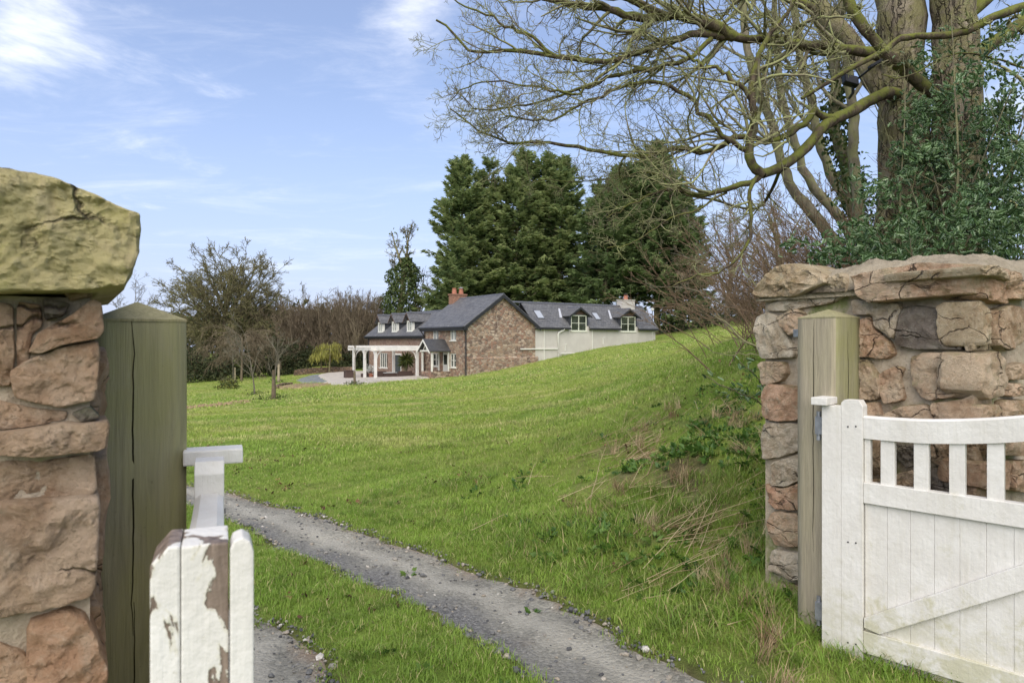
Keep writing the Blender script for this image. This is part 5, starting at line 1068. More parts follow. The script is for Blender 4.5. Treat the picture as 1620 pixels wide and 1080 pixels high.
def local_thing(name, a, b, z, label, cat, group=None): return thing(name, (*hw(a, b), z), label, cat, group, HRZ)
def build_yard():
    E = EYE
    # pergola: corner post nearest, outer row runs along the house, near face runs back to the wall
    s = (594-810)/1080; pc = None
    x0 = -5.6; yb = solve_y(594, x0); p = hw(x0, yb); zb = E-3.45; zt = E-.50
    t = local_thing('pergola', x0, yb, zb, 'white timber pergola with curved braces over the paved patio', 'pergola')
    B = lambda m, nm, par=None: m.build(nm, M['pergola'], par or t)
    Hh = zt-zb; x1 = solve_x(660, yb)-x0 if False else None
    sx = (660-810)/1080; o = HC+HU*yb; xr = (sx*o[1]-o[0])/(HG[0]-sx*HG[1])-x0
    ys = [0.0, solve_y(577, x0)-yb, solve_y(560, x0)-yb]
    posts = [(0, y) for y in ys]+[(xr, 0.0), (xr, ys[2])]
    for x, y in posts: B(MB().box((x-.105, y-.105, -.5), (x+.105, y+.105, Hh-.28)), 'post')
    w = .08
    B(MB().box((-w, -.45, Hh-.278), (w, ys[2]+.45, Hh-.02)), 'beam'); B(MB().box((xr-w, -.45, Hh-.278), (xr+w, ys[2]+.45, Hh-.02)), 'beam')
    B(MB().box((-.5, -w-.13, Hh-.30), (xr+.5, -.131, Hh+.02)), 'beam'); B(MB().box((-.5, ys[2]+.131, Hh-.30), (xr+.5, ys[2]+w+.13, Hh+.02)), 'beam')
    n = 12
    for i in range(n+1):
        y = -.02+(ys[2])*(i/n)+.03; B(MB().box((-.55, y-.025, Hh-.018), (xr+.55, y+.025, Hh+.13)), 'rafter')
    for x, y, dx, dy in [(0, 0, 1, 0), (xr, 0, -1, 0), (0, 0, 0, 1), (0, ys[1], 0, 1), (0, ys[1], 0, -1), (0, ys[2], 0, -1), (0, ys[2], 1, 0)]:
        m = MB(); pts = []; q = np.array([dx, dy, 0.0])
        for k in range(6):
            a = k/5*math.pi/2; pts.append(np.array([x, y, Hh-.98])+q*(.13+.62*(1-math.cos(a)))+np.array([0, 0, .70*math.sin(a)]))
        m.tube(pts, .055, 4); B(m, 'brace')
    # garden furniture under it
    gz = E-3.42
    def sofa(a, b, rz, w, label):
        o = thing('rattan_sofa', (*hw(a, b), gz), label, 'sofa', 'garden furniture under the pergola', HRZ+rz)
        m = lambda nm, p, q, mt: MB().box(p, q).build(nm, M[mt], o, bevel=.02)
        m('seat_base', (-w/2, -.4, 0), (w/2, .4, .34), 'rattan'); m('backrest', (-w/2, .401, 0), (w/2, .56, .78), 'rattan')
        m('armrest', (-w/2-.16, -.4, 0), (-w/2-.001, .56, .58), 'rattan'); m('armrest', (w/2+.001, -.4, 0), (w/2+.16, .56, .58), 'rattan'); m('seat_cushion', (-w/2+.01, -.39, .341), (w/2-.01, .38, .46), 'rattan')
    ya = solve_y(582, -4.6); sofa(-4.4, ya-1.0, math.pi, 1.9, 'long brown rattan sofa between the outer pergola posts')
    yb2 = solve_y(632, -1.8); sofa(-2.0, yb2-1.2, math.pi, 1.3, 'short brown rattan sofa in front of the grey garden door')
    o = local_thing('patio_table', -3.2, solve_y(612, -3.2)-.4, gz, 'low brown rattan table with pale top between the two sofas', 'table')
    MB().box((-.55, -.45, .02), (.55, .45, .60)).build('table_base', M['rattan'], o, bevel=.02); MB().box((-.6, -.5, .601), (.6, .5, .66)).build('table_top', M['tableglass'], o)
    yq = solve_y(555, -6.4); o = local_thing('log_store', -6.6, yq, E-3.6, 'brown upright wooden box by the far pergola post', 'box')
    MB().box((-.35, -.3, 0), (.35, .3, 1.0)).build('box_body', M['rattan'], o, bevel=.02); MB().box((-.4, -.35, 1.001), (.4, .35, 1.06)).build('box_lid', M['rattan'], o)
    # low dry stone edging beyond the drive
    def low_wall(pts, h, label):
        P = spline(pts, 60); c = P[30]; o = thing('low_stone_wall', (c[0], c[1], H(*c)), label, 'wall'); rs = np.random.default_rng(int(h*100)+len(pts)); L = np.array(o.location)
        T = unit(np.gradient(P, axis=0)); Nn = np.stack([-T[:, 1], T[:, 0]], 1)
        zz = height(P[:, 0], P[:, 1])
        for lay in range(max(1, int(h/.22))):
            for i in range(0, 58, 2):
                q = P[i]; z = zz[i]+lay*.2+.06; u = np.array([*T[i], 0]); v = np.array([*Nn[i], 0]); a = rs.uniform(.16, .26)*1.3; b = rs.uniform(.14, .22); cc = rs.uniform(.10, .14)
                c0 = np.array([q[0], q[1], z])-L
                pts8 = [c0+u*a*sx*rs.uniform(.8, 1.1)+v*b*sy*rs.uniform(.8, 1.1)+np.array([0, 0, cc*sz]) for sz in (-1, 1) for sx, sy in ((-1, -1), (1, -1), (1, 1), (-1, 1))]
                MB().hexa(pts8).build('stone', M['wall_low'], o, fix=False)
    gp = lambda px, d: ((px-810)/1080*d, d)
    low_wall([gp(470, 71), gp(500, 72), gp(530, 73), gp(560, 73)], .75, 'low dry stone wall edging the grass mound beyond the gravel drive')
    low_wall([gp(436, 47), gp(438, 50), gp(448, 53), gp(462, 54.5)], .2, 'curved kerb of rough stones round the bare soil bed')
build_yard()
# ------------------------------------------------------------------ branch growth, one generation at a time
class Wood:
    """batches of polylines turned into tapering tubes"""
    def __init__(s, seed): s.r = np.random.default_rng(seed); s.b = []
    def add(s, P, R, sides): s.b.append((P, R, sides)); return P, R
    def grow(s, start, d, length, r0, K, wig, trop=(0, 0, 0), tip=0.25, sides=4, bend=None):
        N = len(start); d = unit(d); P = np.empty((N, K, 3)); P[:, 0] = start; st = (np.asarray(length)/(K-1))[:, None]
        curl = s.r.normal(0, 1, (N, 3))*wig*0.5
        for k in range(1, K):
            d = unit(d+s.r.normal(0, 1, (N, 3))*wig+curl+np.asarray(trop)); P[:, k] = P[:, k-1]+d*st
        R = np.asarray(r0)[:, None]*np.linspace(1, tip, K)[None]; return s.add(P, R, sides)
    def spawn(s, PR, n, t0, t1, ang, lr, rr, K, wig, trop=(0, 0, 0), tip=0.3, sides=3, lmin=0.0, rmin=0.0, lvar=0.35, flat=0.0, shrink=0.6, L=None):
        P, R = PR; N, Kp = P.shape[:2]; r = s.r
        t = np.sort(r.uniform(t0, t1, (N, n)), axis=1); f = t*(Kp-1); i = np.minimum(f.astype(int), Kp-2); w = (f-i)[..., None]
        a = np.arange(N)[:, None]; base = P[a, i]*(1-w)+P[a, i+1]*w; tan = unit(P[a, i+1]-P[a, i])
        rad = R[a, i]*(1-w[..., 0])+R[a, i+1]*w[..., 0]
        rv = r.normal(0, 1, (N, n, 3)); rv[..., 2] *= (1-flat); side = unit(np.cross(tan, rv)); 
        an = r.uniform(ang[0], ang[1], (N, n, 1)); d = tan*np.cos(an)+side*np.sin(an)
        plen = np.linalg.norm(np.diff(P, axis=1), axis=2).sum(1)[:, None] if L is None else L
        ln = np.maximum(plen*lr*(1-shrink*t)*r.uniform(1-lvar, 1+lvar, (N, n)), lmin); r0 = np.maximum(np.minimum(rad*rr, rad*0.95), rmin)
        return s.grow(base.reshape(-1, 3), d.reshape(-1, 3), ln.ravel(), r0.ravel(), K, wig, trop, tip, sides)
    def mesh(s):
        V = []; F = []; n0 = 0
        for P, R, sides in s.b:
            N, K = P.shape[:2]; t = unit(np.gradient(P, axis=1)); ref = unit(np.cross(t[:, :1], s.r.normal(0, 1, (N, 1, 3))))
            a = unit(ref-t*(ref*t).sum(-1, keepdims=True)); b = np.cross(t, a)
            an = np.arange(sides)*2*math.pi/sides; c_, s_ = np.cos(an), np.sin(an)
            Q = P[:, :, None]+R[..., None, None]*(a[:, :, None]*c_[:, None]+b[:, :, None]*s_[:, None])
            V.append(Q.reshape(-1, 3)); base = n0+np.arange(N)[:, None, None]*K*sides+np.arange(K-1)[None, :, None]*sides; q = np.arange(sides)[None, None]; q2 = (q+1) % sides
            F.append(np.stack([base+q, base+q2, base+q2+sides, base+q+sides], -1).reshape(-1, 4)); n0 += N*K*sides
        return np.vstack(V), [np.vstack(F)]
    def tris(s): return sum(P.shape[0]*(P.shape[1]-1)*sd*2 for P, R, sd in s.b)
def polyline(pts, n):                       # smooth resample of hand-placed limb points
    return spline(pts, n)
def leaves(centers, sizes, rng, aspect=0.6, nrm=None, along=None, tint=None, shape='diamond', droop=0.0):
    N = len(centers)
    d = unit(rng.normal(0, 1, (N, 3))) if along is None else unit(along)
    nn = rng.normal(0, 1, (N, 3)) if nrm is None else nrm+rng.normal(0, 0.35, (N, 3))
    b = unit(np.cross(nn, d)); n = np.cross(d, b); s = sizes[:, None]
    if shape == 'diamond':
        V = np.stack([centers-d*s*.5, centers+b*s*aspect*.5-d*s*.05+n*s*.06, centers+d*s*.5-np.array([0, 0, 1])*s*droop, centers-b*s*aspect*.5-d*s*.05+n*s*.06], 1)
        F = np.arange(N)[:, None]*4+np.array([[0, 1, 2, 3]]); k = 4
    elif shape == 'holly':                 # spiny leaf: two halves folded on the midrib
        w = s*aspect*.5; L = [(-.5, 0, 0), (-.30, .75, .10), (-.14, .42, .06), (.06, .95, .12), (.20, .45, .06), (.34, .62, .08), (.55, 0, -.04), (.34, -.62, .08), (.20, -.45, .06), (.06, -.95, .12), (-.14, -.42, .06), (-.30, -.75, .10)]
        V = np.stack([centers+d*s*x+b*w*y+n*s*z for x, y, z in L], 1); k = 12
        half1 = np.array([[0, 1, 2], [0, 2, 4], [2, 3, 4], [0, 4, 6], [4, 5, 6]]); half2 = np.array([[0, 11, 10], [0, 10, 8], [10, 9, 8], [0, 8, 6], [8, 7, 6]])
        F = (np.arange(N)[:, None, None]*12+np.vstack([half1, half2])[None]).reshape(-1, 3)
    elif shape == 'spray':                 # flat, feathered conifer spray: three tapering fingers
        V = []; F = []; k = 6
        for x, y, z in ((-.5, 0, 0), (.34, .55, -.08), (.12, .16, .04), (.62, 0, -.10), (.12, -.16, .04), (.30, -.55, -.08)): V.append(centers+d*s*x+b*s*aspect*y+n*s*z-np.array([0, 0, 1])*s*droop*max(0, x+.5))
        V = np.stack(V, 1); F = (np.arange(N)[:, None, None]*6+np.array([[0, 2, 1], [0, 3, 2], [0, 4, 3], [0, 5, 4]])[None]).reshape(-1, 3)
    tint = rng.random(N) if tint is None else tint
    return V.reshape(-1, 3), F, np.repeat(np.clip(tint, 0, 1), k)
def put_tree(name, loc, label, cat, wood, bark, leafs=(), group=None):
    t = thing(name, loc, label, cat, group)
    if wood is not None:
        V, F = wood.mesh(); link('trunk', mesh_np('trunk', V, F, bark, True), t)
    for nm, (V, F, tint), mt in leafs: link(nm, mesh_np(nm, V, [F], mt, False, attr={'tint': tint}), t)
    return t
Z3 = np.zeros((1, 3))
def up(n=1): return np.tile(np.array([[0, 0, 1.0]]), (n, 1))

# ------------------------------------------------------------------ the old trees beside the gate
def limb(w, pts, r0, r1, n=22, sides=8, rough=0.0):
    """pts: (px, py, depth)"""
    P = polyline([at(*p) for p in pts], n)
    if rough: P[1:-1] += w.r.normal(0, rough, (n-2, 3))
    R = np.linspace(r0, r1, n)*(1+w.r.normal(0, .05, n)); return w.add(P[None], R[None], sides)
def cat_(*prs): return [p for p in prs]
def twiggery(w, prs, n2, l2, n3, l3, n4, l4, t0=0.12, trop=(-.02, 0, .03), rmin=0.0028, wig=0.16):
    """side branches, then twigs, then spurs on a set of hand-placed limbs"""
    for P, R in prs:
        L = np.linalg.norm(np.diff(P, axis=1), axis=2).sum(1)
        a = w.spawn((P, R), max(2, int(n2*L[0])), t0, 0.99, (.45, 1.05), 1.0, .55, 9, wig, trop, .35, 4, l2*.22, .006, flat=.15, shrink=.72, L=l2*.75)
        # lengths vary along the limb
        b = w.spawn(a, n3, .15, 1.0, (.4, 1.05), .55, .6, 7, wig*1.25, trop, .4, 3, l3*.45, rmin*1.25, .5, shrink=.35)
        c = w.spawn(b, n4, .12, 1.0, (.45, 1.15), .5, .7, 5, wig*1.6, (trop[0], trop[1], trop[2]+.03), .5, 3, l4*.4, rmin, .5, shrink=.3)
        w.spawn(c, 2, .3, 1.0, (.5, 1.2), .5, .8, 4, wig*1.8, (0, 0, .05), .6, 3, .05, rmin*.8, .5, shrink=.2)
def build_near_trees():
    D = 7.6
    # ---- first tree
    w = Wood(21); tw = Wood(22); w0 = Wood(23)
    limb(w0, [(1436, 470, D), (1432, 400, D), (1432, 300, D), (1430, 200, D), (1426, 100, D), (1424, 0, D), (1420, -120, D+.2), (1410, -300, D+.6)], .30, .17, 34, 18, .006)
    limb(w0, [(1452, 440, D-.15), (1412, 420, D-.2), (1398, 380, D-.12), (1402, 330, D)], .16, .10, 12, 10)
    stem = limb(w0, [(1418, 175, D), (1385, 130, D+.1), (1345, 65, D+.2), (1300, 15, D+.3), (1262, -60, D+.4), (1225, -180, D+.6)], .12, .07, 22, 12, .006)
    b1 = limb(w, [(1424, 150, D), (1405, 148, D-.35), (1375, 160, D-.6), (1340, 180, D-.8), (1318, 190, D-.9), (1300, 203, D-.95), (1272, 236, D-1.0), (1240, 262, D-1.1), (1206, 275, D-1.2)], .064, .046, 26, 10, .004)
    kn = limb(w, [(1322, 190, D-.9), (1300, 183, D-.95), (1288, 172, D-1), (1290, 160, D-1.02)], .05, .018, 8, 8)
    c1 = limb(w, [(1206, 275, D-1.2), (1190, 262, D-1.25), (1184, 245, D-1.25), (1189, 215, D-1.25), (1192, 180, D-1.3), (1190, 145, D-1.3), (1200, 90, D-1.3), (1222, 50, D-1.3), (1250, 15, D-1.3), (1262, -30, D-1.3)], .048, .012, 26, 8, .006)
    c2 = limb(w, [(1206, 275, D-1.2), (1180, 290, D-1.2), (1140, 302, D-1.1), (1100, 310, D-1.0), (1060, 300, D-.9), (1010, 318, D-.8), (960, 345, D-.7)], .032, .006, 24, 6, .012)
    c3 = limb(w, [(1200, 277, D-1.2), (1186, 300, D-1.3), (1186, 335, D-1.35), (1188, 372, D-1.35), (1172, 402, D-1.35), (1142, 428, D-1.3), (1098, 438, D-1.25), (1062, 454, D-1.2)], .022, .006, 26, 6, .006)
    c4 = limb(w, [(1288, 172, D-1), (1262, 205, D-1.1), (1220, 225, D-1.2), (1170, 218, D-1.2), (1120, 240, D-1.1), (1075, 232, D-1), (1030, 247, D-.9), (985, 246, D-.9), (930, 236, D-.8), (870, 226, D-.8), (810, 227, D-.7), (760, 208, D-.7), (712, 172, D-.6)], .035, .007, 40, 6, .010)
    c5 = limb(w, [(1190, 160, D-1.3), (1150, 118, D-1.3), (1105, 98, D-1.2), (1060, 72, D-1.2), (1020, 60, D-1.1)], .026, .007, 20, 6, .014)
    c6 = limb(w, [(1185, 240, D-1.25), (1140, 212, D-1.2), (1085, 150, D-1.1), (1040, 130, D-1.1), (985, 138, D-1.1), (930, 160, D-1), (880, 185, D-1), (830, 190, D-.9), (770, 168, D-.8)], .026, .006, 30, 6, .014)
    b2 = limb(w, [(1420, 95, D), (1375, 84, D-.2), (1320, 76, D-.4), (1260, 70, D-.6), (1200, 62, D-.8), (1150, 58, D-.9), (1095, 55, D-1.0), (1040, 72, D-1), (985, 92, D-1), (930, 96, D-1), (870, 88, D-1), (810, 80, D-.9), (750, 82, D-.9), (716, 50, D-.9), (690, 32, D-.9)], .060, .010, 52, 9, .008)
    b3 = limb(w, [(1160, 58, D-.9), (1120, 38, D-1), (1070, 26, D-1), (1010, 30, D-1.05), (975, 16, D-1.1), (930, 11, D-1.1), (880, 2, D-1.1), (820, -16, D-1.1)], .055, .02, 28, 8, .008)
    b4 = limb(w, [(1050, 28, D-1), (1010, 8, D-1), (960, -16, D-1), (900, -40, D-1)], .035, .015, 14, 7, .008)
    b5 = limb(w, [(1125, 62, D-.95), (1085, 96, D-1), (1030, 108, D-1), (975, 118, D-.9), (920, 140, D-.9), (860, 158, D-.8), (800, 172, D-.8), (745, 172, D-.7)], .028, .006, 32, 6, .012)
    b6 = limb(w, [(985, 93, D-1), (940, 130, D-1), (905, 148, D-1), (865, 140, D-1), (800, 130, D-.9), (740, 138, D-.9), (712, 160, D-.9)], .018, .005, 26, 5, .012)
    b7 = limb(w, [(880, 90, D-1), (830, 52, D-1), (780, 30, D-1), (735, 10, D-1), (710, -14, D-1)], .020, .006, 18, 6, .012)
    u1 = limb(w, [(1300, 15, D+.3), (1230, -8, D+.1), (1160, -10, D-.2), (1090, -30, D-.4), (1010, -50, D-.5), (930, -60, D-.5)], .055, .02, 22, 7, .01)
    l1 = limb(w, [(1150, 305, D-1.1), (1100, 335, D-1.1), (1050, 352, D-1.1), (1000, 385, D-1.0), (960, 392, D-1)], .013, .004, 18, 5, .012)
    l2 = limb(w, [(1240, 262, D-1.1), (1200, 330, D-.4), (1140, 320, D-.2), (1080, 305, D-.1), (1030, 275, D), (960, 285, D), (900, 287, D), (830, 286, D)], .018, .004, 28, 5, .012)
    dense = [c1, c2, c4, c5, c6, b2, b3, b5]
    twiggery(tw, dense, 6.3, 1.45, 6, .5, 4, .22)
    twiggery(tw, [b6, b7, l2], 5.0, .9, 5, .35, 4, .15); twiggery(tw, [c3, l1], 3.2, .5, 4, .25, 3, .12)
    twiggery(tw, [b4, u1], 3.6, 1.2, 5, .4, 5, .18, .3); twiggery(tw, [stem, kn], 2.0, .8, 4, .3, 3, .14, .4)
    t = thing('sycamore_tree', (*at(1432, 470, D)[:2], H(*at(1432, 470, D)[:2])), 'big bare mossy tree whose twiggy limbs reach out over the lawn', 'tree', 'old trees behind the pillar')
    V, F = w0.mesh(); obj_np('trunk', V, F, M['bark_big'], t, True)
    V, F = w.mesh(); obj_np('boughs', V, F, M['bark_limb'], t, True)
    V, F = tw.mesh(); obj_np('crown', V, F, M['bark_twig'], t, True)
    # ---- second trunk, wrapped in holly
    w = Wood(31); tw = Wood(32); w0 = Wood(30); D2 = 7.3
    limb(w0, [(1520, 480, D2), (1518, 380, D2), (1516, 280, D2), (1514, 180, D2), (1512, 80, D2), (1506, 0, D2), (1500, -140, D2), (1496, -280, D2+.2)], .27, .17, 34, 16, .006)
    a1 = limb(w, [(1505, 175, D2), (1480, 152, D2-.35), (1440, 118, D2-.5), (1400, 82, D2-.6), (1365, 42, D2-.6), (1342, 0, D2-.6), (1332, -70, D2-.6)], .064, .048, 22, 10, .004)
    a2 = limb(w, [(1520, 110, D2), (1556, 78, D2+.1), (1590, 55, D2+.2), (1640, 15, D2+.3), (1700, -50, D2+.4)], .075, .05, 16, 10, .004)
    a3 = limb(w, [(1660, 2, D2-.9), (1612, 14, D2-.95), (1570, 28, D2-1), (1530, 48, D2-1), (1485, 58, D2-1), (1450, 57, D2-1), (1420, 64, D2-1), (1400, 80, D2-1.05), (1370, 96, D2-1.1), (1330, 118, D2-1.1), (1295, 140, D2-1.1), (1268, 156, D2-1.1)], .046, .016, 36, 9, .004)
    a4 = limb(w, [(1524, 30, D2), (1560, 0, D2), (1600, -40, D2)], .07, .05, 10, 9)
    a5 = limb(w, [(1620, 108, D2-.7), (1570, 92, D2-.75), (1520, 84, D2-.8), (1480, 98, D2-.8), (1445, 117, D2-.85), (1420, 123, D2-.85), (1395, 118, D2-.85)], .011, .006, 24, 6, .004)
    twiggery(tw, [a1, a3], 2.4, .42, 4, .24, 4, .12, .15); twiggery(tw, [a2, a4, a5], 2.6, .5, 4, .26, 4, .12, .2)
    t = thing('sycamore_tree', (*at(1520, 470, D2)[:2], H(*at(1520, 470, D2)[:2])), 'thick second trunk smothered in holly leaves, limb crossing in front of its neighbour', 'tree', 'old trees behind the pillar')
    V, F = w0.mesh(); obj_np('trunk', V, F, M['bark_big'], t, True)
    V, F = w.mesh(); obj_np('boughs', V, F, M['bark_limb'], t, True)
    V, F = tw.mesh(); obj_np('crown', V, F, M['bark_twig'], t, True)
    # ---- slimmer leaning stems further back
    stems = [([(1352, 430, 11), (1310, 370, 11), (1262, 310, 11), (1238, 262, 11), (1222, 200, 11), (1198, 140, 11), (1180, 60, 11), (1176, -40, 11)], .10, 'leaning brown tree stem on the outer edge of the clump'),
             ([(1372, 430, 11.4), (1330, 350, 11.4), (1284, 290, 11.4), (1262, 240, 11.4), (1244, 180, 11.4), (1232, 120, 11.4), (1226, 40, 11.4), (1230, -60, 11.4)], .09, 'leaning brown tree stem inside the clump with a forked head'),
             ([(1390, 440, 10.6), (1352, 350, 10.6), (1318, 280, 10.6), (1296, 225, 10.6), (1286, 170, 10.6), (1268, 100, 10.6), (1258, 20, 10.6), (1262, -80, 10.6)], .09, 'leaning brown tree stem nearest the big mossy trunk'),
             ([(1372, 420, 9.6), (1352, 330, 9.6), (1336, 255, 9.6), (1318, 190, 9.6), (1322, 120, 9.6), (1306, 60, 9.6), (1284, -20, 9.6)], .11, 'ivy clad leaning stem beside the black floodlight'),
             ([(1366, 420, 9.2), (1358, 330, 9.2), (1352, 250, 9.2), (1348, 180, 9.2), (1342, 120, 9.2), (1330, 40, 9.2), (1330, -60, 9.2)], .085, 'upright slim stem carrying the black floodlight')]
    for k, (pts, r, lab) in enumerate(stems):
        w = Wood(60+k); m = limb(w, pts, r, r*.45, 28, 9, .012)
        a = w.spawn(m, 6, .45, .98, (.4, .9), .30, .5, 9, .10, (-.03, 0, .05), .35, 5, .6, .014)
        b = w.spawn(a, 6, .2, 1, (.4, 1), .5, .55, 7, .14, (-.02, 0, .04), .4, 4, .35, .007)
        c = w.spawn(b, 5, .15, 1, (.4, 1), .5, .6, 6, .18, (0, 0, .03), .4, 3, .2, .0045); w.spawn(c, 3, .2, 1, (.5, 1.1), .5, .7, 4, .22, (0, 0, .03), .5, 3, .1, .004)
        b0 = at(*pts[0]); t = thing('slender_tree', (*b0[:2], b0[2]), lab, 'tree', 'slim stems behind the pillar')
        V, F = w.mesh(); obj_np('trunk', V, F, M['bark_stem'], t, True)
        if k == 3:
            P = m[0][0]; rg = np.random.default_rng(4); n = 1500; i = rg.integers(2, 18, n); c = P[i]+unit(rg.normal(0, 1, (n, 3)))*rg.uniform(.10, .22, (n, 1)); c[:, 2] += rg.uniform(-.3, .3, n)
            V, F, ti = leaves(c, rg.uniform(.05, .09, n), rg, .8); o = obj_np('ivy', V, [F], M['ivy'], t, attr={'tint': ti})
    # right of the trunks, a thin bare tree fills the corner
    w = Wood(77); m = limb(w, [(1640, 420, 10), (1632, 300, 10), (1640, 180, 10), (1660, 60, 10), (1650, -60, 10)], .10, .05, 20, 8, .01)
    a = w.spawn(m, 20, .1, .98, (.5, 1.1), .4, .5, 9, .12, (-.03, 0, .03), .3, 5, .9, .012); b = w.spawn(a, 7, .15, 1, (.4, 1), .5, .55, 7, .15, (-.02, 0, .03), .4, 3, .35, .006)
    c = w.spawn(b, 5, .15, 1, (.4, 1), .5, .6, 5, .18, (0, 0, .03), .4, 3, .18, .0045)
    b0 = at(1640, 420, 10); t = thing('slender_tree', b0, 'thin bare tree beyond the holly trunk at the wall end', 'tree', 'slim stems behind the pillar'); V, F = w.mesh(); obj_np('trunk', V, F, M['bark_twig'], t, True)
    # ---- thicket of thin reddish shoots leaning over the bank
    rg = np.random.default_rng(12)
    for k, (px, d, n, lab) in enumerate([(1400, 8.8, 62, 'thicket of reddish bare shoots arching out under the mossy limb'), (1345, 9.8, 62, 'paler thicket of bare shoots behind the flat cap slab'), (1235, 15.5, 50, 'brown brush filling the gap between the clump of stems and the lawn crest'), (1300, 13.0, 50, 'distant tangle of bare brush at the top of the bank')]):
        w = Wood(80+k); b0 = at(px, 460, d); base = b0+rg.normal(0, 1, (n, 3))*np.array([.75, .6, .05]); base[:, 2] = height(base[:, 0], base[:, 1])-.05
        ln = rg.uniform(1.2, 2.6, n)*(1 if k < 2 else 1.2); dr = np.stack([rg.normal(-.5, .42, n), rg.normal(-.05, .4, n), rg.uniform(.55, 1.3, n)], 1)
        m = w.grow(base, dr, ln, rg.uniform(.007, .015, n), 12, .07, (-.03, 0, .015), .25, 4)
        a = w.spawn(m, 8, .2, 1, (.3, .8), .42, .6, 8, .10, (-.02, 0, .01), .35, 3, .3, .0042); b = w.spawn(a, 4, .2, 1, (.3, .9), .45, .7, 5, .14, (-.01, 0, .02), .5, 3, .14, .0036)
        t = thing('bare_thicket', (*b0[:2], H(*b0[:2])), lab, 'thicket', 'bare brush behind the pillar'); V, F = w.mesh(); obj_np('shoots', V, F, M['bark_thicket'], t, True)
    # ---- holly
    rg = np.random.default_rng(33); blobs = []
    for px, py, d, sx, sz, n in [(1515, 330, 6.3, .42, .32, 800), (1440, 320, 6.4, .22, .20, 200), (1590, 300, 6.2, .34, .40, 800), (1390, 380, 6.2, .26, .10, 190), (1540, 200, 6.5, .30, .34, 560), (1490, 130, 6.7, .26, .26, 330), (1470, 210, 6.6, .22, .26, 280),
                                  (1560, 370, 5.9, .5, .16, 700), (1440, 385, 6.0, .36, .10, 320), (1612, 190, 6.6, .22, .36, 320), (1355, 330, 6.5, .14, .16, 70), (1365, 265, 6.6, .08, .14, 30), (1330, 402, 6.2, .26, .06, 130), (1520, 60, 6.9, .14, .26, 150), (1475, 250, 6.5, .16, .16, 160), (1560, 260, 6.4, .3, .2, 380), (1610, 350, 6.2, .3, .3, 500)]:
        n = int(n*1.45); c = at(px, py, d); nc = max(6, n//26); cl = c+rg.normal(0, 1, (nc, 3))*np.array([sx, .35, sz]); k = rg.integers(0, nc, n)
        blobs.append(cl[k]+rg.normal(0, .070, (n, 3))*np.array([1, 1, .7]))
    C = np.vstack(blobs); N = len(C); al = rg.normal(0, 1, (N, 3))*np.array([1, .5, .8]); al[:, 2] -= .2; nr = np.tile(np.array([[-.25, -.8, .65]]), (N, 1))+rg.normal(0, .42, (N, 3))
    b0 = at(1520, 470, 6.6); t = thing('holly_bush', (*b0[:2], H(*b0[:2])), 'glossy dark holly bush with spiny leaves climbing round the second trunk', 'bush')
    V, F, ti = leaves(C, rg.uniform(.040, .068, N), rg, .70, nr, al, np.clip(rg.normal(.42, .24, N), 0, 1), 'holly'); obj_np('foliage', V, [F], M['holly'], t, attr={'tint': ti})
    w = Wood(34); n = 46; st = np.tile(np.array([[*b0[:2], H(*b0[:2])]]), (n, 1))+rg.normal(0, 1, (n, 3))*np.array([.35, .2, .05]); tg = C[rg.integers(0, N, n)]
    m = w.grow(st, tg-st, np.linalg.norm(tg-st, axis=1), rg.uniform(.008, .02, n), 10, .04, (0, 0, 0), .2, 5); w.spawn(m, 8, .3, 1, (.4, 1), .2, .5, 5, .1, (0, 0, 0), .4, 3, .2, .003)
    V, F = w.mesh(); obj_np('stem', V, F, M['bark_stem'], t, True)
    # holly sprig and bramble leaning out past the pillar
    w = Wood(35); m1 = limb(w, [(1235, 660, 4.6), (1195, 632, 4.5), (1160, 618, 4.4), (1132, 606, 4.4), (1116, 594, 4.4)], .006, .003, 14, 5, .004); m2 = limb(w, [(1230, 640, 4.7), (1200, 600, 4.6), (1180, 580, 4.6), (1170, 572, 4.6)], .005, .003, 10, 5, .004)
    m3 = limb(w, [(1230, 560, 6.0), (1180, 541, 6.0), (1150, 512, 6.0), (1128, 498, 6.0)], .012, .004, 12, 5, .006); limb(w, [(1240, 566, 5.6), (1190, 560, 5.6), (1140, 560, 5.6), (1112, 546, 5.6)], .006, .003, 14, 4, .006); w.spawn(m3, 8, .2, 1, (.4, .9), .4, .5, 6, .1, (0, 0, .02), .4, 3, .2, .003)
    pts = np.vstack([m1[0][0][4:], m2[0][0][3:]]); k = rg.integers(0, len(pts), 46); C = pts[k]+rg.normal(0, .03, (46, 3))
    b0 = at(1240, 700, 4.7); t = thing('holly_sapling', (*b0[:2], H(*b0[:2])), 'small holly sprig poking out past the pale stones of the pillar', 'shrub'); V, F = w.mesh(); obj_np('stem', V, F, M['bark_stem'], t, True)
    V, F, ti = leaves(C, rg.uniform(.035, .06, 46), rg, .5, None, None, rg.uniform(.2, 1, 46), 'holly'); obj_np('foliage', V, [F], M['holly'], t, attr={'tint': ti})
    # floodlight strapped in the tree
    p = at(1345, 130, 7.4); t = thing('floodlight', p, 'small black floodlight hung among the branches on a bracket', 'light')
    MB().hexa([(-.09, -.08, -.02), (.05, -.10, -.07), (.07, .02, -.07), (-.07, .04, -.02), (-.09, -.06, .07), (.05, -.08, .03), (.07, .05, .05), (-.07, .06, .09)]).build('lamp_housing', M['floodlight'], t, bevel=.008)
    MB().tube([(.02, -.02, -.06), (.03, .0, -.12), (.05, .12, -.13)], .016, 6).build('bracket', M['black'], t)
    q = at(1386, 102, 7.0); t = thing('floodlight', q, 'slim black lamp bar fixed across the big mossy trunk', 'light')
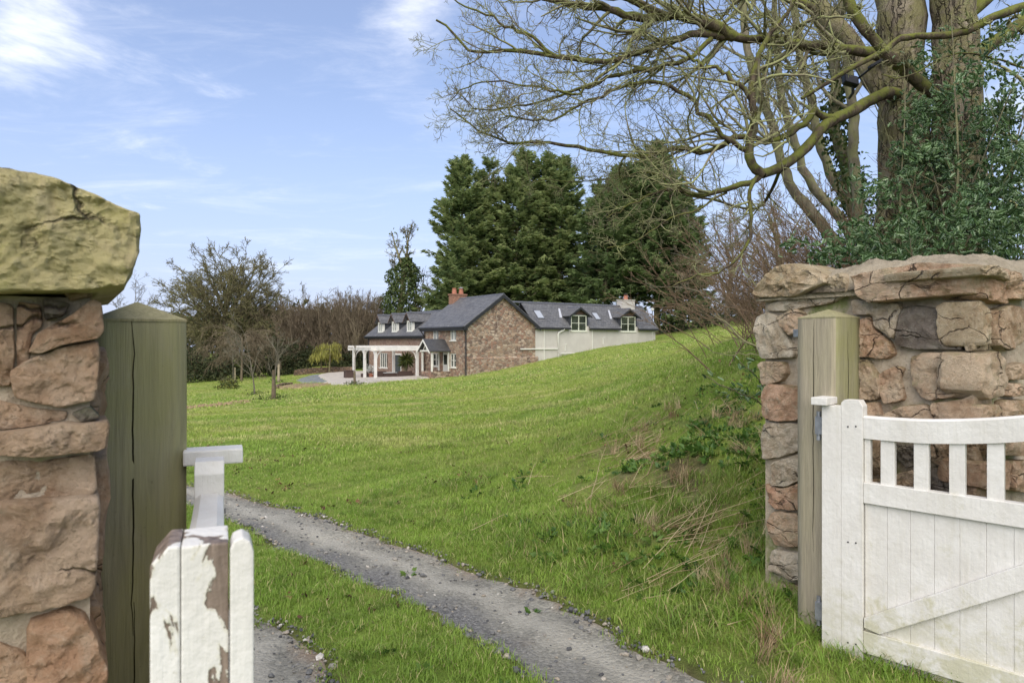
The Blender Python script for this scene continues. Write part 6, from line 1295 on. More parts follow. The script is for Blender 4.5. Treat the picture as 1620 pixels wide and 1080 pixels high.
    MB().hexa([(-.075, -.03, -.05), (.075, -.03, .03), (.075, .03, .03), (-.075, .03, -.05), (-.075, -.03, -.015), (.075, -.03, .065), (.075, .03, .065), (-.075, .03, -.015)]).build('lamp_bar', M['floodlight'], t, bevel=.006); MB().tube([(0, .03, 0), (.02, .45, .01)], .012, 6).build('bracket', M['black'], t)
build_near_trees()

# ------------------------------------------------------------------ trees round the house
def gpos(px, d):
    x = (px-810)/1080*d; return np.array([x, d, H(x, d)])
def crown_h(py, d, z0): return (540-py)/1080*d+EYE-z0          # height above the ground of a pixel row at that depth
def spread_tree(seed, h, spread, r0, forks=9, fine=1.0, base=.16, up_=.02, rmin=.016, n2=9, low=-.05, arch=.55, trunk=1.9, fan=.5):
    """round-headed tree: limbs curve out from the bole to points spread evenly over a dome"""
    w = Wood(seed); r = w.r; zc = h*base; K = 16
    tr = w.grow(Z3, np.array([[0, 0, 1.0]]), np.array([zc*trunk]), np.array([r0]), 8, .03, (0, 0, .05), .62, 9); P0 = tr[0][0]
    i = np.arange(forks); sn = low+(1-low)*(i+.5)/forks; az = i*2.39996+r.uniform(0, .7, forks)+seed; cs = np.sqrt(1-sn**2)
    T = np.stack([spread*cs*np.cos(az), spread*cs*np.sin(az), zc+(h-zc)*np.maximum(sn, low)], 1)*np.array([1, 1, 1])
    q = r.uniform(.86, .95, (forks, 1)); ctr = np.array([0, 0, zc]); T = ctr+(T-ctr)*q; S = P0[np.clip(2+(sn*6).astype(int), 2, 7)]
    C = S+(T-S)*arch*np.array([.55, .55, 1.0])+np.array([0, 0, 1])*(.10*h)*(1-sn)[:, None]; C += r.normal(0, .022*h, (forks, 3))
    t = np.linspace(0, 1, K)[None, :, None]; P = (1-t)**2*S[:, None]+2*t*(1-t)*C[:, None]+t**2*T[:, None]; P[:, 1:] += np.cumsum(r.normal(0, .010*h/ K**.5, (forks, K-1, 3)), 1)*.9
    a = w.add(P, (r0*.40*r.uniform(.6, 1.1, forks))[:, None]*np.linspace(1, .14, K)[None], 6)
    b = w.spawn(a, n2, .22, 1.0, (.35, .95), .34, .6, 9, .10, (0, 0, up_), .3, 4, h*.06, rmin*1.6, shrink=fan)
    c = w.spawn(b, int(7*fine), .15, 1, (.35, .95), .5, .6, 6, .13, (0, 0, up_), .4, 3, h*.028, rmin*1.1, shrink=.4)
    e = w.spawn(c, int(5*fine), .15, 1, (.4, 1.0), .55, .7, 4, .16, (0, 0, up_*.6), .5, 3, h*.02, rmin, shrink=.3)
    return w, a, b, c, e
def pts_on(PR, n, rg, t0=0.0, jit=.1):
    P = PR[0]; i = rg.integers(0, P.shape[0], n); f = rg.uniform(t0, 1, n)*(P.shape[1]-1); k = np.minimum(f.astype(int), P.shape[1]-2); w = (f-k)[:, None]
    return P[i, k]*(1-w)+P[i, k+1]*w+rg.normal(0, jit, (n, 3))
def build_far_trees():
    rg = np.random.default_rng(55)
    # great spreading tree with mossy, ivied limbs
    d = 92; p = gpos(362, d); h = crown_h(377, d, p[2]); w, a, b, c, e = spread_tree(101, h*.93, 8.9, .62, 54, .9, base=.48, up_=.0, rmin=.032, n2=10, low=-.42, arch=.5, trunk=.9, fan=.28)
    iv = pts_on(a, 5200, rg, .0, .20); iv = iv[rg.random(len(iv)) < np.clip(1.0-np.linalg.norm(iv-[0, 0, h*.3], axis=1)/(h*.60), .04, 1)]
    mo = np.vstack([pts_on(a, 3000, rg, .0, .16), pts_on(b, 4000, rg, .0, .12), pts_on(c, 17000, rg, .0, .18)])
    l1 = leaves(iv, rg.uniform(.16, .32, len(iv)), rg, .75); l2 = leaves(mo, rg.uniform(.10, .24, len(mo)), rg, .35)
    put_tree('spreading_oak', p, 'great spreading bare tree with ivied mossy limbs standing above the hedge', 'tree', w, M['bark_far'], [('ivy', l1, M['ivy']), ('moss', l2, M['moss_tuft'])])
    for px, top, d, sp, lab in [(205, 428, 120, 8, 'bare grey tree rising behind the green gate post'), (482, 445, 100, 7.5, 'bare tree between the great oak and the brown wood'), (560, 448, 96, 7.0, 'rounded bare tree at the top of the brown wood'),
                                 (662, 408, 88, 3.4, 'thin bare tree between the ivy column and the conifers'), (1150, 300, 60, 6.5, 'pale bare tree behind the dark conifers above the lawn'), (1225, 270, 44, 5.0, 'bare tree at the head of the lawn behind the brush'), (930, 400, 110, 5, 'bare tree seen through the gap between the conifers')]:
        p = gpos(px, d); h = crown_h(top, d, p[2]); w, *_ = spread_tree(int(px), h, sp, .26, 13, .72, base=.34, low=-.2, trunk=1.3, up_=.03, rmin=.016+.00004*d, n2=8)
        put_tree('bare_tree', p, lab, 'tree', w, M['bark_grey'] if px in (205, 1150, 930) else M['bark_far'], group='bare trees round the house')
    # brown wood: many upright thin-stemmed trees, each its own
    spots = [(432, 470, 98, 'brown thin-stemmed tree at the oak end of the wood'), (455, 476, 92, 'brown thin-stemmed tree second along the wood from the oak'), (476, 480, 88, 'brown thin-stemmed tree behind the yellow willow'), (500, 474, 90, 'dense brown tree in the middle of the wood'),
             (522, 466, 88, 'tall brown tree in the wood next to the dense one'), (545, 462, 86, 'brown tree towering over the grass mound'), (567, 460, 84, 'brown tree nearest the pergola end of the wood'), (590, 470, 86, 'brown tree touching the lower slate roof'), (612, 482, 92, 'short brown tree behind the three dormers'), (650, 492, 92, 'short brown scrub tree behind the dormer roof')]
    protos = []
    for k, (px, top, d, lab) in enumerate(spots):
        p = gpos(px, d); h = crown_h(top, d, p[2])
        if k < 5:
            w = Wood(300+k); n = 26
            st = w.r.normal(0, 1, (n, 3))*np.array([1.1, 1.1, 0]); dr = np.stack([w.r.normal(0, .16, n), w.r.normal(0, .16, n), np.ones(n)], 1)
            m = w.grow(st, dr, h*w.r.uniform(.72, 1.0, n), w.r.uniform(.035, .075, n), 9, .045, (0, 0, .02), .3, 4)
            a = w.spawn(m, 15, .12, 1, (.25, .75), .26, .55, 6, .10, (0, 0, .07), .4, 3, .8, .022); w.spawn(a, 6, .15, 1, (.3, .8), .5, .7, 4, .13, (0, 0, .06), .5, 3, .5, .019)
            hz = pts_on(a, 2600, w.r, .1, .16); hl = leaves(hz, w.r.uniform(.35, .8, 2600), w.r, .07, None, np.tile(np.array([[0, 0, 1.0]]), (2600, 1))+w.r.normal(0, .35, (2600, 3)))
            protos.append((put_tree('winter_tree', p, lab, 'tree', w, M['bark_brown'], [('crown', hl, M['twig_haze'])], group='brown wood beside the house'), h))
        else:
            o, h0 = protos[k-5]; c = copy_tree(o); c.location = tuple(p); c.rotation_euler = (0, 0, 2.1+k); c.scale = (h/h0,)*3; c['label'] = lab
    # weeping brown tree and low scrub on the left
    p = gpos(382, 70); h = crown_h(516, 70, p[2]); w = Wood(350); tr = w.grow(Z3, up(), np.array([h*.82]), np.array([.14]), 8, .05, (0, 0, .1), .6, 7)
    n = 40; az = w.r.uniform(0, 2*math.pi, n); dr = np.stack([np.cos(az), np.sin(az), w.r.uniform(.25, .9, n)], 1); m = w.grow(tr[0][0][w.r.integers(4, 8, n)], dr, w.r.uniform(2.4, 4.6, n), np.full(n, .04), 10, .06, (0, 0, -.14), .3, 4)
    a = w.spawn(m, 14, .15, 1, (.4, 1), .42, .6, 7, .08, (0, 0, -.20), .4, 3, 1.0, .018); w.spawn(a, 4, .1, 1, (.3, .8), .5, .7, 5, .10, (0, 0, -.2), .5, 3, .4, .013)
    put_tree('weeping_tree', p, 'domed weeping bare tree in front of the dark hedge', 'tree', w, M['bark_brown'])
    def bush(px, d, rx, rz, n, label, mat, size=.3, name='dark_bush', cat='bush', group='dark hedge beyond the lawn'):
        p = gpos(px, d); u = unit(rg.normal(0, 1, (n, 3))); u[:, 2] = np.abs(u[:, 2]); rad = rg.uniform(.55, 1.0, (n, 1))*(1+.22*np.sin(u[:, :1]*9+px)*np.cos(u[:, 1:2]*7+d)+.15*np.sin(u[:, 2:]*13))
        c = u*rad*np.array([rx, rx*.8, rz])+np.array([0, 0, .1]); l = leaves(c, rg.uniform(.6, 1.2, n)*size, rg, .65, u, None)
        w = Wood(int(px*7+d)); k = 14; az = w.r.uniform(0, 2*math.pi, k); m = w.grow(np.zeros((k, 3)), np.stack([np.cos(az)*.5, np.sin(az)*.5, np.ones(k)], 1), np.full(k, rz*1.0), np.full(k, .03), 6, .1, (0, 0, .02), .3, 4); a = w.spawn(m, 12, .2, 1, (.3, .9), .5, .6, 5, .12, (0, 0, .03), .4, 3, rz*.25, .014)
        t = put_tree(name, p, label, cat, None, None, [('foliage', l, mat)], group); V, F = w.mesh(); link('stem', mesh_np('stem', V, F, M['bark_brown'], True), t)
    for px, d, rx, rz, lab in [(302, 78, 3.4, 3.6, 'dark bush at the open end of the hedge behind the mossy post'), (330, 86, 4.2, 4.2, 'dark bush under the left limbs of the oak'), (352, 78, 3.2, 3.0, 'dark bush behind the rounded shrub'), (410, 76, 3.2, 4.2, 'dark bush behind the weeping tree'), (432, 84, 3.6, 5.0, 'tall dark bush at the foot of the brown wood'),
                               (460, 80, 2.4, 3.4, 'dark evergreen bush behind the staked sapling'), (446, 74, 1.6, 2.6, 'small black-green bush behind the pale stake'), (488, 86, 3.0, 3.0, 'dark bush left of the yellow willow'), (548, 84, 2.4, 2.6, 'dark bush right of the yellow willow'), (570, 80, 1.8, 2.2, 'dark bush behind the brown wooden box'), (280, 100, 7, 7.0, 'broad dark bush far behind the mossy post')]:
        bush(px, d, rx, rz, 1500, lab, M['hedge'], .34)
    for px, d, rx, rz, lab in [(1110, 74, 3.5, 2.6, 'brown-green scrub bush at the top of the lawn by the dark conifer'), (1150, 70, 3.5, 2.8, 'scrub bush on the crest of the lawn'), (1190, 60, 3.0, 2.6, 'scrub bush on the crest behind the pillar'), (1060, 80, 2.6, 2.2, 'low scrub bush between the cream wing and the dark conifer')]:
        bush(px, d, rx, rz, 1100, lab, M['hedge'], .3, 'scrub_bush', 'bush', 'scrub along the lawn crest')
    bush(362, 54, .95, .95, 900, 'rounded yellow-green shrub alone on the lower lawn', M['shrub'], .16, 'round_shrub', 'shrub', None)
    # ivy column tree
    p = gpos(624, 84); h = crown_h(352, 84, p[2]); w = Wood(370)
    tr = w.grow(Z3, up(), np.array([h*.80]), np.array([.55]), 12, .02, (0, 0, .05), .5, 9); st = tr[0][0]
    dr = np.array([[-.35, 0, 1], [.28, .1, 1], [.05, -.2, 1], [-.9, .1, .5], [.75, 0, .8], [-.9, 0, .25], [.9, .1, .35]]); ii = [9, 9, 10, 8, 6, 5, 3]
    a = w.grow(st[ii], dr, np.array([6, 5.5, 5, 4.2, 5.0, 3.2, 5.0]), np.array([.2, .2, .16, .14, .2, .1, .16]), 10, .10, (0, 0, .12), .25, 6)
    b = w.spawn(a, 10, .35, 1, (.4, .9), .36, .6, 7, .14, (0, 0, .05), .3, 4, .6, .03); c = w.spawn(b, 6, .2, 1, (.4, 1), .5, .6, 5, .16, (0, 0, .04), .4, 3, .4, .022); w.spawn(c, 4, .2, 1, (.4, 1), .5, .7, 4, .18, (0, 0, .03), .5, 3, .25, .018)
    n = 9000; z = rg.uniform(.0, .76, n)*h; az = rg.uniform(0, 2*math.pi, n); rr = 2.15*(1+.22*np.sin(z*1.7+az*2)+.12*np.sin(z*4.1-az*3))*np.sqrt(rg.uniform(.3, 1, n)); rr *= np.clip((h*.80-z)/(h*.16), .4, 1)
    tx = np.interp(z, st[:, 2], st[:, 0]); ty = np.interp(z, st[:, 2], st[:, 1]); C = np.stack([tx+rr*np.cos(az), ty+rr*np.sin(az), z], 1); iv2 = pts_on(a, 900, rg, 0, .28)[:]; iv2 = iv2[rg.random(len(iv2)) < .35]
    C = np.vstack([C, iv2]); put_tree('ivy_tree', p, 'tall dead-topped tree wrapped in a thick column of ivy', 'tree', w, M['bark_far'], [('ivy', leaves(C, rg.uniform(.2, .38, len(C)), rg, .8), M['ivy'])])
    # conifers
    def conifer(px, top, d, width, seed, label, mat, nb=230, ns=44, low=.05, rag=.55, size=.76, group='conifers behind the house', shape=.62, tilt=.18):
        p = gpos(px, d); h = crown_h(top, d, p[2]); w = Wood(seed); r = w.r; width *= 1.14; shape *= .88
        tr = w.grow(Z3, up(), np.array([h*.99]), np.array([.42]), 12, .012, (0, 0, .05), .06, 8)
        t = r.uniform(low, .985, nb)**.9; z = t*h; az = r.uniform(0, 2*math.pi, nb); prof = np.clip(((1-t)/(1-.30)), 0.03, 1)**shape*np.clip(.75+t*1.2, 0, 1)
        L = width*prof*(1-rag*r.random(nb)**1.4)*1.08+.35; st = np.stack([np.interp(z, tr[0][0][:, 2], tr[0][0][:, 0]), np.interp(z, tr[0][0][:, 2], tr[0][0][:, 1]), z], 1)
        dr = np.stack([np.cos(az), np.sin(az), tilt+.75*t**2.2+r.normal(0, .10, nb)], 1); m = w.grow(st, dr, L, .02+.016*L, 8, .05, (0, 0, .025), .25, 4)
        P = m[0]; S = []; A = []; TT = []
        wts = np.maximum((L/L.mean()*ns*.84).astype(int), 6)
        for i in range(nb):
            k = wts[i]; f = r.uniform(.18, 1.02, k)**.8; q = np.clip(f, 0, .999)*(P.shape[1]-1); j = q.astype(int); u = (q-j)[:, None]; tan = unit(P[i, j+1]-P[i, j]); sd = unit(np.cross(tan, [0, 0, 1.0])); off = r.normal(0, 1, (k, 1))*(.10+.22*L[i]*(1.08-f[:, None])*.55)
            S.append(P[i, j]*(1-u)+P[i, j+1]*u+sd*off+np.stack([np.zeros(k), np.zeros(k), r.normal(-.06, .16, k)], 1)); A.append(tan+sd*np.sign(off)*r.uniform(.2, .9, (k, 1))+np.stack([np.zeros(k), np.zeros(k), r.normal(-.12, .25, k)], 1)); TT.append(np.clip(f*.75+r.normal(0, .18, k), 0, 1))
        S, A, TT = np.vstack(S), np.vstack(A), np.concatenate(TT)
        put_tree('conifer_tree', p, label, 'tree', w, M['bark_far'], [('crown', leaves(S, r.uniform(.7, 1.35, len(S))*size, r, .62, np.tile(np.array([[0, 0, 1.0]]), (len(S), 1)), A, TT, 'spray', .10), mat)], group)
    conifer(735, 252, 84, 5.29, 401, 'tall ragged conifer at the chimney end of the evergreen stand', M['conifer'], 312, 55, .03, .6, shape=.62, tilt=.25)
    conifer(772, 256, 87, 4.60, 402, 'tall conifer second in the evergreen stand from the brick chimney', M['conifer'], 262, 48, shape=.6)
    conifer(815, 240, 85, 5.06, 403, 'broadest topmost conifer in the middle of the evergreen stand', M['conifer'], 300, 55, shape=.55)
    conifer(850, 248, 88, 4.60, 404, 'conifer behind the topmost one over the stone gable', M['conifer'], 250, 52, shape=.5)
    conifer(886, 250, 85, 4.48, 405, 'last tall conifer of the stand above the skylight', M['conifer'], 287, 55, shape=.5)
    conifer(712, 388, 80, 2.99, 406, 'short bushy conifer beside the brick chimney', M['conifer'], 137, 48, shape=.5)
    conifer(925, 388, 92, 2.18, 407, 'thin pointed conifer in the gap between the two evergreen stands', M['conifer_dark'], 137, 36, shape=.7)
    conifer(960, 300, 80, 4.14, 408, 'dark conifer on the near side of the gap', M['conifer_dark'], 237, 52, .10, .3, shape=.38)
    conifer(1000, 276, 82, 4.37, 409, 'darker broad conifer above the white chimney', M['conifer_dark'], 275, 55, .22, .3, shape=.35)
    conifer(1040, 235, 80, 4.71, 410, 'tallest dark conifer rising through the bare branches', M['conifer_dark'], 287, 55, .12, .35, shape=.5)
    conifer(1078, 310, 79, 3.33, 411, 'dark conifer at the lawn side of the stand', M['conifer_dark'], 212, 50, .05, .3, shape=.4)
    # young trees on the lower lawn
    def sapling(px, base_d, top, label, trunk_r=.05, guard=0.0, stake=False, n=7, spread=.5, ln=1.5, gc='guard', mat='bark_grey', name='young_tree'):
        p = gpos(px, base_d); h = crown_h(top, base_d, p[2]); w = Wood(int(px*3)); tr = w.grow(Z3, up(), np.array([h]), np.array([trunk_r]), 10, .03, (0, 0, .05), .2, 7)
        a = w.spawn(tr, n, .35, .95, (.4, .9), 0, .6, 9, .08, (0, 0, .06), .3, 5, ln, .018, shrink=.3); b = w.spawn(a, 5, .3, 1, (.3, .8), .45, .6, 6, .1, (0, 0, .06), .4, 4, .3, .012); w.spawn(b, 3, .3, 1, (.3, .8), .45, .7, 4, .1, (0, 0, .05), .5, 3, .15, .009)
        t = put_tree(name, p, label, 'tree', w, M[mat], group='young trees on the lower lawn')
        if guard: MB().tube([(0, 0, -.1), (0, 0, guard*.5), (0, 0, guard)], [trunk_r+.075, trunk_r+.05, trunk_r+.03], 10).build('trunk_guard', M[gc], t)
        if stake: MB().box((.14, -.04, -.2), (.22, .04, 1.5)).build('stake', M['stake'], t)
        rgk = np.random.default_rng(int(px)); c = rgk.normal(0, 1, (140, 3))*np.array([.38, .38, .10])+[0, 0, .08]; l = leaves(c, rgk.uniform(.1, .2, 140), rgk, .4); link('base_grass', mesh_np('base_grass', l[0], [l[1]], M['shrub'], attr={'tint': l[2]*.3}), t)['kind'] = 'stuff'
    sapling(433, 30.5, 553, 'young tree in a tall brown guard, low forked branches spreading wide', .035, 1.35, n=6, ln=1.2)
    sapling(403, 40, 545, 'vase-shaped young tree with white tag in front of the weeping tree', .05, 0, n=9, ln=2.2)
    sapling(441, 60, 548, 'small grafted tree on a pale straight trunk', .06, 1.7, gc='stake', n=8, ln=1.3)
    sapling(561, 44, 480, 'slim whip-like sapling standing in front of the pergola beam', .028, .9, n=8, ln=.9, mat='bark_brown')
    sapling(369, 66, 545, 'staked sapling beside the rounded shrub', .05, 0, True, n=8, ln=1.5)
    def willow(px, d, top, label):
        p = gpos(px, d); h = crown_h(top, d, p[2]); w = Wood(int(px)); tr = w.grow(Z3, up(), np.array([h*.8]), np.array([.10]), 7, .03, (0, 0, .05), .6, 7); n = 26; az = w.r.uniform(0, 2*math.pi, n)
        m = w.grow(tr[0][0][w.r.integers(4, 7, n)], np.stack([np.cos(az), np.sin(az), np.full(n, .9)], 1), np.full(n, 1.5), np.full(n, .03), 9, .05, (0, 0, -.25), .4, 3); V, F = w.mesh(); t = thing('weeping_willow', p, label, 'tree', 'small yellow willows'); link('trunk', mesh_np('trunk', V, F, M['bark_far'], True), t)
        c = pts_on(m, 700, w.r, .3, .10); al = np.tile(np.array([[0, 0, -1.0]]), (700, 1))+w.r.normal(0, .2, (700, 3)); l = leaves(c+np.array([0, 0, -.2]), w.r.uniform(.3, .7, 700), w.r, .16, None, al); link('crown', mesh_np('crown', l[0], [l[1]], M['willow'], attr={'tint': l[2]}), t)
    willow(508, 73, 538, 'small yellow weeping willow on the mound next to the brown wood'); willow(521, 71, 535, 'taller yellow weeping willow on the mound above the dry stone wall')
    # planted pots on the patio
    yq = solve_y(642, -1.6); x, y = hw(-1.6, yq); t = thing('potted_cordyline', (x, y, EYE-3.42), 'spiky cordyline on leaning stems in a pot by the grey garden door', 'plant')
    MB().tube([(0, 0, 0), (0, 0, .25), (0, 0, .45)], [.22, .30, .34], 14).build('pot', M['rattan'], t); w = Wood(9); m = w.grow(np.zeros((3, 3))+[0, 0, .4], np.array([[.3, 0, 1], [-.2, .1, 1], [.05, -.2, 1.0]]), np.array([1.3, 1.1, 1.5]), np.full(3, .06), 6, .04, (0, 0, 0), .8, 6); V, F = w.mesh(); link('stem', mesh_np('stem', V, F, M['bark_stem'], True), t)
    C = []; A = []
    for i in range(3):
        u = unit(w.r.normal(0, 1, (130, 3))+[0, 0, .1]); C.append(m[0][i, -1]+u*.42); A.append(u)
    l = leaves(np.vstack(C), np.full(390, .9), w.r, .09, None, np.vstack(A)); link('foliage', mesh_np('foliage', l[0], [l[1]], M['shrub'], attr={'tint': l[2]*.6}), t)
    x, y = hw(-4.9, solve_y(590, -4.9)+.6); t = thing('flower_pot', (x, y, EYE-3.42), 'terracotta pot of white flowers behind the corner pergola post', 'plant'); MB().tube([(0, 0, 0), (0, 0, .3), (0, 0, .62)], [.22, .28, .34], 12).build('pot', M['pot'], t)
    c = w.r.normal(0, 1, (200, 3))*np.array([.26, .26, .17])+[0, 0, .95]; l = leaves(c, np.full(200, .13), w.r, .9); link('blossom', mesh_np('blossom', l[0], [l[1]], M['petal'], attr={'tint': l[2]}), t)
    p = gpos(1032, 72); t = thing('garden_lamp', p, 'white lamp on a thin dark pole at the end of the cream wing', 'lamp'); hh = crown_h(492, 72, p[2]); MB().tube([(0, 0, -.1), (0, 0, hh)], .04, 6).build('pole', M['black'], t); MB().tube([(0, 0, hh), (0, 0, hh+.1), (.05, 0, hh+.28), (.05, 0, hh+.34)], [.06, .16, .14, .03], 10).build('lamp_head', M['joinery'], t)
build_far_trees()
def build_far_wood():
    # wooded horizon past the lower lawn, one mass
    rg = np.random.default_rng(91); n = 15000; x = rg.uniform(-330, -30, n); y = 150+.22*(x+330)*0+rg.uniform(0, 26, n)+8*np.sin(x*.05); hgt = 7+5*fbm(x, y, .06, 3, 3)+4*vnoise(x, y*0, .17, 5)
    z = h_base(x, y)-.5+hgt*np.sqrt(rg.random(n)); V, F, ti = leaves(np.stack([x, y, z], 1), rg.uniform(1.0, 2.4, n), rg, .7)
    o = obj_np('distant_woodland', V, [F], M['hedge'], None, attr={'tint': ti}); o['kind'] = 'stuff'
build_far_wood()
# ------------------------------------------------------------------ grass, gravel and litter scattered on the ground
def scatter(name, pts, rotz, tilt, scale, idx, sources, kind='stuff'):
    """points carry rotation, scale and which source to place"""
    me = bpy.data.meshes.new(name); me.vertices.add(len(pts)); me.vertices.foreach_set('co', np.ascontiguousarray(pts, np.float32).ravel())
    rot = np.stack([tilt[:, 0], tilt[:, 1], rotz], 1).astype(np.float32)
    a = me.attributes.new('rot', 'FLOAT_VECTOR', 'POINT'); a.data.foreach_set('vector', rot.ravel())
    a = me.attributes.new('scl', 'FLOAT', 'POINT'); a.data.foreach_set('value', scale.astype(np.float32))
    a = me.attributes.new('idx', 'INT', 'POINT'); a.data.foreach_set('value', idx.astype(np.int32))
    o = bpy.data.objects.new(name, me); COL.objects.link(o); o['kind'] = kind
    col = bpy.data.collections.new(name+'_sources')
    for s in sources: col.objects.link(s)
    ng = bpy.data.node_groups.new(name, 'GeometryNodeTree'); ng.interface.new_socket('Geometry', in_out='INPUT', socket_type='NodeSocketGeometry'); ng.interface.new_socket('Geometry', in_out='OUTPUT', socket_type='NodeSocketGeometry')
    N = ng.nodes.new; L = ng.links.new
    gi, go, ip, ci = N('NodeGroupInput'), N('NodeGroupOutput'), N('GeometryNodeInstanceOnPoints'), N('GeometryNodeCollectionInfo')
    ci.inputs['Collection'].default_value = col; ci.inputs['Separate Children'].default_value = True; ci.inputs['Reset Children'].default_value = True; ip.inputs['Pick Instance'].default_value = True
    def na(nm, ty):
        n = N('GeometryNodeInputNamedAttribute'); n.data_type = ty; n.inputs['Name'].default_value = nm; return n.outputs['Attribute']
    L(gi.outputs[0], ip.inputs['Points']); L(ci.outputs[0], ip.inputs['Instance']); L(na('idx', 'INT'), ip.inputs['Instance Index'])
    er = N('FunctionNodeEulerToRotation'); L(na('rot', 'FLOAT_VECTOR'), er.inputs[0]); L(er.outputs[0], ip.inputs['Rotation']); L(na('scl', 'FLOAT'), ip.inputs['Scale']); L(ip.outputs[0], go.inputs[0])
    o.modifiers.new('scatter', 'NODES').node_group = ng
    return o
def tuft(name, n, rad, hgt, wid, lean, mat, seed, segs=2):
    r = np.random.default_rng(seed); V = []; F = []; dry = []
    for i in range(n):
        a = r.uniform(0, 2*math.pi); q = rad*math.sqrt(r.random()); b = np.array([q*math.cos(a), q*math.sin(a), -.005]); az = r.uniform(0, 2*math.pi); ld = np.array([math.cos(az), math.sin(az), 0]); sd = np.array([-ld[1], ld[0], 0])
        h = hgt*r.uniform(.5, 1.15); le = lean*r.uniform(.2, 1.3); w = wid*r.uniform(.7, 1.2); n0 = len(V); dv = r.random()
        for k in range(segs): t = k/segs; c = b+np.array([0, 0, h*t*(1-.25*le*t)])+ld*h*le*t*t; V += [c-sd*w*(1-.35*t)/2, c+sd*w*(1-.35*t)/2]
        V.append(b+np.array([0, 0, h*(1-.25*le)])+ld*h*le)
        for k in range(segs-1): F.append((n0+2*k, n0+2*k+1, n0+2*k+3, n0+2*k+2))
        F.append((n0+2*segs-2, n0+2*segs-1, n0+2*segs)); dry += [dv]*(2*segs+1)
    q4 = [f for f in F if len(f) == 4]; q3 = [f for f in F if len(f) == 3]
    me = mesh_np(name, np.array(V), [np.array(x) for x in (q4, q3) if x], mat, False, attr={'dry': dry}); return bpy.data.objects.new(name, me)
def in_view(x, y, m=0.10): return (np.abs(x) < (0.75+m)*y+0.8)
def field(rg, n, d0, d1, bias=1.0):
    y = d0+(d1-d0)*rg.random(n)**bias; x = rg.uniform(-1, 1, n)*(0.85*y+0.9); return x, y
def blocked(x, y):
    """inside the house, patio, drive or pillars"""
    q = np.stack([x, y], -1)-HC; a = q@HG; b = q@HU
    hs = ((a > -1.9) & (a < 22) & (b > -.3) & (b < 4.6)) | ((a > -1.9) & (a < 7) & (b > -.3) & (b < 24)) | ((a > -8) & (a < 0) & (b > 4) & (b < 24))
    p1 = np.stack([x, y], -1)-np.array([1.60, 3.45]); g = p1@GD; nn = p1@GN; pil = (g > .1) & (g < 1.9) & (nn > -.66) & (nn < .58)
    p2 = np.stack([x, y], -1)-np.array([-.672, 1.125]); g = p2@GD; nn = p2@GN; pil |= (g > -1.3) & (g < .03) & (nn > -.05) & (nn < 1.1)
    return hs | pil
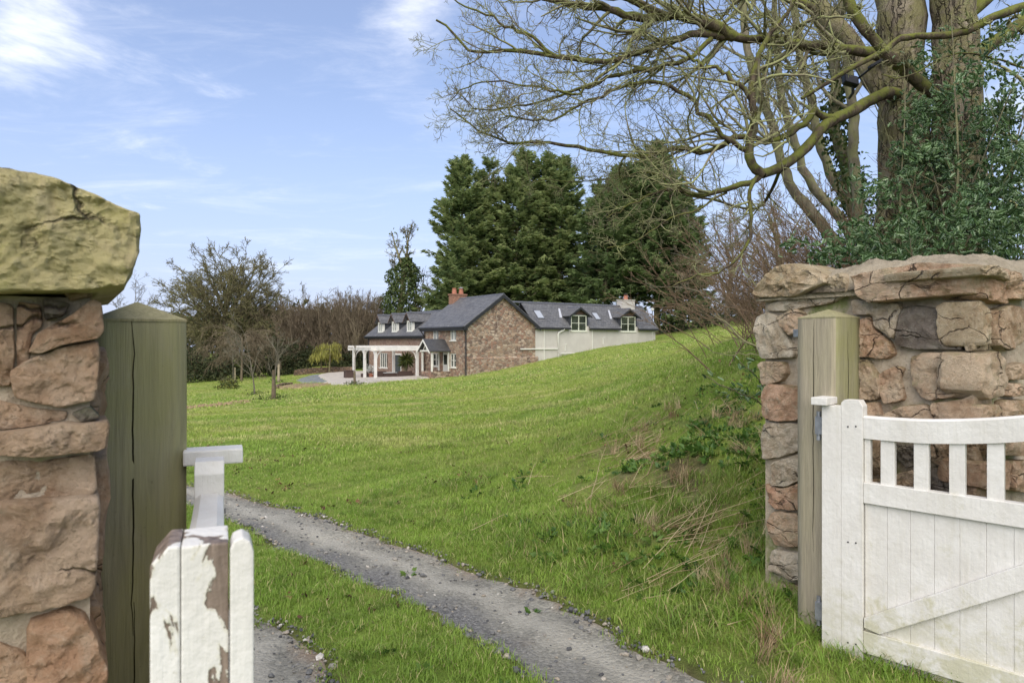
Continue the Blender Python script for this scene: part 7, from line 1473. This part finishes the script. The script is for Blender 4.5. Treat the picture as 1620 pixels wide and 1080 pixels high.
def build_grass():
    rg = np.random.default_rng(71)
    def place(name, x, y, srcs, smin, smax, keep, sink=0.0, tiltamp=.15):
        k = keep & ~blocked(x, y) & in_view(x, y); x, y = x[k], y[k]; z = height(x, y)-sink; n = len(x)
        sc = rg.uniform(smin, smax, n)*(0.65+0.7*fbm(x, y, 1.3, 12, 3))
        return scatter(name, np.stack([x, y, z], 1), rg.uniform(0, 6.28, n), rg.normal(0, tiltamp, (n, 2)), sc, rg.integers(0, len(srcs), n), srcs)
    A = [tuft('grass_tuft', 28, .060, .042, .0030, .85, M['blade'], 10+i) for i in range(6)]
    x, y = field(rg, 52000, 1.6, 10.5, .75); rd = rut_dist(x, y); bare = fbm(x, y, 2.1, 7, 4)
    bank = np.exp(-(((x-1.9)/1.6)**2+((y-6.0)/2.1)**2))
    keep = (rd > -.03+.12*rg.random(len(x))) & ~((bare > .56) & (bank > .35) & (rg.random(len(x)) < .75)); place('lawn_grass', x, y, A, .7, 1.3, keep)
    # ragged longer grass along ruts, bank and pillar foot
    Bt = [tuft('long_grass_tuft', 20, .055, .115, .0040, .95, M['blade_long'], 30+i, 3) for i in range(5)]
    x, y = field(rg, 30000, 2.0, 11.0, .8); bank = np.exp(-(((x-1.7)/1.5)**2+((y-5.6)/2.3)**2))
    pil = np.exp(-(((x-1.45)/.55)**2+((y-3.7)/.9)**2)); lump_ = fbm(x, y, 1.1, 15, 3); rd = rut_dist(x, y)
    pr = np.clip(bank*.75*(lump_ > .43)+pil*.9+(lump_ > .62)*.18, 0, 1)*(rd > .16); place('long_grass', x, y, Bt, .55, 1.15, rg.random(len(x)) < pr)
    C = [tuft('grass_clump', 22, .16, .060, .0095, .85, M['blade'], 50+i) for i in range(5)]
    x, y = field(rg, 34000, 9.0, 27.0, .8); rd = rut_dist(x, y); place('lawn_grass', x, y, C, .65, 1.25, rd > .1)
    Dd = [tuft('grass_swathe', 20, .42, .075, .024, .9, M['blade'], 70+i) for i in range(5)]
    x, y = field(rg, 36000, 24.0, 72.0, .85); place('lawn_grass', x, y, Dd, .6, 1.3, np.ones(len(x), bool))
    # broad weeds on the bank
    def weed(seed):
        r = np.random.default_rng(seed); n = 16; az = r.uniform(0, 6.28, n); u = np.stack([np.cos(az), np.sin(az), r.uniform(.15, .9, n)], 1); c = unit(u)*r.uniform(.02, .06, (n, 1)); V, F, ti = leaves(c, r.uniform(.025, .05, n), r, .6, None, u); me = mesh_np('weed', V, [F], M['weed'], attr={'tint': ti}); return bpy.data.objects.new('weed', me)
    Wd = [weed(i) for i in range(5)]; x, y = field(rg, 16000, 3.0, 10, .8); bank = np.exp(-(((x-1.9)/1.3)**2+((y-5.5)/1.9)**2)); place('bank_weeds', x, y, Wd, .6, 1.5, rg.random(len(x)) < bank*.8*(fbm(x, y, 1.9, 21, 3) > .45), 0, .3)
    # dead straw lying on the bank, stalks and brown leaf litter
    def stalk(seed, L):
        w = Wood(seed); m = w.grow(Z3, np.array([[1.0, 0, .12]]), np.array([L]), np.array([.0026]), 7, .05, (0, 0, -.02), .5, 4); w.spawn(m, 3, .4, 1, (.3, .6), .3, .7, 4, .1, (0, 0, 0), .5, 3); V, F = w.mesh(); return bpy.data.objects.new('straw', mesh_np('straw', V, F, M['straw']))
    S = [stalk(i, .35+.1*i) for i in range(5)]; n = 1700; x = rg.normal(1.35, .55, n); y = rg.normal(5.7, 1.0, n); pr = np.clip((fbm(x, y, 1.9, 33, 3)-.50)*7, 0.02, .9); k = (rg.random(n) < pr) & ~blocked(x, y) & (rut_dist(x, y) > .2); x, y = x[k], y[k]; n = len(x)
    scatter('dead_straw', np.stack([x, y, height(x, y)+rg.uniform(.01, .05, n)], 1), rg.normal(.65, .45, n), rg.normal(0, .10, (n, 2))+np.array([0, -.12]), rg.uniform(.45, 1.25, n), rg.integers(0, 5, n), S)
    dl = []
    for i in range(4):
        r = np.random.default_rng(90+i); V, F, ti = leaves(r.normal(0, .012, (3, 3)), r.uniform(.022, .05, 3), r, .7, np.tile(np.array([[0, 0, 1.0]]), (3, 1))); dl.append(bpy.data.objects.new('dead_leaf', mesh_np('dead_leaf', V, [F], M['deadleaf'], attr={'tint': ti})))
    x, y = field(rg, 5200, 2.2, 12, .8); cl = fbm(x, y, 1.2, 41, 3); place('leaf_litter', x, y, dl, .6, 1.5, (rg.random(len(x)) < np.clip((cl-.57)*5, .012, .6)) & (rut_dist(x, y) > .1), -.02, .4)
    # loose stone on the ruts
    pb = []
    for i in range(5):
        r = np.random.default_rng(200+i); bm = bmesh.new(); bmesh.ops.create_icosphere(bm, subdivisions=1, radius=1)
        for v in bm.verts: v.co = Vector((v.co.x*r.uniform(.8, 1.2), v.co.y*r.uniform(.6, 1.1), v.co.z*r.uniform(.4, .8)))
        me = bpy.data.meshes.new('pebble'); bm.to_mesh(me); bm.free(); me.materials.append(M['pebble']); pb.append(bpy.data.objects.new('pebble', me))
    x, y = field(rg, 170000, 1.5, 13, .7); rd = rut_dist(x, y); n = len(x); side = np.clip((rd+.16)/.14, 0, 1); k = (rd < .05) & in_view(x, y) & (rg.random(n) < .20+.8*side*(fbm(x, y, 1.5, 51, 3) > .38)); x, y = x[k], y[k]; n = len(x)
    sc = np.clip(rg.lognormal(-4.95, .5, n), .003, .026); scatter('loose_gravel', np.stack([x, y, height(x, y)+.011+sc*.2], 1), rg.uniform(0, 6.28, n), rg.normal(0, .3, (n, 2)), sc, rg.integers(0, 5, n), pb)
    # brown stubble and stones of the small bank on the lower lawn
    n = 260; px = rg.uniform(296, 395, n); d = 27.5+(px-296)*.03+rg.normal(0, .5, n); x = (px-810)/1080*d; y = d
    scatter('turned_soil', np.stack([x, y, height(x, y)+.03], 1), rg.uniform(0, 6.28, n), rg.normal(0, .3, (n, 2)), rg.uniform(.05, .16, n), rg.integers(0, 5, n), [bpy.data.objects.new('clod', (lambda m: (m.materials.clear(), m.materials.append(M['soil']), m)[-1])(s.data.copy())) for s in pb])
    # dry clumps standing on the bank
    Dc = [tuft('dead_clump', 34, .05, .22, .0040, .7, M['straw'], 130+i, 3) for i in range(4)]
    sp = [(1010, 705, 7.6), (1002, 730, 7.0), (1190, 620, 6.2), (1165, 640, 6.4), (1050, 660, 8), (1205, 650, 5.4), (1130, 690, 6.4), (985, 790, 5.6), (1150, 880, 4.2), (1225, 1010, 3.2), (1120, 905, 4.1), (1210, 850, 4.4), (1180, 940, 3.7), (1250, 1045, 3.0), (1030, 845, 4.9), (1080, 760, 5.6), (1160, 765, 5.4), (940, 810, 5.4)]
    x = np.array([(p[0]-810)/1080*p[2] for p in sp]); y = np.array([p[2] for p in sp]); x = np.concatenate([x+rg.normal(0, .1, len(sp)) for _ in range(4)]); y = np.concatenate([y+rg.normal(0, .14, len(sp)) for _ in range(4)]); n = len(x); k = ~blocked(x, y); x, y = x[k], y[k]; n = len(x)
    scatter('dead_grass', np.stack([x, y, height(x, y)], 1), rg.uniform(0, 6.28, n), rg.normal(0, .25, (n, 2)), rg.uniform(.35, 1.0, n), rg.integers(0, 4, n), Dc)
build_grass()
